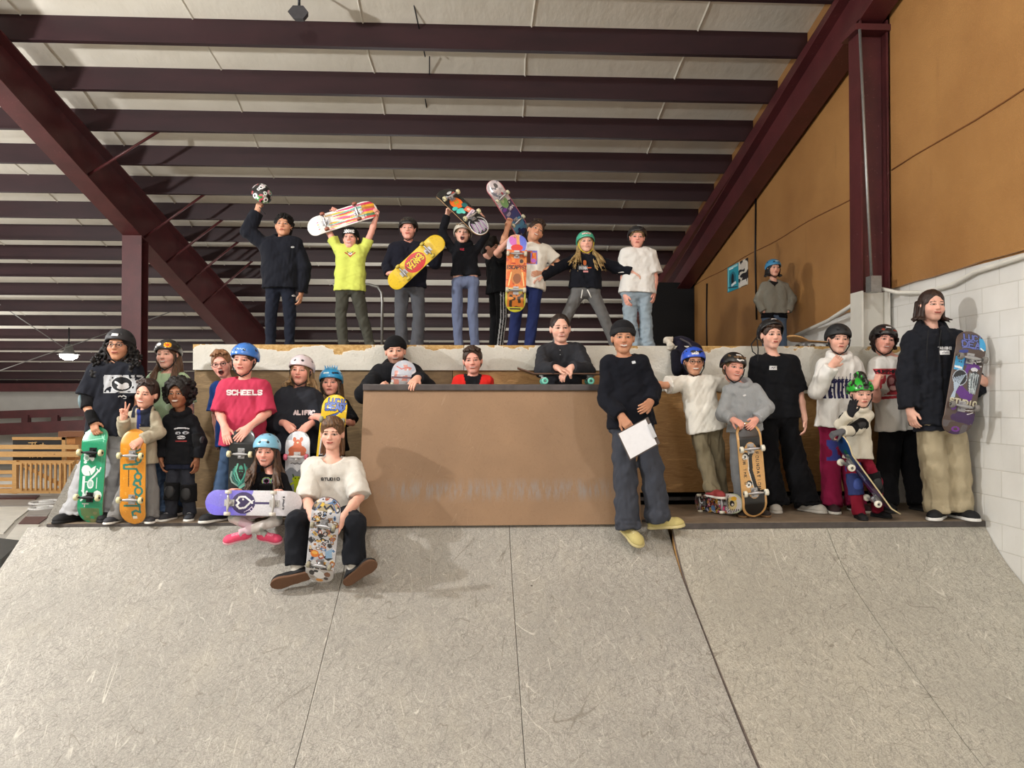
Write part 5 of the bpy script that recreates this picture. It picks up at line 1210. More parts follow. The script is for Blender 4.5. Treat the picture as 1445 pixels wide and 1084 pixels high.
sheet('small maroon floor square beside the grey emblem sheet', [(26, 739), (54, 739), (68, 729), (36, 729)], mm)
sheet('pale floor sheet behind the black ramp corner', [(8, 760), (40, 760), (56, 740), (24, 740)], mc)
for (px, py, s_) in ((64, 709, .26), (59, 717, .20)):
    d = at(px, py, 10.)-np.array([0, 0, EYE]); t = (ZF+.024-EYE)/d[2]; c0 = np.array([0, 0, EYE])+d*t; m = MB()
    m.tube([c0+np.array([math.cos(a)*s_, math.sin(a)*s_*1.2, 0]) for a in np.linspace(0, 2*PI, 22)], .03, 6, False); m.tube([c0+np.array([-s_*.5, 0, 0]), c0+np.array([s_*.4, .1, 0])], .03, 6)
    tag(m.build('painted_emblem', flat_mat('emblem_pale', (218, 216, 212) if s_ > .22 else (96, 94, 94), .5)), 'pale ring emblem painted on the grey floor sheet' if s_ > .22 else 'dark emblem painted on the grey floor sheet below the pale ring', 'emblem')
o = sheet('black low ramp corner at the far left edge', [(-60, 792), (2, 789), (30, 763), (-60, 752)], flat_mat('black_ramp', (44, 46, 44), .5, 0, .2, 6), z=-1.199, th=.16, name='small_ramp', cat='ramp')
# hanging lamp far left, tie rods
lc = at(97, 503, 19.5); lp = empty('hanging_lamp', lc); tag(lp, 'glowing round hall lamp hanging far behind the tall girl', 'lamp')
m = MB(); m.tube([(0, 0, .30), (0, 0, .12), (0, 0, .04)], [.07, .12, .26], 18); m.build('lamp_shade', flat_mat('lamp_grey', (120, 120, 118), .4, .5), lp)
m = MB(); m.tube([(0, 0, .04), (0, 0, -.03), (0, 0, -.09)], [.20, .19, .08], 18); m.build('bulb', emit_mat('lamp_glow', (255, 248, 235), 40.), lp)
m = MB(); m.tube([(0, 0, .3), (0, 0, zr(lc[1])-lc[2])], .015, 6); m.build('cord', M_DARKM, lp)
for i, (a, b) in enumerate((((-40, 403, 18), (92, 492, 19)), ((-20, 530, 16), (215, 448, 20)), ((200, 455, 17), (310, 415, 21)), ((0, 330, 15), (210, 385, 19)))):
    tag(MB().tube([at(*a), at(*b)], .011, 6).build('tie_rod', M_STEEL), ['thin steel tie rod running down to the lamp from the left edge', 'thin steel tie rod rising behind the lamp toward the left column', 'thin steel tie rod right of the left column, under the purlins', 'thin steel tie rod high above the lamp at the left edge'][i], 'rod')
tag(MB().tube([at(583, 2, 8.6), at(600, 80, 9.3)], .008, 5).tube([at(606, 80, 9.4), at(606, 130, 10.3)], .008, 5).tube([at(600, 140, 10.3), at(617, 240, 13.2)], .008, 5).build('sag_rod', M_DARKM), 'thin dark sag rod crossing the purlins above the middle of the deck', 'rod')
# small dark fixture on the roof
c = at(422, 20, 8.3); ft = empty('roof_sensor', c); tag(ft, 'small dark hexagonal fixture under the roof at top centre left', 'fixture')
m = MB(); hx = [(.11*math.cos(a), .08*math.sin(a)) for a in np.linspace(0, 2*PI, 7)[:-1]]; m.prism(hx, lambda u, v: (u, -.05, v), lambda u, v: (u*.8, .05, v*.8)); m.build('housing', flat_mat('fixture_grey', (66, 64, 66), .5), ft)
m = MB(); m.tube([(0, .0, .06), (0, 0, zr(8.3)+.33-c[2])], .015, 6); m.build('hanger', M_DARKM, ft)

# ---------------- ramps
def surf(prof, x0, x1, name, mat, parent, lift=0., under=.03):
    ys = np.array([p[0] for p in prof]); zs = np.array([p[1] for p in prof]); tt = np.linspace(0, len(prof)-1, 60)
    # smooth interpolation (Catmull-Rom)
    def cr_(a, t):
        i = np.clip(np.floor(t).astype(int), 0, len(a)-2); f_ = t-i; g = lambda j: a[np.clip(j, 0, len(a)-1)]
        p0, p1, p2, p3 = g(i-1), g(i), g(i+1), g(i+2); return .5*((2*p1)+(-p0+p2)*f_+(2*p0-5*p1+4*p2-p3)*f_**2+(-p0+3*p1-3*p2+p3)*f_**3)
    Y, Z = cr_(ys, tt), cr_(zs, tt)+lift; m = MB(); V = []
    for y, z in zip(Y, Z): V += [(x0, y, z), (x1, y, z), (x1, y, z-under), (x0, y, z-under)]
    n = len(Y); T = []
    for y, z in zip(Y, Z): T += [(x0, y, z), (x1, y, z)]
    m.add(T, [(2*i, 2*i+2, 2*i+3, 2*i+1) for i in range(n-1)], True)
    F = []
    for i in range(n-1):
        q = 4*i; F += [(q+1, q+5, q+6, q+2), (q+2, q+6, q+7, q+3), (q+3, q+7, q+4, q)]
    F += [(0, 1, 2, 3), (4*n-4, 4*n-1, 4*n-2, 4*n-3)]; m.add(V, F)
    o = m.build(name, mat, parent); return o
PL = [(6.05, -.022), (5.9, -.13), (5.75, -.235), (5.6, -.33), (5.4, -.43), (5.15, -.545), (4.9, -.66), (4.5, -.84), (4.1, -1.005), (3.7, -1.12), (3.2, -1.19), (2.7, -1.2)]
PR = [(5.86, -.046), (5.74, -.175), (5.6, -.295), (5.4, -.42), (5.15, -.542), (4.9, -.655), (4.5, -.83), (4.1, -.995), (3.7, -1.11), (3.2, -1.185), (2.7, -1.2)]
rl_ = empty('quarter_pipe', (-1, 5, ZF)); tag(rl_, 'wide grey speckled quarter pipe in front, left of the dark diagonal seam', 'ramp'); rr_ = empty('quarter_pipe', (2.8, 5, ZF)); tag(rr_, 'warm grey quarter pipe between the dark diagonal seam and the white block wall', 'ramp')
def ramp_piece(prof, x0, x1, mat, root):
    o = surf(prof, x0, x1, 'ramp_surface', mat, root); o.matrix_parent_inverse = Matrix.Translation(-root.location); return o
ramp_piece(PL, -3.40, -.953, M_R1, rl_); ramp_piece(PL, -.949, .268, M_R1, rl_); ramp_piece(PL, .272, 1.512, M_R1, rl_)
ramp_piece(PR, 1.522, 2.728, M_R2, rr_); ramp_piece(PR, 2.732, 3.995, M_R2, rr_)
def side(prof, x, w, mat, root, name):
    pts = [(y, z-.032) for y, z in prof]; poly = pts+[(prof[-1][0], ZF), (prof[0][0], ZF)]; m = MB(); m.prism(poly, lambda u, v: (x, u, v), lambda u, v: (x+w, u, v)); o = m.build(name, mat, root); o.matrix_parent_inverse = Matrix.Translation(-root.location); return o
side([(y, z) for y, z in PL], -3.38, .04, M_PLYO, rl_, 'side_panel'); side(PR, 1.518, .03, M_PINE, rr_, 'side_panel')
o = MB(); V = []
for y, z in PR: V += [(1.516, y, z+.002), (1.522, y, z+.002), (1.522, y, z-.030), (1.516, y, z-.030)]
o.add(V, [(4*i+a, 4*i+(a+1) % 4, 4*i+4+(a+1) % 4, 4*i+4+a) for i in range(len(PR)-1) for a in range(4)]); q = o.build('edge_strip', flat_mat('grimy_edge', (96, 84, 78), .6, 0, .3, 20), rr_); q.matrix_parent_inverse = Matrix.Translation(-rr_.location)
# platform the lower rows stand on
pl = empty('platform', (0, 6.4, 0)); tag(pl, 'long wooden platform at the top of the quarter pipes, under the lower row of people', 'platform')
def pb(nm, lo, hi, mat, bevel=0):
    o = MB().box(lo, hi).build(nm, mat, pl, bevel); o.matrix_parent_inverse = Matrix.Translation(-pl.location); return o
pb('deck_sheet', (-3.26, 6.05, -.06), (1.52, 6.86, 0), M_PLAT); pb('deck_sheet', (1.52, 5.86, -.06), (3.995, 6.86, 0), M_PLAT)
pb('fascia', (1.52, 5.852, -.046), (3.995, 5.862, -.004), M_FASC); pb('fascia', (-3.26, 6.042, -.022), (1.52, 6.052, -.002), M_FASC)
pb('support_wall', (-3.1, 6.1, ZF), (3.99, 6.8, -.06), M_PLYO)
# white bank behind the left end
m = MB(); a, b_, c_, d_ = at(58, 748, 6.1), at(107, 655, 7.2), np.array([-2.46, 7.2, at(107, 655, 7.2)[2]]), np.array([-2.9, 6.9, -.12])
m.hexa([a-np.array([0, 0, .04]), d_-np.array([0, 0, .04]), c_-np.array([0, 0, .04]), b_-np.array([0, 0, .04]), a, d_, c_, b_]); tag(m.build('bank_ramp', M_R1), 'pale bank rising behind the tall girl at the left end of the platform', 'ramp')
# ---------------- upper deck
ud = empty('upper_deck', (0, 8, ZF)); tag(ud, 'raised upper deck with a peeling white and plywood front, the top row stands on it', 'deck')
def ub(nm, lo, hi, mat, lab=None):
    o = MB().box(lo, hi).build(nm, mat, ud); o.matrix_parent_inverse = Matrix.Translation(-ud.location)
    if lab: o['label'] = lab
    return o
YW = 6.86
ub('deck_floor', (-2.46, YW+.002, DK-.05), (3.995, 14.2, DK), M_PLAT)
ub('white_board', (-2.46, YW-.02, 1.205), (-.10, YW, DK+.004), M_WB, 'white painted board, torn along the top'); ub('white_board', (-.095, YW-.022, 1.205), (1.35, YW, DK+.004), M_WB, 'cleaner white painted board in the middle'); ub('white_board', (1.355, YW-.02, 1.02), (2.62, YW, DK+.003), M_WB, 'white board peeling down to the flakeboard'); ub('white_board', (2.625, YW-.021, 1.0), (3.99, YW, DK+.004), M_WB, 'white board peeling at the right end')
ub('plywood_panel', (-2.44, YW, 0), (-1.32, YW+.02, 1.21), M_PLYB); ub('plywood_panel', (-1.315, YW, 0), (-.2, YW+.02, 1.21), M_PLYB); ub('plywood_panel', (-.195, YW, 0), (1.3, YW+.02, 1.21), M_PLYO); ub('plywood_panel', (1.305, YW, .11), (2.6, YW+.02, 1.03), M_PLYO); ub('plywood_panel', (2.605, YW, .11), (3.70, YW+.02, 1.01), M_PLYO); ub('block_pier', (3.71, YW+.0, 0), (3.99, YW+.1, 1.0), M_BLK)
ub('rail', (1.305, YW+.05, .03), (3.99, YW+.09, .06), M_FASC); ub('inner_wall', (-2.44, 7.3, ZF), (3.99, 7.34, DK-.05), M_BLACK); ub('side_wall', (-2.46, YW+.02, ZF), (-2.43, 14.2, DK-.05), M_PLYB)
# hooped rail on the upper deck
m = MB(); pts = [at(470, 402, 9.6), at(500, 400, 9.6), at(520, 401.5, 9.6), at(533, 405, 9.6), at(538.5, 413, 9.6), at(539.5, 425, 9.6)]; e = at(539, 489, 9.6).copy(); e[2] = DK; pts.append(e)
tag(m.tube(pts, .017, 10).build('grab_rail', M_STEEL), 'bent grey tube rail behind the kid in the yellow shirt', 'rail')
# ---------------- brown box
bx = empty('ledge_box', (.2, 6.2, 0)); tag(bx, 'tall brown ledge box with a scuffed leaning face and a dark top edge', 'ledge')
X0, X1 = -.898, 1.31
def bxo(o): o.matrix_parent_inverse = Matrix.Translation(-bx.location); return o
bxo(MB().hexa([(X0, 5.995, -.03), (X1, 5.995, -.03), (X1, 6.44, -.03), (X0, 6.44, -.03), (X0, 6.265, 1.02), (X1, 6.265, 1.02), (X1, 6.44, 1.02), (X0, 6.44, 1.02)]).build('face_panel', M_BOX, bx))
bxo(MB().box((X0-.004, 6.245, 1.02), (X1+.004, 6.45, 1.072)).build('top_edge', flat_mat('dark_steel_edge', (84, 78, 78), .4, .4, .2, 12), bx, .006))
def on_ramp(x, y):
    pr = PR if x > 1.52 else PL; ys = [p[0] for p in pr][::-1]; zs = [p[1] for p in pr][::-1]; return float(np.interp(y, ys, zs))
# ------------------------------------------------------------------ everyone, row by row
def squig(c=(230, 230, 230), w=.05, th=.003, n=6):
    def f(P): P.line([(-w/2+w*i/n, .006*(1 if i % 2 else -1)) for i in range(n+1)], th, c)
    return f
DN = (0, 1, 0)
U = DK
def n_swoosh(P): P.ell(0, 0, .016, .009, (225, 228, 232), .3); P.ell(.004, .004, .010, .003, (90, 95, 110), .3)
JJ = {}
def keep(name):
    def f(J, sp): JJ[name] = J
    return f
# 1 ---- helmet raised
person(dict(label='person in black hoodie and trousers raising a sticker-covered helmet, leftmost in the top row', D=8.0, z=U, k=.84, w=.98, belly=.05, chub=1, hh=.225, head=(400.5, 319), rot=(4, -3, 2), mouth='flat', skin='tan', brow=(30, 24, 22),
  sh=((374, 346), (418, 345)), el=((350, 326, -.02), (429, 378)), wr=((363, 299), (425, 414)), tip=((367, 284, -.02), (423, 430)), style=('grip', 'relax'), palm=((.2, .9, .3), (-1, .2, 0)),
  hip=((387, 404), (406, 404)), kn=((382, 446), (409, 446)), an=((382, 0), (409, 0)), pants=(30, 34, 46), bag=.022, pdec=((415.5, 418, .05, .04, n_swoosh),), cuff=.05,
  shirt=dict(name='hoodie', col=(26, 28, 36), sleeve=1, hem=.03, loose=.03, hood=True, cuffs=True, m=.034, dec=((412, 348, .05, .04, n_swoosh), (397, 357, .12, .06, lambda P: (P.ell(-.025, 0, .006, .006, (8, 8, 10)), P.ell(.02, -.01, .006, .006, (8, 8, 10)))))), shoes=dict(col=(28, 28, 30)), hairkind='curly', haircol=(26, 22, 22), seed=3))
def helm_stick(V, l, C):
    r = np.random.default_rng(5); cs = [(235, 235, 235), (225, 225, 228), (60, 150, 70), (190, 60, 80), (240, 240, 240), (150, 190, 180), (210, 150, 165), (232, 232, 235)]
    C[:] = srgb((22, 22, 24))
    for i in range(60):
        v = nrm(r.normal(size=3)); p = v*np.array((.108, .13, .104)); d = np.linalg.norm(l-p, axis=1); rad = r.uniform(.016, .034); C[d < rad] = srgb(cs[i % 8])
        C[d < rad*.45] = srgb([(30, 30, 32), (200, 60, 70), (235, 235, 235), (40, 120, 60)][i % 4])
    return C
hm = empty('helmet', at(368, 279, 7.98)); tag(hm, 'black skate helmet covered in stickers, held up in one hand at the top left', 'helmet')
hh_c = at(368, 279, 7.97); ho = helmet(hm, hh_c-np.array([0, 0, 0]), head_frame(25, 62, 10), .93, (22, 22, 24), paint=helm_stick, vents=False, straps=False, name='shell'); ho.matrix_parent_inverse = Matrix.Translation(-hm.location)
m = MB(); m.tube([at(366, 292, 7.9), at(371, 299, 7.88), at(374.5, 302, 7.88)], .004, 6); o = m.build('strap', flat_mat('strap_w', (30, 30, 32), .8), hm); o.matrix_parent_inverse = Matrix.Translation(-hm.location)
# 2 ---- neon shirt
def yg(P): P.line([(-.05, .018), (-.02, .0), (0, -.02), (.02, 0), (.05, .018)], .005, (190, 60, 60)); P.ell(0, .01, .02, .014, (235, 225, 225)); P.line([(-.03, .03), (0, .01), (.03, .03)], .003, (60, 50, 60)); P.ell(0, .01, .006, .005, (60, 40, 50))
def cap_text(P): P.text('ADOIS', -.050, -.012, .024, .0052, (232, 232, 232), wid=.95, adv=5.6); P.rect(.052, -.006, .012, .004, (232, 232, 232))
def cap_extra(J, sp):
    decal('lettering', J['beanie'], J['hd']+J['HF'][2]*.062*J['hk']+J['HF'][1]*.1, .15, .05, cap_text, J['beanie'], res=.003, off=.008)
person(dict(label='person in neon yellow t-shirt and black cap holding a streaky-painted skateboard overhead', D=7.9, z=U, k=.76, hh=.208, head=(494.5, 337), rot=(-2, -2, 0), mouth='grin', skin='pink', brow=(110, 80, 60),
  sh=((477, 352), (513, 354)), el=((464, 327, .02), (524, 328, .02)), wr=((471, 303, .04), (531, 306, .02)), tip=((474, 291, -.02), (534, 294, -.03)), style=('grip', 'grip'), palm=((0, -1, 0), (-.6, -.6, 0)), thumb=(-1, 1),
  hip=((484, 408), (503, 408)), kn=((481, 447), (511, 445, .03)), an=((485, 0), (523, .05)), pants=(74, 74, 66), bag=.022, cuff=.058, fold=.009, seed=4,
  shirt=dict(name='t_shirt', col=(208, 218, 104), sleeve=.45, hem=.03, loose=.02, neck=.066, dec=((493, 358, .14, .10, yg),)), shoes=dict(col=(40, 40, 42)), hairkind='shoulder', haircol=(58, 42, 34), beanie=dict(col=(20, 19, 20)), extra=cap_extra))
skateboard('white skateboard painted with pink, yellow and teal streaks, held overhead', at(433, 323, 7.86), at(531, 292, 7.86), (.05, -1, .1), g_streaks, wheel=(150, 90, 70), edge=(232, 226, 218))
# 3 ---- yellow board
person(dict(label='person in black helmet and navy sweater holding a yellow skateboard across the chest', D=7.9, z=U, k=.79, hh=.212, head=(576, 324), rot=(0, 0, 0), mouth='closed_smile', skin='pink', brow=(110, 80, 60), eyes='squint',
  sh=((556, 351), (597, 352)), el=((547, 376), (614, 372)), wr=((549, 386, -.10), (619, 350, -.02)), tip=((558, 383, -.14), (627, 338, -.06)), style=('grip', 'grip'), palm=((.3, -.2, -1), (0, -1, 0)), thumb=(-1, 1),
  hip=((568, 405), (588, 405)), kn=((565, 446), (591, 446)), an=((567, 0), (588, 0)), pants=(84, 86, 92), bag=.028, cuff=.075, seed=8,
  shirt=dict(name='sweater', col=(26, 27, 38), sleeve=1, hem=.02, loose=.02, neck=.062, m=.022), shoes=dict(col=(40, 40, 42)), hairkind='short', haircol=(80, 60, 45), helmet=dict(col=(30, 30, 32))))
skateboard('yellow skateboard with a red oval, held diagonally across a navy sweater', at(550, 404, 7.66), at(624, 335, 7.62), (.05, -1, .05), g_santa, wheel=(196, 176, 70), edge=(206, 176, 60))
# 4 ---- screaming kid
person(dict(label='person in black hoodie and white helmet, mouth wide open, holding a sticker board overhead', D=7.9, z=U, k=.78, w=.70, hh=.205, head=(653, 331), rot=(0, -6, 3), mouth='open', skin='light', brow=(120, 90, 65),
  sh=((638, 352), (673, 353)), el=((624, 328), (686, 332)), wr=((631, 303.5), (681, 312, .02)), tip=((633, 290, -.05), (673, 294, -.04)), style=('grip', 'grip'), palm=((.7, -.5, 0), (-.2, -1, 0)), thumb=(1, 1),
  hip=((645.5, 400), (668.5, 400)), kn=((645, 440), (667, 440)), an=((647, 0), (670, 0)), pants=(104, 114, 142), bag=.018, cuff=.05, waist=.09, seed=2,
  shirt=dict(name='hoodie', col=(22, 23, 28), sleeve=1, hem=-.10, loose=.015, hood=True, cuffs=True, dec=((653, 350, .10, .03, lambda P: (P.text('ILE', -.03, -.008, .016, .003, (190, 50, 70), wid=1), )),)), shoes=dict(col=(60, 62, 68)), hairkind='short', haircol=(150, 118, 80), helmet=dict(col=(214, 206, 190), rimcol=None), waistband=1))
skateboard('black skateboard with an orange circle and teal splashes, held overhead at a slant', at(684, 325, 7.62), at(621, 265, 7.95), (.28, -1, .12), lambda P: (g_sticker_orange(P)), wheel=(206, 198, 160))
# 5 ---- profile
def stripes(V, J, k):
    C = np.tile(srgb((20, 20, 22)), (len(V), 1)); h, a = J['hip'][1], J['an'][1]; t = np.clip((V[:, 2]-a[2])/(h[2]-a[2]), -.2, 1.2); kx = np.where(t > .5, J['kn'][1][0]+(h[0]-J['kn'][1][0])*(t-.5)*2, a[0]+(J['kn'][1][0]-a[0])*t*2)
    d = V[:, 0]-kx
    for q in (-.012, .016, .044): C[(np.abs(d-q) < .0062) & (V[:, 1] < J['kn'][1][1])] = srgb((225, 225, 225))
    return C
person(dict(label='person in black t-shirt and striped track trousers, face half hidden by a raised arm', D=8.25, z=U, k=.80, hh=.212, head=(691, 350), rot=(68, 4, 0), mouth='flat', skin='fair', brow=(40, 30, 26),
  sh=((693, 368, .09), (710, 366, -.1)), el=((696, 398, .1), (701, 357, -.36)), wr=((700, 420, .1), (718, 339, -.52)), tip=((702, 430, .1), (727, 329, -.60)), style=('relax', 'over'), palm=((1, 0, 0), (.3, .2, -1)), thumb=(1, 1),
  hip=((699, 408, .06), (708, 408, -.06)), kn=((699, 448, .05), (708, 448, -.05)), an=((697, .05), (703, -.05)), toe=((1, -.6, 0), (1, -.6, 0)), pants=(20, 20, 22), pantspaint=stripes, bag=.02, seed=6,
  shirt=dict(name='t_shirt', col=(22, 23, 26), sleeve=.5, hem=.06, loose=.03), shoes=dict(col=(30, 30, 32)), hairkind='bowl', haircol=(34, 26, 24)))
# 6 ---- two boards
def heat(P):
    P.rect(0, 0, .055, .072, (130, 120, 200)); P.fill((np.abs(P.U) < .046) & (np.abs(P.V) < .064) & (vnoise(P.U, P.V, 26, 3) > .3), (225, 120, 60)); P.rect(-.034, .0, .02, .06, (92, 50, 40)); P.ell(.015, -.035, .025, .022, (190, 110, 200)); P.ell(.012, .02, .012, .03, (235, 90, 50)); P.ell(.02, .03, .006, .02, (240, 170, 60))
person(dict(label='person in white t-shirt and blue trousers, head tilted, gripping one skateboard and raising another', D=7.9, z=U, k=.82, hh=.22, head=(755.5, 327), rot=(14, -4, 24), mouth='grin', skin='tan', brow=(90, 62, 45), eyes='squint',
  sh=((741, 351), (771, 353)), el=((710, 343, .02), (789, 373)), wr=((716, 322, -.02), (765, 384, -.06)), tip=((721, 303, -.06), (756, 386, -.10)), style=('over', 'relax'), palm=((.2, -.9, 0), (0, .8, 0)), thumb=(-1, 1),
  hip=((735, 403), (756, 403)), kn=((728, 447), (752, 447)), an=((723, 0), (747, 0)), pants=(38, 48, 92), bag=.024, cuff=.06, seed=9,
  shirt=dict(name='t_shirt', col=(230, 225, 214), sleeve=.52, hem=.03, loose=.03, neck=.066, dec=((751, 362, .13, .16, heat),)), shoes=dict(col=(50, 50, 60)), hairkind='short', haircol=(70, 52, 42)))
skateboard('orange and purple skateboard held upright in front of a white t-shirt', at(727, 440, 7.62), at(730, 329.5, 7.62), (-.02, -1, 0), g_escapist, wheel=(206, 198, 176), edge=(206, 196, 120))
skateboard('worn purple and grey skateboard raised highest at the centre, tilted left', at(741, 331, 8.05), at(693, 257, 7.72), (.30, -1, -.05), g_purple_worn, wheel=(190, 186, 160), edge=(176, 88, 96))
# 7 ---- arms spread
def minn(P): P.rect(-.02, .0, .05, .022, (70, 74, 82)); P.text('MINN', -.055, -.022, .026, .0048, (196, 200, 206), wid=.9, adv=5.4); P.ell(.0, .045, .018, .028, (206, 112, 60)); P.rect(.045, -.006, .022, .005, (206, 96, 50)); P.rect(.01, -.046, .026, .008, (210, 140, 140))
def ties(J, sp):
    m = MB(); h = J['hpm']
    for s, x, y in ((-1, 820, 427), (1, 834, 425)): 
        a = at(822+(s > 0)*7, 409, 7.72); b = at(x, y-6 if s < 0 else y-5, 7.70); m.tube([a, (a+b)/2+[0, -.01, 0], b], .006, 6)
    m.build('drawstring', flat_mat('string_white', (225, 225, 220), .8), J['body'])
person(dict(label='person with wavy blond hair and mint green helmet, both arms spread wide', D=7.9, z=U, k=.76, hh=.205, head=(826.5, 343), rot=(0, -3, -3), mouth='smile', skin='light', brow=(130, 100, 70),
  sh=((810, 367), (845, 368)), el=((784, 379), (869, 378)), wr=((764, 391, -.06), (892, 384, -.08)), tip=((753, 395, -.10), (908, 391, -.10)), style=('relax', 'relax'), palm=((0, .4, -1), (0, .4, -1)), thumb=(1, 1),
  hip=((817, 411), (835, 411)), kn=((800, 446), (851, 446)), an=((784, -.02), (869, .02)), toe=((-.8, -.7, 0), (.7, -.7, 0)), pants=(108, 108, 108), bag=.026, cuff=.055, waist=.05, seed=11,
  shirt=dict(name='sweatshirt', col=(22, 24, 32), sleeve=1, hem=-.03, loose=.03, cuffs=True, neck=.064, m=.022, dec=((826, 376, .16, .14, minn),)), shoes=dict(col=(200, 110, 130), sole=(120, 120, 124)), hairkind='long', spread=.13, haircol=(206, 174, 116), haircol2=(120, 92, 54),
  helmet=dict(col=(72, 176, 146), strap=(214, 196, 50), decals=((.0, .052, .11, .05, lambda P: (P.rect(0, 0, .045, .012, (220, 225, 215)), P.line([(-.04, .012), (-.02, -.01), (0, .01), (.02, -.01), (.04, .008)], .003, (200, 60, 50)))),)), extra=ties))
# 8 ---- white tee, hands down
person(dict(label='person in plain white t-shirt and pale jeans, arms hanging, right of the blond one', D=7.9, z=U, k=.82, hh=.215, head=(899, 336), rot=(-8, 2, 3), mouth='flat', skin='pink', brow=(120, 92, 66),
  sh=((883, 359), (918, 360)), el=((880, 393), (924, 392)), wr=((882, 417, -.04), (923, 413, -.02)), tip=((886, 432, -.08), (922, 428, -.05)), style=('relax', 'relax'), palm=((.8, .4, 0), (-.8, .4, 0)), thumb=(1, -1),
  hip=((889, 414), (909, 414)), kn=((889, 450), (911, 450)), an=((894, 0), (913, 0)), pants=(152, 168, 180), bag=.034, cuff=.08, seed=12, fold=.009,
  shirt=dict(name='t_shirt', col=(230, 228, 224), sleeve=.6, hem=.0, loose=.04, neck=.06, m=.022, sr=.064), shoes=dict(col=(190, 190, 190)), hairkind='bowl', haircol=(150, 122, 84), helmet=dict(col=(34, 34, 37), back=8, decals=((.02, .085, .07, .035, lambda P: P.rect(0, 0, .03, .012, (215, 218, 222))),))))
# 9 ---- small kid at the far right of the upper deck
person(dict(label='small person in blue helmet and grey hoodie alone before the amber wall', D=9.3, z=U, k=.68, hh=.195, head=(1091.5, 379), rot=(2, 2, 0), mouth='flat', skin='fair', brow=(40, 30, 26),
  sh=((1078, 405), (1107, 405)), el=((1070, 424), (1118, 422)), wr=((1078, 440, -.06), (1112, 440, -.06)), tip=((1082, 447, -.06), (1108, 447, -.06)), style=(None, None),
  hip=((1084, 448), (1101, 448)), kn=((1082, 478), (1104, 478)), an=((1082, 0), (1104, 0)), pants=(84, 100, 122), bag=.03, cuff=.07, waist=.03, seed=14,
  under=dict(col=(18, 18, 22), hem=.02), shirt=dict(name='hoodie', col=(140, 137, 126), sleeve=1, hem=-.07, loose=.03, hood=True, cuffs=True, m=.026, dec=((1095, 400, .12, .09, lambda P: P.poly([(-.06, .045), (.06, .045), (.055, .02), (.0, -.03), (-.03, .0)], (20, 20, 24))),)), shoes=dict(col=(50, 50, 60)), hairkind='shoulder', haircol=(28, 22, 22),
  helmet=dict(col=(62, 134, 178), decals=((.01, .06, .06, .03, lambda P: P.rect(0, 0, .022, .007, (190, 210, 215))),))))
skateboard('skateboard lying deck up on the upper deck beside the small kid, pale wooden edge', atz(1106, DK+.085, 7.25), atz(1196, DK+.085, 7.75), (.02, .05, -1), g_plainwood, wheel=(90, 80, 70), edge=(196, 150, 96), length=.79)
# ------------------------------------------------------------------ lower left group
def doily(P):
    m = (np.abs(P.U) < .135) & (np.abs(P.V) < .072); P.fill(m & (vnoise(P.U, P.V, 55, 3) > .28), (176, 178, 182)); P.ell(0, 0, .075, .055, (24, 25, 30)); P.ell(0, 0, .082, .062, (200, 202, 205), 0, .9)
    P.ell(.012, -.022, .042, .020, (206, 206, 208), .1); P.line([(.0, -.012), (-.03, .008), (-.042, .014)], .009, (206, 206, 208)); P.ell(.03, -.005, .02, .016, (206, 206, 208)); P.line([(-.02, -.10), (-.01, -.092), (.0, -.1), (.012, -.09), (.03, -.1)], .0035, (200, 200, 200)); P.line([(.01, -.115), (.03, -.112)], .002, (200, 200, 200))
def l1x(J, sp):
    b = J['body']; k = J['k']
    pad('elbow_pad', b, lerp(J['sh'][0], J['el'][0], .72), lerp(J['el'][0], J['wr'][0], .38), .066*k, capdir=(-1, -.1, -.2), capr=.062*k, capcol=(96, 116, 122))
    pad('wrist_guard', b, lerp(J['el'][0], J['wr'][0], .58), lerp(J['wr'][0], J['tip'][0], .22), .046*k, capr=0)
person(dict(label='tall person with long curly black hair resting a hand on a green skateboard', D=6.28, k=.93, w=.97, belly=.02, hh=.228, head=(168.5, 488), rot=(4, 0, 2), mouth='closed_smile', skin='olive', brow=(34, 26, 24), glasses=(70, 60, 60),
  sh=((136, 524), (189, 524)), el=((122, 566, -.05), (197, 566)), wr=((131, 594, -.16), (189, 594)), tip=((137, 618, -.20), (180, 600)), style=('over', None), palm=((.3, .8, -.3), (0, 1, 0)), thumb=(1, -1),
  hip=((144, 611), (170, 611)), kn=((125, 662, -.02), (160, 664)), an=((106, -.10), (152, -.05)), toe=((-.5, -.85, 0), (.2, -1, 0)), pants=(166, 166, 168), bag=.040, cuff=.085, fold=.011, seed=21,
  shirt=dict(name='t_shirt', col=(28, 30, 38), sleeve=.62, hem=.02, loose=.03, neck=.066, m=.022, sr=.062, dec=((169, 542, .29, .25, doily),)), shoes=dict(col=(18, 18, 20), sole=(20, 20, 22), high=True), hairkind='curly_long', haircol=(28, 24, 24),
  helmet=dict(col=(38, 38, 42), matte=True, decals=((.0, .045, .05, .022, lambda P: P.rect(0, 0, 1, 1, (222, 222, 222))),)), extra=l1x))
skateboard('green skateboard with white trinket drawings standing on its tail at the left end', at(125, 739, 6.06), at(134.5, 602, 6.10), (-.05, -1, .02), g_green, wheel=(206, 200, 160), truck=M_DARKM, edge=(150, 170, 130))
def flower(P): P.ell(.0, .0, .030, .026, (236, 176, 40)); P.ell(0, 0, .012, .010, (170, 50, 40)); [P.line([(0, 0), (.026*math.cos(a), .022*math.sin(a))], .002, (200, 70, 40)) for a in np.linspace(0, 2*PI, 9)]
def mint(P): P.ell(-.03, .04, .03, .05, (150, 180, 140), .3); P.ell(.05, -.02, .03, .03, (222, 120, 90)); P.ell(.05, -.02, .014, .016, (150, 186, 150)); P.ell(-.02, -.05, .035, .03, (186, 204, 176), .2, .7); P.ell(.02, .06, .02, .02, (200, 130, 110), 0, .6)
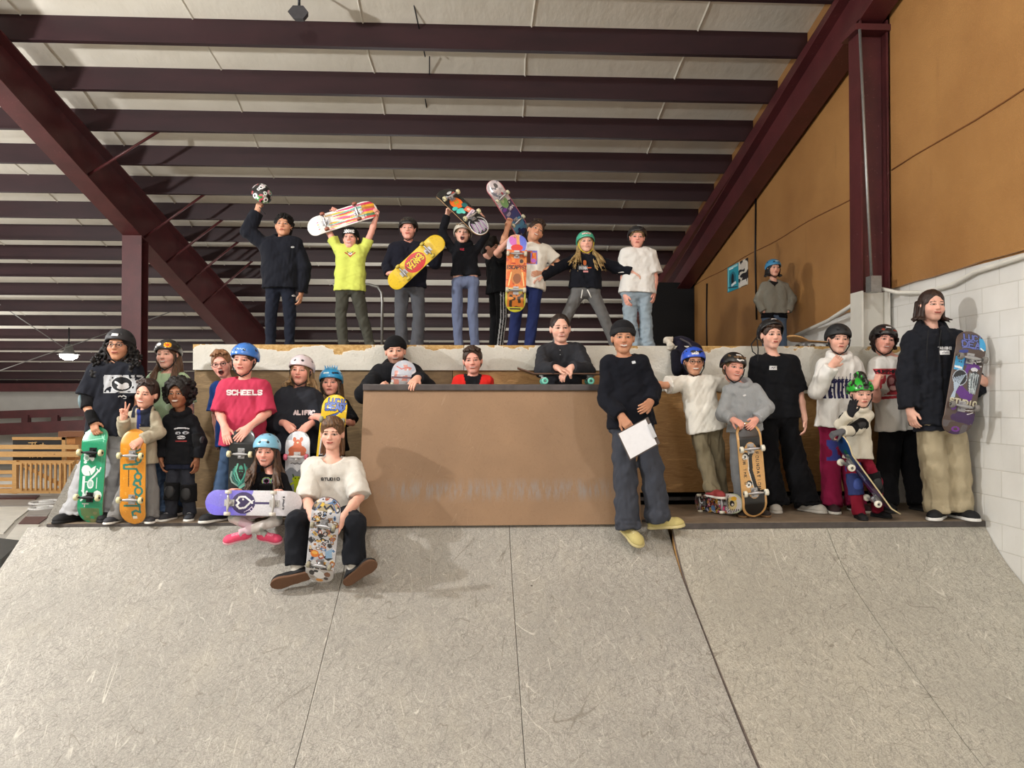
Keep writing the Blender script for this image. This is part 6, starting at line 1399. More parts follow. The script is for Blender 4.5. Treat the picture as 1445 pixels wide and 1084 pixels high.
person(dict(label='person with long brown hair, sticker-decorated helmet and mint t-shirt at the back left', D=6.55, k=.90, w=.86, hh=.218, head=(236.5, 501), rot=(-4, 0, -2), mouth='grin', skin='light', brow=(90, 66, 46), eyes='squint',
  sh=((217, 535), (259, 537)), el=((211, 577), (267, 577)), wr=((213, 612), (266, 610)), tip=((215, 628), (264, 626)), style=('relax', 'relax'),
  hip=((228, 612), (250, 612)), kn=((228, 664), (252, 664)), an=((231, -.32), (251, 0)), pants=(52, 68, 92), bag=.022, cuff=.06, seed=22,
  shirt=dict(name='t_shirt', col=(170, 194, 158), sleeve=.6, hem=.03, loose=.03, neck=.066, dec=((240, 566, .22, .22, mint),)), shoes=dict(col=(40, 42, 46)), hairkind='long', haircol=(104, 74, 52), spread=.02,
  helmet=dict(col=(34, 34, 36), decals=((-.03, .05, .05, .04, lambda P: P.ell(0, 0, .024, .017, (206, 206, 206))), (.045, .045, .06, .05, flower)))))
# small boy with peace sign
def fleece(V, J, k):
    C = np.tile(srgb((172, 163, 142)), (len(V), 1)); s0, s1, h = J['sh'][0], J['sh'][1], J['hip'][0]; x = V[:, 0]; z = V[:, 2]; mx = (s0[0]+s1[0])/2+.0*k
    yoke = (z > s0[2]-.125*k-.0) & (np.abs(x-mx) < (s1[0]-s0[0])*.42); C[yoke & (x > mx+.0*k)] = srgb((34, 38, 50)); C[(z > s0[2]-.01*k) & (np.abs(x-mx) < (s1[0]-s0[0])*.40)] = srgb((34, 38, 50))
    zip_ = (np.abs(x-(mx-.012)) < .011) & (z > s0[2]-.16*k) & (V[:, 1] < s0[1]); C[zip_] = srgb((50, 62, 130)); C[(np.abs(x-(mx-.030)) < .006) & (z > s0[2]-.15*k) & (V[:, 1] < s0[1])] = srgb((176, 168, 146))
    C[z < h[2]+.030*k] = np.where((z[z < h[2]+.030*k] > h[2]-.09*k)[:, None], C[z < h[2]+.030*k], srgb((60, 56, 56))); return C
person(dict(label='small grinning person in tan fleece jacket making a two-finger sign behind an orange skateboard', D=6.12, k=.66, w=.70, hh=.208, head=(207.5, 556), rot=(-6, 2, 8), mouth='grin', skin='fair', brow=(50, 36, 30), eyes='squint', hs=1.08,
  sh=((186, 588), (218, 588)), el=((175, 609, -.04), (225, 611, -.02)), wr=((174, 590, -.14), (199, 621, -.14)), tip=((177, 566, -.17), (187, 628, -.20)), style=('peace', 'grip'), palm=((.1, -1, 0), (-.1, .9, -.3)), thumb=(1, 1),
  hip=((192, 650), (208, 650)), kn=((178, 690), (214, 692)), an=((164, -.02), (214, 0)), pants=(128, 126, 124), bag=.026, cuff=.085, fold=.009, seed=23,
  shirt=dict(name='fleece_jacket', col=(150, 142, 122), sleeve=1, hem=.03, loose=.028, hood=True, cuffs=True, m=.026, paint=fleece), shoes=dict(col=(60, 60, 64), lace=(200, 200, 200)), hairkind='short', haircol=(62, 44, 38)))
skateboard('orange skateboard with teal looping script standing upright in front of the small fleece-jacket boy', at(186.5, 741, 5.99), at(188, 606, 5.97), (.0, -1, .0), g_chocolate, wheel=(214, 206, 160), edge=(208, 176, 110))
# afro kid
def l4p(P): P.line([(-.05, .045), (-.02, .052), (.02, .052), (.05, .045)], .005, (200, 200, 205)); P.ell(-.025, .012, .02, .012, (170, 172, 180)); P.ell(.03, .014, .022, .012, (170, 172, 180)); P.ell(-.02, .01, .008, .006, (24, 25, 30)); P.ell(.03, .012, .008, .006, (24, 25, 30)); P.ell(0, -.022, .032, .014, (200, 200, 205)); P.line([(-.03, -.024), (-.01, -.018), (.01, -.026), (.03, -.02)], .003, (24, 25, 30)); P.rect(0, -.052, .04, .005, (150, 50, 50))
def l4x(J, sp):
    b = J['body']; k = J['k']
    for i in (0, 1): pad('knee_pad', b, lerp(J['kn'][i], J['hip'][i], .30), lerp(J['kn'][i], J['an'][i], .42), .088*k, capdir=(0, -1, 0), capr=.064*k, capcol=(40, 40, 42))
    pad('elbow_pad', b, lerp(J['el'][1], J['sh'][1], .35), lerp(J['el'][1], J['wr'][1], .4), .070*k, capdir=(.8, -.5, 0), capr=.045*k)
person(dict(label='young person with a dark afro, black hoodie and knee pads standing by the deck corner', D=6.22, k=.72, w=.70, hh=.212, head=(252.5, 556), rot=(0, 0, -1), mouth='grin', skin='brown', brow=(34, 24, 20), iris=(30, 20, 16), hs=1.05,
  sh=((238, 592), (271, 593)), el=((229, 621), (284, 622)), wr=((227, 647, -.03), (278, 647, -.03)), tip=((229, 664, -.04), (277, 664, -.05)), style=('relax', 'relax'), palm=((.9, .3, 0), (-.9, .3, 0)), thumb=(1, -1),
  hip=((246, 652), (264, 652)), kn=((243, 692, -.02), (266, 697, -.02)), an=((241, 0), (268, 0)), pants=(46, 48, 56), bag=.020, cuff=.055, seed=24,
  under=dict(col=(30, 34, 50), hem=.075), shirt=dict(name='hoodie', col=(22, 23, 27), sleeve=1, hem=.02, loose=.02, hood=True, cuffs=True, m=.024, dec=((251, 614, .13, .13, l4p),)), shoes=dict(col=(48, 50, 56), lace=(210, 210, 210)), hairkind='afro', haircol=(34, 28, 26), extra=l4x))
# laughing boy behind
person(dict(label='person with glasses and short reddish hair leaning in with mouth wide open', D=6.62, k=.86, w=.85, hh=.218, head=(313, 514), rot=(6, 4, -10), mouth='open', skin='pink', brow=(150, 108, 76), glasses=(36, 34, 40),
  sh=((306, 549), (343, 548)), el=((304, 586), (352, 588)), wr=((308, 616), (353, 618)), tip=((310, 630), (352, 632)), style=('relax', 'relax'), hip=((322, 625), (343, 625)), kn=((324, 670), (346, 670)), an=((325, 0), (346, 0)), pants=(50, 60, 82), bag=.02, seed=25,
  shirt=dict(name='t_shirt', col=(44, 82, 158), sleeve=.62, hem=.02, loose=.03, m=.02, neck=.064, dec=((300, 583, .04, .04, lambda P: P.rect(0, 0, .02, .012, (200, 50, 90))),)), shoes=dict(col=(40, 40, 44)), hairkind='short', haircol=(166, 118, 80)))
# red shirt
person(dict(label='person in crimson t-shirt and blue helmet, both hands on a black skateboard', D=6.25, k=.90, w=.92, belly=.02, hh=.226, head=(345, 508), rot=(-4, 4, 3), mouth='closed_smile', skin='pink', brow=(90, 62, 46), eyes='squint',
  sh=((319, 546), (370, 547)), el=((310, 583, -.06), (377, 583, -.06)), wr=((317, 603, -.20), (352, 603, -.20)), tip=((321, 624, -.26), (337, 618, -.26)), style=('flat', 'flat'), palm=((0, 1, -.1), (0, 1, -.1)), thumb=(1, -1),
  hip=((331, 622), (355, 622)), kn=((317, 672), (355, 672)), an=((309, -.12), (352, -.05)), toe=((-.6, -.8, 0), (.2, -1, 0)), pants=(62, 82, 110), bag=.028, cuff=.072, fold=.009, seed=26,
  shirt=dict(name='t_shirt', col=(190, 60, 88), sleeve=.72, hem=.04, loose=.03, neck=.068, m=.022, sr=.054, dec=((343, 554, .30, .07, lambda P: P.text('SCHEELS', -.132, -.018, .036, .0060, (226, 214, 214), wid=1.15, adv=5.7)),)), shoes=dict(col=(34, 34, 38), lace=(200, 200, 200)), hairkind='bowl', haircol=(86, 60, 44), haircol2=(60, 40, 30),
  helmet=dict(col=(58, 120, 204), decals=((.0, .055, .09, .03, squig((170, 200, 235), .07, .003)),))))
skateboard('black skateboard with a teal feather emblem held upright under two hands', at(338, 738, 6.03), at(342, 604, 6.00), (0, -1, .05), g_feather, wheel=(214, 206, 170), edge=(80, 84, 84))
# pale helmet girl
person(dict(label='person in pale pink helmet and oversized charcoal sweatshirt, hands on a skateboard with cartoon creatures', D=6.42, k=.84, w=.95, hh=.218, head=(425, 523), rot=(-3, 0, 4), mouth='closed_smile', skin='pink', brow=(140, 108, 78), eyes='squint',
  sh=((402, 561), (441, 562)), el=((389, 594, -.04), (452, 592, -.04)), wr=((403, 598, -.16), (437, 599, -.16)), tip=((415, 611, -.24), (425, 609, -.22)), style=('over', 'over'), palm=((.2, .8, -.4), (-.2, .8, -.4)), thumb=(1, -1),
  hip=((411, 632), (432, 632)), kn=((408, 680), (434, 680)), an=((406, 0), (434, 0)), pants=(38, 40, 46), bag=.03, seed=27, slv=.62,
  shirt=dict(name='sweatshirt', col=(42, 44, 51), sleeve=1, hem=.05, loose=.07, hood=True, m=.038, sr=.066, dec=((429, 583, .20, .06, lambda P: P.text('ALIFRC', -.085, -.012, .030, .0058, (222, 204, 206), wid=1.05, adv=5.6)),)), shoes=dict(col=(50, 50, 50)), hairkind='shoulder', bunch=((-.085, -.01, -.085, .045, .085), (.085, -.01, -.085, .05, .095)), haircol=(176, 142, 98), haircol2=(116, 88, 56),
  helmet=dict(col=(216, 202, 208))))
skateboard('white and grey skateboard with an orange and a yellow-green cartoon creature, pink wheels', at(419, 740, 6.16), at(420, 609, 6.14), (0, -1, .05), g_creature, wheel=(222, 110, 134), edge=(200, 196, 190), truck=flat_mat('white_truck', (214, 214, 216), .4, .3))
# cyan helmet girl
person(dict(label='person in cyan helmet holding a yellow and blue skateboard under the chin', D=6.52, k=.76, w=.82, hh=.210, head=(467, 540), rot=(2, 0, 0), mouth='flat', skin='pink', brow=(80, 60, 46),
  sh=((450, 574), (485, 573)), el=((427, 593, -.10), (497, 597, -.06)), wr=((447, 588, -.26), (486, 595, -.22)), tip=((458, 592, -.30), (477, 594, -.28)), style=('grip', 'grip'), palm=((.3, 1, 0), (-.3, 1, 0)), thumb=(1, -1),
  hip=((458, 632), (477, 632)), kn=((456, 680), (480, 680)), an=((456, 0), (480, 0)), pants=(40, 40, 48), bag=.02, seed=28,
  shirt=dict(name='t_shirt', col=(24, 25, 28), sleeve=.70, hem=.03, loose=.03, neck=.064, m=.022, sr=.066), shoes=dict(col=(50, 50, 50)), hairkind='long', haircol=(110, 84, 60), spread=.03,
  helmet=dict(col=(40, 150, 208), decals=((-.03, .05, .06, .03, lambda P: P.rect(0, 0, .026, .008, (200, 225, 235))), (.06, .05, .05, .03, squig((24, 36, 60), .04, .004))), fin=lambda F, c, R, q: [F.cap(c+(R[0]*x+R[2]*.09)*q, c+(R[0]*x*1.1+R[2]*.125)*q, .008*q, .003*q, k=.004) for x in (-.05, -.03, -.01, .01, .03, .05)])))
skateboard('yellow and blue skateboard with jagged lettering held vertically under a chin', at(459, 692, 6.16), at(474, 557, 6.17), (.05, -1, .0), g_lucid, wheel=(150, 150, 130), truck=flat_mat('blue_truck', (60, 120, 170), .4, .6), edge=(206, 180, 60))
# seated girl with the purple board
def tie_dye(V, J, k):
    C = np.tile(srgb((212, 206, 202)), (len(V), 1)); n = vnoise(V[:, 0], V[:, 2], 16, 3); m = vnoise(V[:, 0]+3, V[:, 2], 13, 8); C[n > .62] = srgb((172, 178, 172)); C[m > .66] = srgb((206, 180, 190)); return C
def heartp(P):
    for i, c in enumerate(((190, 210, 120), (120, 200, 210), (222, 120, 180))): P.ell(-.028, .012, .034-.006*i, .03-.006*i, c, 0, .86); P.ell(.034, .012, .034-.006*i, .03-.006*i, c, 0, .86)
    P.fill(P.V < -.004, (20, 20, 23)); P.A &= P.V > -.02; P.ell(.05, -.006, .018, .010, (210, 80, 150))
person(dict(label='small person in light blue helmet sitting cross-legged behind a purple and white skateboard', D=5.98, k=.68, w=.68, hh=.213, head=(376, 636), rot=(2, 6, 2), mouth='smile', skin='pink', brow=(80, 58, 44),
  sh=((364, 674), (399, 674)), el=((349, 700, -.05), (409, 702, -.05)), wr=((337, 693, -.20), (398, 696, -.20)), tip=((325, 690, -.28), (391, 690, -.28)), style=('over', 'over'), palm=((0, -.1, -1), (0, -.1, -1)), thumb=(-1, 1),
  hip=((370, 722, .02), (391, 722, .02)), kn=((330, 731, -.25), (390, 735, -.25)), an=((373, 753, -.25), (341, 752, -.32)), toe=((.95, -.25, -.12), (-.95, -.25, -.18)), up=((-.1, -.5, .85), (.1, -.5, .85)), pants=(196, 190, 186), pantspaint=tie_dye, bag=.004, cuff=.045, kneer=.058, stack=0, seed=29,
  shirt=dict(name='t_shirt', col=(20, 20, 23), sleeve=.9, hem=.02, loose=.015, neck=.066, dec=((377, 683, .16, .10, heartp),)), shoes=dict(col=(226, 78, 112), sole=(222, 170, 180), lace=(244, 170, 190), s=1.05), hairkind='long', spread=.05, haircol=(98, 72, 54), helmet=dict(col=(128, 190, 220), decals=((.0, .065, .07, .035, lambda P: P.rect(0, 0, .022, .010, (206, 226, 232))),))))
skateboard('purple and white skateboard with a heart emblem held sideways across a seated child', at(424.5, 711, 5.66), at(287, 709, 5.66), (.0, -1, .12), g_heart, wheel=(212, 206, 196), edge=(206, 200, 196), truck=flat_mat('pale_truck', (190, 188, 184), .4, .5))
# seated man in front
def tat(V): pass
person(dict(label='person with mullet and pale grey t-shirt sitting on the ramp edge', D=5.9, k=.98, w=.92, hh=.232, head=(469, 612), rot=(0, 2, 2), mouth='closed_smile', skin='light', brow=(96, 70, 50), haircol2=(80, 56, 40),
  sh=((440, 660), (499, 660)), el=((434, 706, -.14), (507, 702, -.14)), wr=((441, 731, -.44), (484, 731, -.44)), tip=((452, 740, -.52), (471, 751, -.54)), style=('fist', 'flat'), palm=((.5, .8, -.2), (0, 1, -.1)), thumb=(1, -1),
  hip=((453, 728, .05), (486, 728, .05)), kn=((418, 737, -.42), (500, 739, -.42)), an=((420, 806, -.40), (499, 805, -.40)), toe=((-.93, -.10, -.22), (.78, -.12, .58)), up=((.05, .80, .60), (-.35, .85, .40)), pants=(30, 32, 38), bag=.030, cuff=.078, kneer=.068, short=.055, stack=0, waist=.02, seed=30, fold=.010, socks=(214, 210, 202),
  shirt=dict(name='t_shirt', col=(216, 212, 204), sleeve=.78, hem=.02, loose=.020, neck=.080, m=.020, sr=.064, dec=((464, 677, .16, .05, lambda P: P.text('STUDIO', -.062, -.010, .020, .0032, (60, 60, 66), wid=1.2, adv=5.8)),)), shoes=dict(col=(26, 26, 28), sole=(108, 78, 58)), hairkind='mullet', haircol=(132, 98, 68)))
skateboard('sticker-covered skateboard with grey wheels held upright between the knees of the seated man', at(449, 826, 5.44), at(461.5, 706, 5.24), (.0, -1, .10), g_stickers, wheel=(150, 144, 124), edge=(96, 76, 96), half=.118)
# ------------------------------------------------------------------ three behind the ledge
person(dict(label='bearded person in black beanie and black hoodie leaning over the left end of the ledge', D=6.70, k=.98, w=.98, hh=.232, head=(558, 496), rot=(4, 2, -3), mouth='grin', skin='fair', brow=(40, 30, 26), stubble=.6,
  sh=((534, 528), (584, 527)), el=((514, 556, -.26), (602, 548, -.22)), wr=((533, 552, -.30), (589, 534, -.36)), tip=((551, 538, -.30), (577, 545, -.50)), style=('grip', 'relax'), palm=((.3, 1, 0), (-.2, .3, -1)), thumb=(-1, 1),
  hip=((546, 620, -.02), (574, 620, -.02)), kn=((540, 670, -.12), (578, 670, -.12)), an=((544, -.05), (576, -.05)), pants=(40, 42, 48), bag=.01,
  shirt=dict(name='hoodie', col=(24, 25, 29), sleeve=1, hem=.06, loose=.02, hood=True, cuffs=True, m=.026), shoes=dict(col=(30, 30, 32)), beanie=dict(col=(22, 22, 25)), seed=31))
skateboard('worn pinkish skateboard nose poking up above the left end of the ledge', at(566, 632, 6.535), at(570, 517, 6.50), (0, -1, .05), g_redworn, wheel=(196, 190, 170), edge=(150, 110, 100), trucks=True, length=.79)
def vee(V, J, k):
    C = np.tile(srgb((214, 44, 38)), (len(V), 1)); mx = J['neck'][0]; C[(np.abs(V[:, 0]-mx) < .050+.25*(V[:, 2]-(J['neck'][2]-.08))) & (V[:, 1] < J['neck'][1]+.02)] = srgb((24, 24, 28)); return C
person(dict(label='person with short brown hair and red jacket, only head and shoulders above the ledge middle', D=6.66, k=.86, w=.90, chub=.6, hh=.222, head=(667, 509), rot=(-2, 2, -4), mouth='smile', skin='pink', brow=(80, 58, 44), eyes='squint',
  sh=((647, 540), (687, 540)), el=((643, 582), (691, 582)), wr=((650, 612, -.05), (686, 612, -.05)), tip=((654, 626, -.08), (683, 626, -.08)), style=('relax', 'relax'), hip=((656, 616), (678, 616)), kn=((654, 664), (680, 664)), an=((654, 0), (680, 0)), pants=(40, 42, 50), bag=.02,
  shirt=dict(name='jacket', col=(214, 44, 38), sleeve=1, hem=.05, loose=.02, neck=.066, m=.024, paint=vee), shoes=dict(col=(60, 60, 60)), hairkind='short', haircol=(78, 58, 46), seed=32))
person(dict(label='person with slicked-back hair and charcoal shirt, forearms crossed on the ledge', D=6.66, k=1.0, w=.90, hh=.238, head=(790.5, 464), rot=(2, 2, -2), mouth='smile', skin='light', brow=(70, 54, 46), eyes='squint',
  sh=((768, 497), (816, 496)), el=((765, 523, -.26), (828, 524, -.26)), wr=((785, 519, -.38), (806, 519, -.36)), tip=((802, 524, -.40), (791, 531, -.42)), style=('relax', 'relax'), palm=((0, .3, -1), (0, .3, -1)), thumb=(-1, 1),
  hip=((778, 600, -.05), (808, 600, -.05)), kn=((776, 656, -.08), (810, 656, -.08)), an=((778, 0), (808, 0)), pants=(40, 42, 48), bag=.01,
  shirt=dict(name='button_shirt', col=(46, 47, 52), sleeve=1, hem=.06, loose=.02, neck=.070, m=.018, dec=((791, 497, .06, .10, lambda P: (P.line([(0, .05), (0, -.05)], .0018, (24, 24, 28)), P.ell(0, .02, .004, .004, (190, 190, 190)), P.ell(0, -.02, .004, .004, (190, 190, 190)))),)), shoes=dict(col=(40, 40, 40)), hairkind='slick', haircol=(52, 38, 32), seed=33))
skateboard('dark skateboard with mint wheels lying deck up on the ledge under crossed forearms', atz(730, 1.153, 6.36), atz(869, 1.153, 6.36), (0, 0, -1), g_dark, wheel=(120, 206, 186), edge=(90, 64, 50), half=.095)
# ------------------------------------------------------------------ lower right group
def nametag(c=(225, 226, 228)): return lambda P: (P.rect(0, 0, 1, 1, c), P.line([(-.02, -.004), (-.01, .006), (0, -.004), (.01, .005), (.02, -.003)], .002, (70, 70, 90)))
person(dict(label='person in black beanie and long-sleeved black top leaning on the ledge with a clipboard', D=5.90, k=1.0, w=.84, hh=.236, head=(879, 477), rot=(-6, 2, 0), mouth='grin', skin='olive', brow=(40, 30, 26), eyes='squint',
  sh=((858, 513), (905, 513)), el=((855, 565, -.02), (921, 552, -.02)), wr=((877, 588, -.16), (918, 567, -.10)), tip=((894, 611, -.22), (910, 575, -.18)), style=('relax', 'relax'), palm=((.2, 1, 0), (-.3, .9, 0)), thumb=(-1, 1),
  hip=((877, 600), (906, 600)), kn=((882, 666, -.06), (920, 664, -.08)), an=((886, 741, -.07), (929, 731, -.06)), toe=((.40, -.75, -.42), (.93, -.35, .12)), up=((0, -.55, .83), (-.1, -.15, 1)), pants=(66, 69, 78), bag=.030, cuff=.088, kneer=.078, fold=.010, seed=41,
  shirt=dict(name='sweater', col=(22, 24, 32), sleeve=1, hem=.01, loose=.02, neck=.078, m=.018, dec=((896, 511, .05, .03, lambda P: P.rect(0, 0, .014, .010, (206, 210, 216), .2)),)), shoes=dict(col=(196, 182, 120), sole=(206, 192, 140), lace=(214, 204, 160)), hairkind='buzz', haircol=(40, 30, 28), beanie=dict(col=(30, 30, 33), cuff=(44, 44, 46))))
def clipboard():
    cp = [(871, 612, 5.66), (914.5, 588.5, 5.62), (931.5, 626, 5.55), (889, 650, 5.59)]; P4 = [at(*c) for c in cp]; n = nrm(np.cross(P4[1]-P4[0], P4[3]-P4[0])); n = n if n[1] < 0 else -n
    root = empty('clipboard', sum(P4)/4); tag(root, 'clipboard with white paper held at the hip by the beanie wearer at the ledge', 'clipboard')
    def slab(Q, th, nm, mat, off): o = MB().hexa([q+n*off for q in Q]+[q+n*(off+th) for q in Q]).build(nm, mat, root); o.matrix_parent_inverse = Matrix.Translation(-root.location); return o
    slab(P4, .004, 'board', flat_mat('clip_board', (70, 58, 52), .6), 0); c = sum(P4)/4; Q = [lerp(c, p, .93) for p in P4]; Q = [Q[0], lerp(Q[1], Q[0], .06), lerp(Q[2], Q[3], .06), Q[3]]; slab(Q, .003, 'paper', flat_mat('paper_white', (214, 214, 218), .7, 0, .03), .0045)
    a, b = lerp(P4[1], P4[2], .25), lerp(P4[1], P4[2], .75); i1, i2 = lerp(a, lerp(P4[0], P4[3], .25), .12), lerp(b, lerp(P4[0], P4[3], .75), .12); slab([i1, a, b, i2], .010, 'clip', M_AXLE, .006)
clipboard()
person(dict(label='person in royal blue helmet, glasses and off-white t-shirt beside the ledge', D=6.40, k=.84, w=.84, hh=.214, head=(979, 511), rot=(-4, 2, 0), mouth='grin', skin='tan', brow=(34, 26, 24), glasses=(40, 30, 34),
  sh=((963, 541), (1003, 540)), el=((938, 544, -.06), (1025, 541, .06)), wr=((919, 541, -.14), (1046, 542, .12)), tip=((903, 541, -.12), (1060, 550, .12)), style=('relax', None), palm=((0, .3, -1), (0, 0, -1)), thumb=(1, -1),
  hip=((986, 604), (1007, 604)), kn=((994, 645, -.06), (1012, 648)), an=((1005, 690, -.18), (1018, 0)), toe=((.3, -1, 0), (.3, -1, 0)), pants=(122, 112, 90), bag=.030, cuff=.060, fold=.012, seed=42,
  shirt=dict(name='t_shirt', col=(228, 224, 214), sleeve=.62, hem=.03, loose=.03, neck=.062, m=.024, sr=.066), shoes=dict(col=(150, 60, 60)), hairkind='short', haircol=(34, 28, 28), helmet=dict(col=(40, 88, 206), decals=((-.01, .045, .06, .03, nametag()),))))
skateboard('sticker-plastered skateboard standing on its side on the platform under a shoe', at(1043, 711, 6.03), at(976, 709.5, 6.60), (-.9, -.44, 0), lambda P: (setattr(P, 'V', -P.V), g_junk(P), setattr(P, 'V', -P.V)), wheel=(214, 208, 190), edge=(150, 150, 140))
person(dict(label='young person in glossy black helmet and light grey hoodie, hands on a natural wood skateboard', D=6.18, k=.76, w=.76, hh=.212, head=(1035, 519), rot=(4, 2, 8), mouth='smile', skin='pink', brow=(130, 96, 76), eyes='open',
  sh=((1028, 552), (1066, 550)), el=((1019, 585, -.04), (1083, 575, -.04)), wr=((1034, 592, -.16), (1067, 592, -.16)), tip=((1048, 599, -.24), (1056, 607, -.25)), style=('over', 'relax'), palm=((.2, .6, -.7), (0, 1, 0)), thumb=(-1, -1),
  hip=((1041, 606), (1062, 606)), kn=((1040, 652), (1066, 652)), an=((1047, .02), (1070, .02)), pants=(158, 162, 168), bag=.026, cuff=.052, seed=43,
  shirt=dict(name='hoodie', col=(160, 164, 168), sleeve=1, hem=.02, loose=.025, hood=True, cuffs=True, m=.026, dec=((1054, 558, .05, .04, lambda P: P.ell(0, 0, .014, .007, (222, 224, 226), .3)),)), shoes=dict(col=(50, 42, 38), sole=(120, 90, 60)), hairkind='short', haircol=(150, 116, 80), helmet=dict(col=(16, 16, 18), decals=((0, .075, .06, .025, lambda P: P.rect(0, 0, .022, .008, (225, 225, 225))), (.01, .03, .07, .03, lambda P: P.line([(-.028, .004), (-.01, -.006), (.01, .004), (.028, .004)], .006, (225, 225, 225)))))))
skateboard('natural wood skateboard with black ends and a black cartoon skateboard drawing, standing upright', at(1067, 731, 5.99), at(1055.5, 596.5, 5.97), (-.03, -1, .02), g_foundation, wheel=(226, 222, 206), edge=(214, 170, 112))
def l4strap(J, sp):
    m = MB(); m.tube([at(1068, 476, 6.4), at(1060, 486, 6.38), at(1062, 496, 6.36), at(1070, 503, 6.34)], .005, 6).tube([at(1068, 478, 6.4), at(1070, 492, 6.36), at(1069, 510, 6.32)], .005, 6); m.build('loose_strap', flat_mat('strap_22_22_24', (22, 22, 24), .8), J['body'])
person(dict(label='teenage person in black t-shirt and black trousers with a pushed-back helmet', D=6.55, k=.98, w=.76, hh=.232, head=(1088, 473), rot=(2, 2, 0), mouth='flat', skin='light', brow=(70, 50, 40),
  sh=((1068, 511), (1118, 512)), el=((1062, 560), (1129, 556)), wr=((1062, 594, -.05), (1135, 591, -.03)), tip=((1064, 612, -.08), (1137, 610, -.06)), style=('relax', 'relax'), palm=((.9, .3, 0), (-.9, .3, 0)), thumb=(1, -1),
  hip=((1083, 590), (1111, 590)), kn=((1083, 655), (1122, 655)), an=((1093, -.12), (1139, -.15)), toe=((-.3, -1, 0), (.5, -.9, 0)), pants=(16, 16, 19), bag=.040, cuff=.105, kneer=.085, seed=44, fold=.010,
  shirt=dict(name='t_shirt', col=(20, 21, 25), sleeve=.68, hem=.0, loose=.025, neck=.066, m=.02, dec=((1094, 519, .07, .035, nametag()),)), shoes=dict(col=(190, 186, 178), sole=(196, 192, 184)), hairkind='mop', haircol=(78, 54, 40), helmet=dict(col=(24, 24, 27), back=24, straps=False, decals=((0, .06, .06, .024, lambda P: P.rect(0, 0, .024, .008, (206, 206, 208))), )), extra=l4strap))
def pillars(P):
    for i in range(8): P.rect(-.12+.034*i, -.03, .008+.003*(i % 2), .07, (38, 36, 78)); P.ell(-.12+.034*i, .045, .014, .02, (38, 36, 78)); P.line([(-.12+.034*i, .06), (-.115+.034*i, .085+.02*(i == 2)+.03*(i == 6))], .003, (38, 36, 78))
    P.text('GOOTS', -.09, .035, .03, .004, (38, 36, 78), wid=1.1, adv=6); P.fill((np.abs(P.V+.03) < .07) & (np.abs(P.U) < .13) & (vnoise(P.U, P.V, 50, 3) > .72), (38, 36, 78))
def marp(V, J, k):
    C = np.tile(srgb((138, 30, 68)), (len(V), 1)); m = (vnoise(V[:, 0], V[:, 2], 22, 4) > .60) & (V[:, 2] > J['kn'][0][2]+.02) & (V[:, 2] < J['kn'][0][2]+.22) & (V[:, 0] > J['kn'][0][0]-.06); C[m] = srgb((66, 74, 150)); m = (vnoise(V[:, 0], V[:, 2], 18, 7) > .55) & (V[:, 2] < J['kn'][1][2]+.06) & (V[:, 2] > J['kn'][1][2]-.12) & (V[:, 0] > J['kn'][1][0]-.07); C[m] = srgb((62, 84, 170)); return C
person(dict(label='person in matte black helmet, white hoodie and maroon trousers with a hand at the chin', D=6.48, k=.93, w=.80, hh=.226, head=(1183, 479), rot=(-10, 4, 2), mouth='flat', skin='light', brow=(40, 30, 28), eyes='squint',
  sh=((1163, 516), (1206, 514)), el=((1153, 553, -.10), (1219, 558, .0)), wr=((1174, 516, -.22), (1217, 592, -.04)), tip=((1191, 497, -.19), (1215, 607, -.06)), style=('relax', 'relax'), palm=((.4, .9, 0), (-.9, .3, 0)), thumb=(-1, -1),
  hip=((1169, 600), (1194, 600)), kn=((1172, 656), (1200, 656)), an=((1174, -.12), (1207, -.08)), pants=(138, 30, 68), pantspaint=marp, bag=.030, cuff=.085, kneer=.075, seed=45,
  shirt=dict(name='hoodie', col=(236, 234, 230), sleeve=1, hem=.02, loose=.025, hood=True, cuffs=True, m=.026, dec=((1189, 546, .30, .24, pillars),)), shoes=dict(col=(60, 40, 44)), hairkind='bowl', haircol=(42, 32, 30), helmet=dict(col=(38, 39, 42), matte=True)))
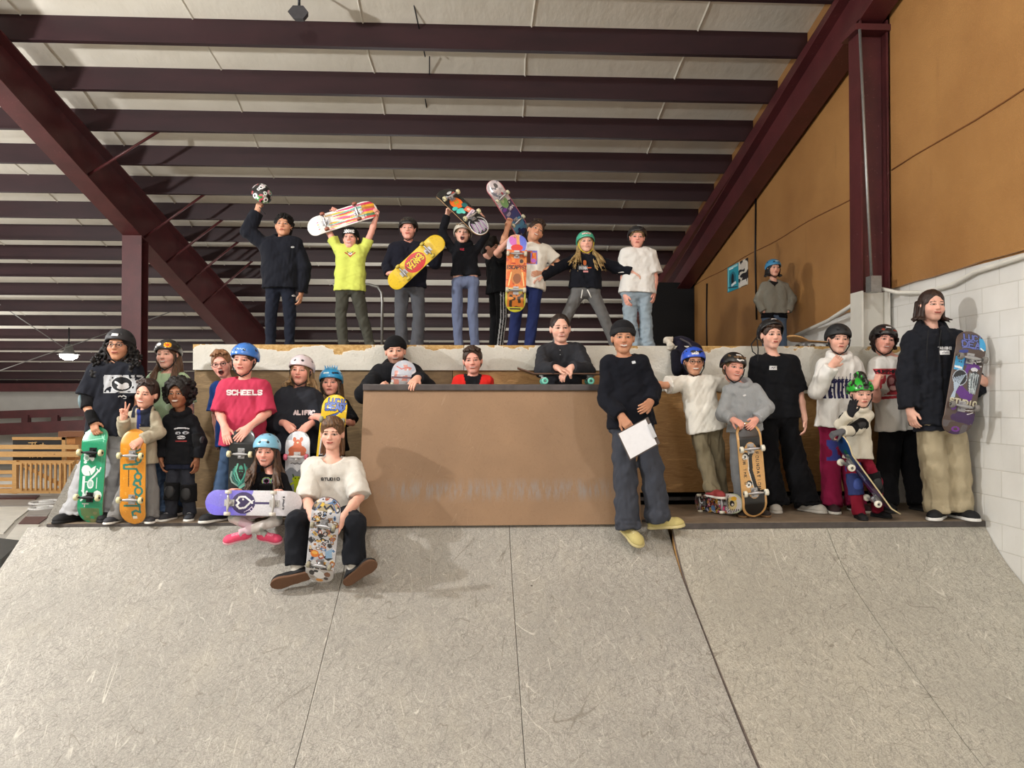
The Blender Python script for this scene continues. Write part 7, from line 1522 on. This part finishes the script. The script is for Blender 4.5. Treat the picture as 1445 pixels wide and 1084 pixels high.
# small child with green helmet
def camo(V, l, C): C[:] = srgb((40, 172, 50)); C[vnoise(l[:, 0]+l[:, 1]*.7, l[:, 2], 60, 5) > .50] = srgb((20, 26, 20)); C[(np.abs(l[:, 0]) < .022) & (l[:, 2] > .02)] = srgb((20, 22, 20)); return C
def mohawk(F, c, R, q):
    r = np.random.default_rng(2)
    for t in np.linspace(.45, 2.3, 26):
        p = c+(R[1]*math.cos(t)*.10+R[2]*math.sin(t)*.10)*q
        for j in range(2): d = nrm(R[1]*math.cos(t)*.7+R[2]*math.sin(t)+R[0]*r.normal()*.15); F.cap(p, p+d*.052*q+R[0]*r.normal()*.006, .017*q, .010*q, k=.006)
def r6x(J, sp):
    b = J['body']; k = J['k']
    for i in (0, 1):
        pad('elbow_pad', b, lerp(J['el'][i], J['sh'][i], .45), lerp(J['el'][i], J['wr'][i], .5), .078*k, capdir=(-.4, -.9, 0), capr=.06*k, capcol=(30, 30, 33))
        F = Field(np.minimum(J['wr'][i], J['tip'][i])-.1*k, np.maximum(J['wr'][i], J['tip'][i])+.1*k, .0045); hand_sdf(F, J['wr'][i], J['tip'][i]-J['wr'][i], sp['palm'][i], sp['thumb'][i], sp.get('hs', 1)*(.25+.75*k)*1.12, sp['style'][i]); F.cap(lerp(J['wr'][i], J['el'][i], .3), J['wr'][i], .036*k, .034*k, k=.01)
        put_sdf('glove', F, M_CLOTH, b, srgb((92, 92, 96) if i else (34, 34, 38)))
        pad('knee_pad', b, lerp(J['kn'][i], J['hip'][i], .38), lerp(J['kn'][i], J['an'][i], .40), .100*k, capdir=(0, -1, 0), capr=.075*k, capcol=(40, 42, 44) if i else (60, 80, 150), col=(26, 26, 28) if i else (52, 62, 110))
person(dict(label='small child in green and black camouflage helmet with a mohawk, wearing elbow and knee pads', D=6.05, k=.62, w=.62, hh=.205, head=(1214.5, 555), rot=(-4, 10, -2), mouth='flat', skin='light', brow=(110, 84, 64), hs=1.1,
  sh=((1199, 585), (1227, 586)), el=((1185, 599, -.12), (1211, 607, -.14)), wr=((1200, 585, -.22), (1188, 609, -.22)), tip=((1204, 567, -.22), (1174, 613, -.22)), style=('relax', 'grip'), palm=((.6, .8, 0), (0, .5, -1)), thumb=(-1, 1),
  hip=((1202, 645), (1220, 645)), kn=((1206, 682), (1236, 680)), an=((1212, -.06), (1238, .02)), toe=((-.05, -1, 0), (.5, -.8, 0)), pants=(128, 26, 46), bag=.026, cuff=.06, waist=.02, seed=46,
  shirt=dict(name='shirt', col=(214, 207, 190), sleeve=1, hem=.02, loose=.035, hood=True, m=.024), shoes=dict(col=(24, 24, 27), sole=(30, 30, 32)), hairkind='buzz', haircol=(150, 116, 80), helmet=dict(col=(30, 150, 40), paint=camo, fin=mohawk, vents=False), extra=r6x))
skateboard('dark green and purple skateboard leaning edge-on in front of the small child', at(1261, 732, 5.93), at(1178.5, 619, 5.83), (-.80, .10, -.60), g_galaxy, wheel=(226, 222, 206), edge=(206, 190, 150), length=.80)
# shaka kid
def hump(P):
    P.rect(0, .10, .15, .026, (176, 46, 58)); P.fill((np.abs(P.U) < .15) & (P.V < .07) & (P.V > -.10) & (vnoise(P.U, P.V, 14, 3) > .36), (168, 52, 62)); P.ell(.0, -.0, .08, .075, (112, 34, 44)); P.ell(-.02, .02, .03, .03, (190, 130, 130)); P.ell(.03, .01, .024, .03, (60, 30, 36)); P.ell(.0, -.04, .035, .02, (196, 150, 146)); P.rect(0, -.118, .15, .012, (176, 46, 58), .1)
    P.text('HUMPHREY', -.145, .086, .028, .0042, (30, 26, 30), wid=1.05, adv=6.0)
person(dict(label='person in black helmet and white t-shirt with red print giving a raised-thumb gesture', D=6.52, k=.96, w=1.02, chub=1, hh=.230, head=(1247, 480), rot=(-8, 2, 10), mouth='smile', skin='pink', brow=(40, 30, 28), eyes='squint',
  sh=((1240, 517), (1288, 515)), el=((1236, 562, -.10), (1298, 560)), wr=((1236, 543, -.26), (1297, 594)), tip=((1241, 523, -.28), (1296, 610)), style=('thumb', 'relax'), palm=((1, .2, 0), (-.9, .3, 0)), thumb=(1, -1),
  hip=((1258, 598), (1288, 598)), kn=((1253, 658), (1288, 662)), an=((1251, -.12), (1296, -.10)), pants=(18, 18, 21), bag=.038, cuff=.085, kneer=.08, seed=47,
  shirt=dict(name='t_shirt', col=(222, 219, 214), sleeve=.62, hem=.05, loose=.035, neck=.068, m=.024, sr=.066, dec=((1262, 541, .32, .30, hump),)), shoes=dict(col=(24, 24, 26), sole=(40, 40, 42)), hairkind='curly', haircol=(48, 32, 30), helmet=dict(col=(30, 28, 30), decals=((-.01, .07, .06, .025, lambda P: P.rect(0, 0, .022, .008, (220, 220, 220))), (-.05, .045, .04, .03, lambda P: P.ell(0, 0, .014, .010, (150, 60, 40))), (.05, .05, .05, .03, lambda P: P.rect(0, 0, .02, .008, (150, 60, 40)))))))
# tall man
def jacket(V, J, k):
    C = np.tile(srgb((30, 32, 39)), (len(V), 1)); mx = J['neck'][0]+.0; f = V[:, 1] < J['neck'][1]; C[(np.abs(V[:, 0]-mx) < .010) & f] = srgb((12, 12, 15)); return C
def r8x(J, sp):
    m = MB(); k = 1
    for s in (1308, 1326): m.tube([at(s+2, 466, 5.78), at(s+(s > 1320)*-1, 492, 5.76), at(s, 512, 5.76)], .0035, 6)
    m.build('drawstring', flat_mat('string_dark', (20, 20, 24), .8), J['shirt'])
person(dict(label='tall person with chin-length dark hair, black jacket and khaki trousers by the white wall', D=5.98, k=1.06, w=.86, hh=.240, head=(1314.5, 432), rot=(-4, 0, 2), mouth='closed_smile', skin='light', brow=(50, 36, 30), eyes='squint', stubble=.25,
  sh=((1288, 480), (1345, 478)), el=((1281, 533), (1376, 545, -.02)), wr=((1284, 578, -.04), (1390, 540, -.14)), tip=((1290, 604, -.07), (1375, 528, -.26)), style=('relax', 'grip'), palm=((.9, .4, 0), (-.3, .9, 0)), thumb=(1, -1),
  hip=((1311, 596), (1343, 596)), kn=((1318, 657), (1350, 657)), an=((1325, 0), (1353, 0)), toe=((-.75, -.7, 0), (.15, -1, 0)), pants=(172, 159, 132), bag=.040, cuff=.088, kneer=.080, fold=.009, seed=48,
  under=dict(name='hoodie', col=(34, 36, 44), hem=.055), shirt=dict(name='quilted_jacket', col=(30, 32, 39), sleeve=1, hem=.005, loose=.03, hood=True, cuffs=True, m=.028, paint=jacket, amp=.011, dec=((1335, 491, .11, .035, lambda P: P.text('THRASHER', -.048, -.010, .018, .0030, (206, 206, 208), wid=.92, adv=5.3)), (1335, 497.5, .075, .034, nametag((222, 223, 225))))), shoes=dict(col=(20, 20, 23), sole=(222, 220, 216)), hairkind='shoulder', haircol=(66, 46, 38), extra=r8x))
skateboard('large purple skateboard with a bearded wizard drawing and blue stickers, held against the hip', at(1349.5, 613, 5.72), at(1374.5, 467, 5.72), (-.12, -1, .03), g_wizard, wheel=(120, 116, 112), edge=(120, 100, 86), half=.108)
# backpack hanging over the upper deck edge
def backpack():
    c = at(965, 500, 6.80); root = empty('backpack', c); tag(root, 'dark backpack with a white fleecy top hanging over the upper deck edge', 'backpack')
    def put(nm, F, mat, col): o = put_sdf(nm, F, mat, root, srgb(col)); o.matrix_parent_inverse = Matrix.Translation(-root.location); return o
    P = lambda x, y, d: at(x, y, d); F = Field(P(930, 545, 6.6)-.1, P(1000, 465, 7.1)+.1, .008)
    F.cap(P(958, 487, 6.95), P(962, 520, 6.76), .08, .085, k=.04); F.cap(P(965, 485, 6.98), P(982, 495, 6.85), .07, .06, k=.04); F.folds(.008, 30, 4); put('bag_body', F, M_CLOTH, (32, 30, 46))
    F = Field(P(930, 545, 6.5)-.1, P(1000, 465, 7.1)+.1, .008); F.cap(P(953, 500, 6.80), P(957, 522, 6.70), .05, .055, k=.02); F.folds(.006, 40, 8); put('front_pocket', F, M_CLOTH, (20, 20, 30))
    F = Field(P(925, 505, 6.6)-.1, P(965, 465, 7.1)+.1, .007); F.ell(P(943, 480, 6.90), np.eye(3), (.045, .05, .035), k=0); F.ell(P(946, 488, 6.84), np.eye(3), (.030, .05, .04), k=.02); F.folds(.010, 70, 5, (1, 1, 1)); put('fleece_lining', F, M_CLOTH, (206, 198, 184))
    m = MB(); m.tube([P(960, 478, 6.86), P(972, 484, 6.74), P(978, 492, 6.70)], .008, 6); m.tube([P(950, 512, 6.72), P(953, 532, 6.72), P(960, 545, 6.78)], .009, 6); o = m.build('strap', flat_mat('bag_strap', (70, 66, 70), .8), root); o.matrix_parent_inverse = Matrix.Translation(-root.location)
backpack()
EXPO = -0.08
# ------------------------------------------------------------------ light
def lamp(x, y, z, P, size=.45, tgt=None, col=(1, .965, .90)):
    l = bpy.data.lights.new('hall_light', 'AREA'); l.shape = 'DISK'; l.size = size; l.energy = P; l.color = col
    o = bpy.data.objects.new('hall_light', l); COL.objects.link(o); o.location = (x, y, z)
    d = Vector(tgt or (x, y, -1))-Vector((x, y, z)); o.rotation_euler = d.to_track_quat('-Z', 'Y').to_euler(); return o
def bulb(x, y, z, P, r=.2, col=(1, .99, .975)):
    l = bpy.data.lights.new('hall_and_fill_bulb', 'POINT'); l.energy = P; l.shadow_soft_size = r; l.color = col
    o = bpy.data.objects.new('hall_and_fill_bulb', l); COL.objects.link(o); o.location = (x, y, z); return o
LIGHTS = [(-6.2, 4.2, 3.4, 1350, .11), (-9.0, 9.0, 3.6, 350, .16), (-1.6, 1.6, 4.6, 330, .13), (3.0, 1.4, 4.8, 240, .12), (-5.5, -4, 2.6, 190, .3), (2.0, -4.5, 2.8, 220, .3), (-12.5, 12.5, 1.6, 500, .3), (-13, 19, .6, 260, .3), (-1.6, 15.5, .9, 170, .3), (2.2, 19.5, .5, 110, .3), (-6, 22, .2, 80, .3)]  # bulbs behind camera, low at far left and behind the deck are added fill
for a in LIGHTS: bulb(*a)
wd = bpy.data.worlds.new('world'); SC.world = wd; wd.use_nodes = True; wd.node_tree.nodes['Background'].inputs[0].default_value = (.9, .85, .8, 1); wd.node_tree.nodes['Background'].inputs[1].default_value = .0
SC.view_settings.view_transform = 'Standard'; SC.view_settings.look = 'None'; SC.view_settings.gamma = 1; SC.view_settings.use_curve_mapping = False; SC.view_settings.exposure = EXPO
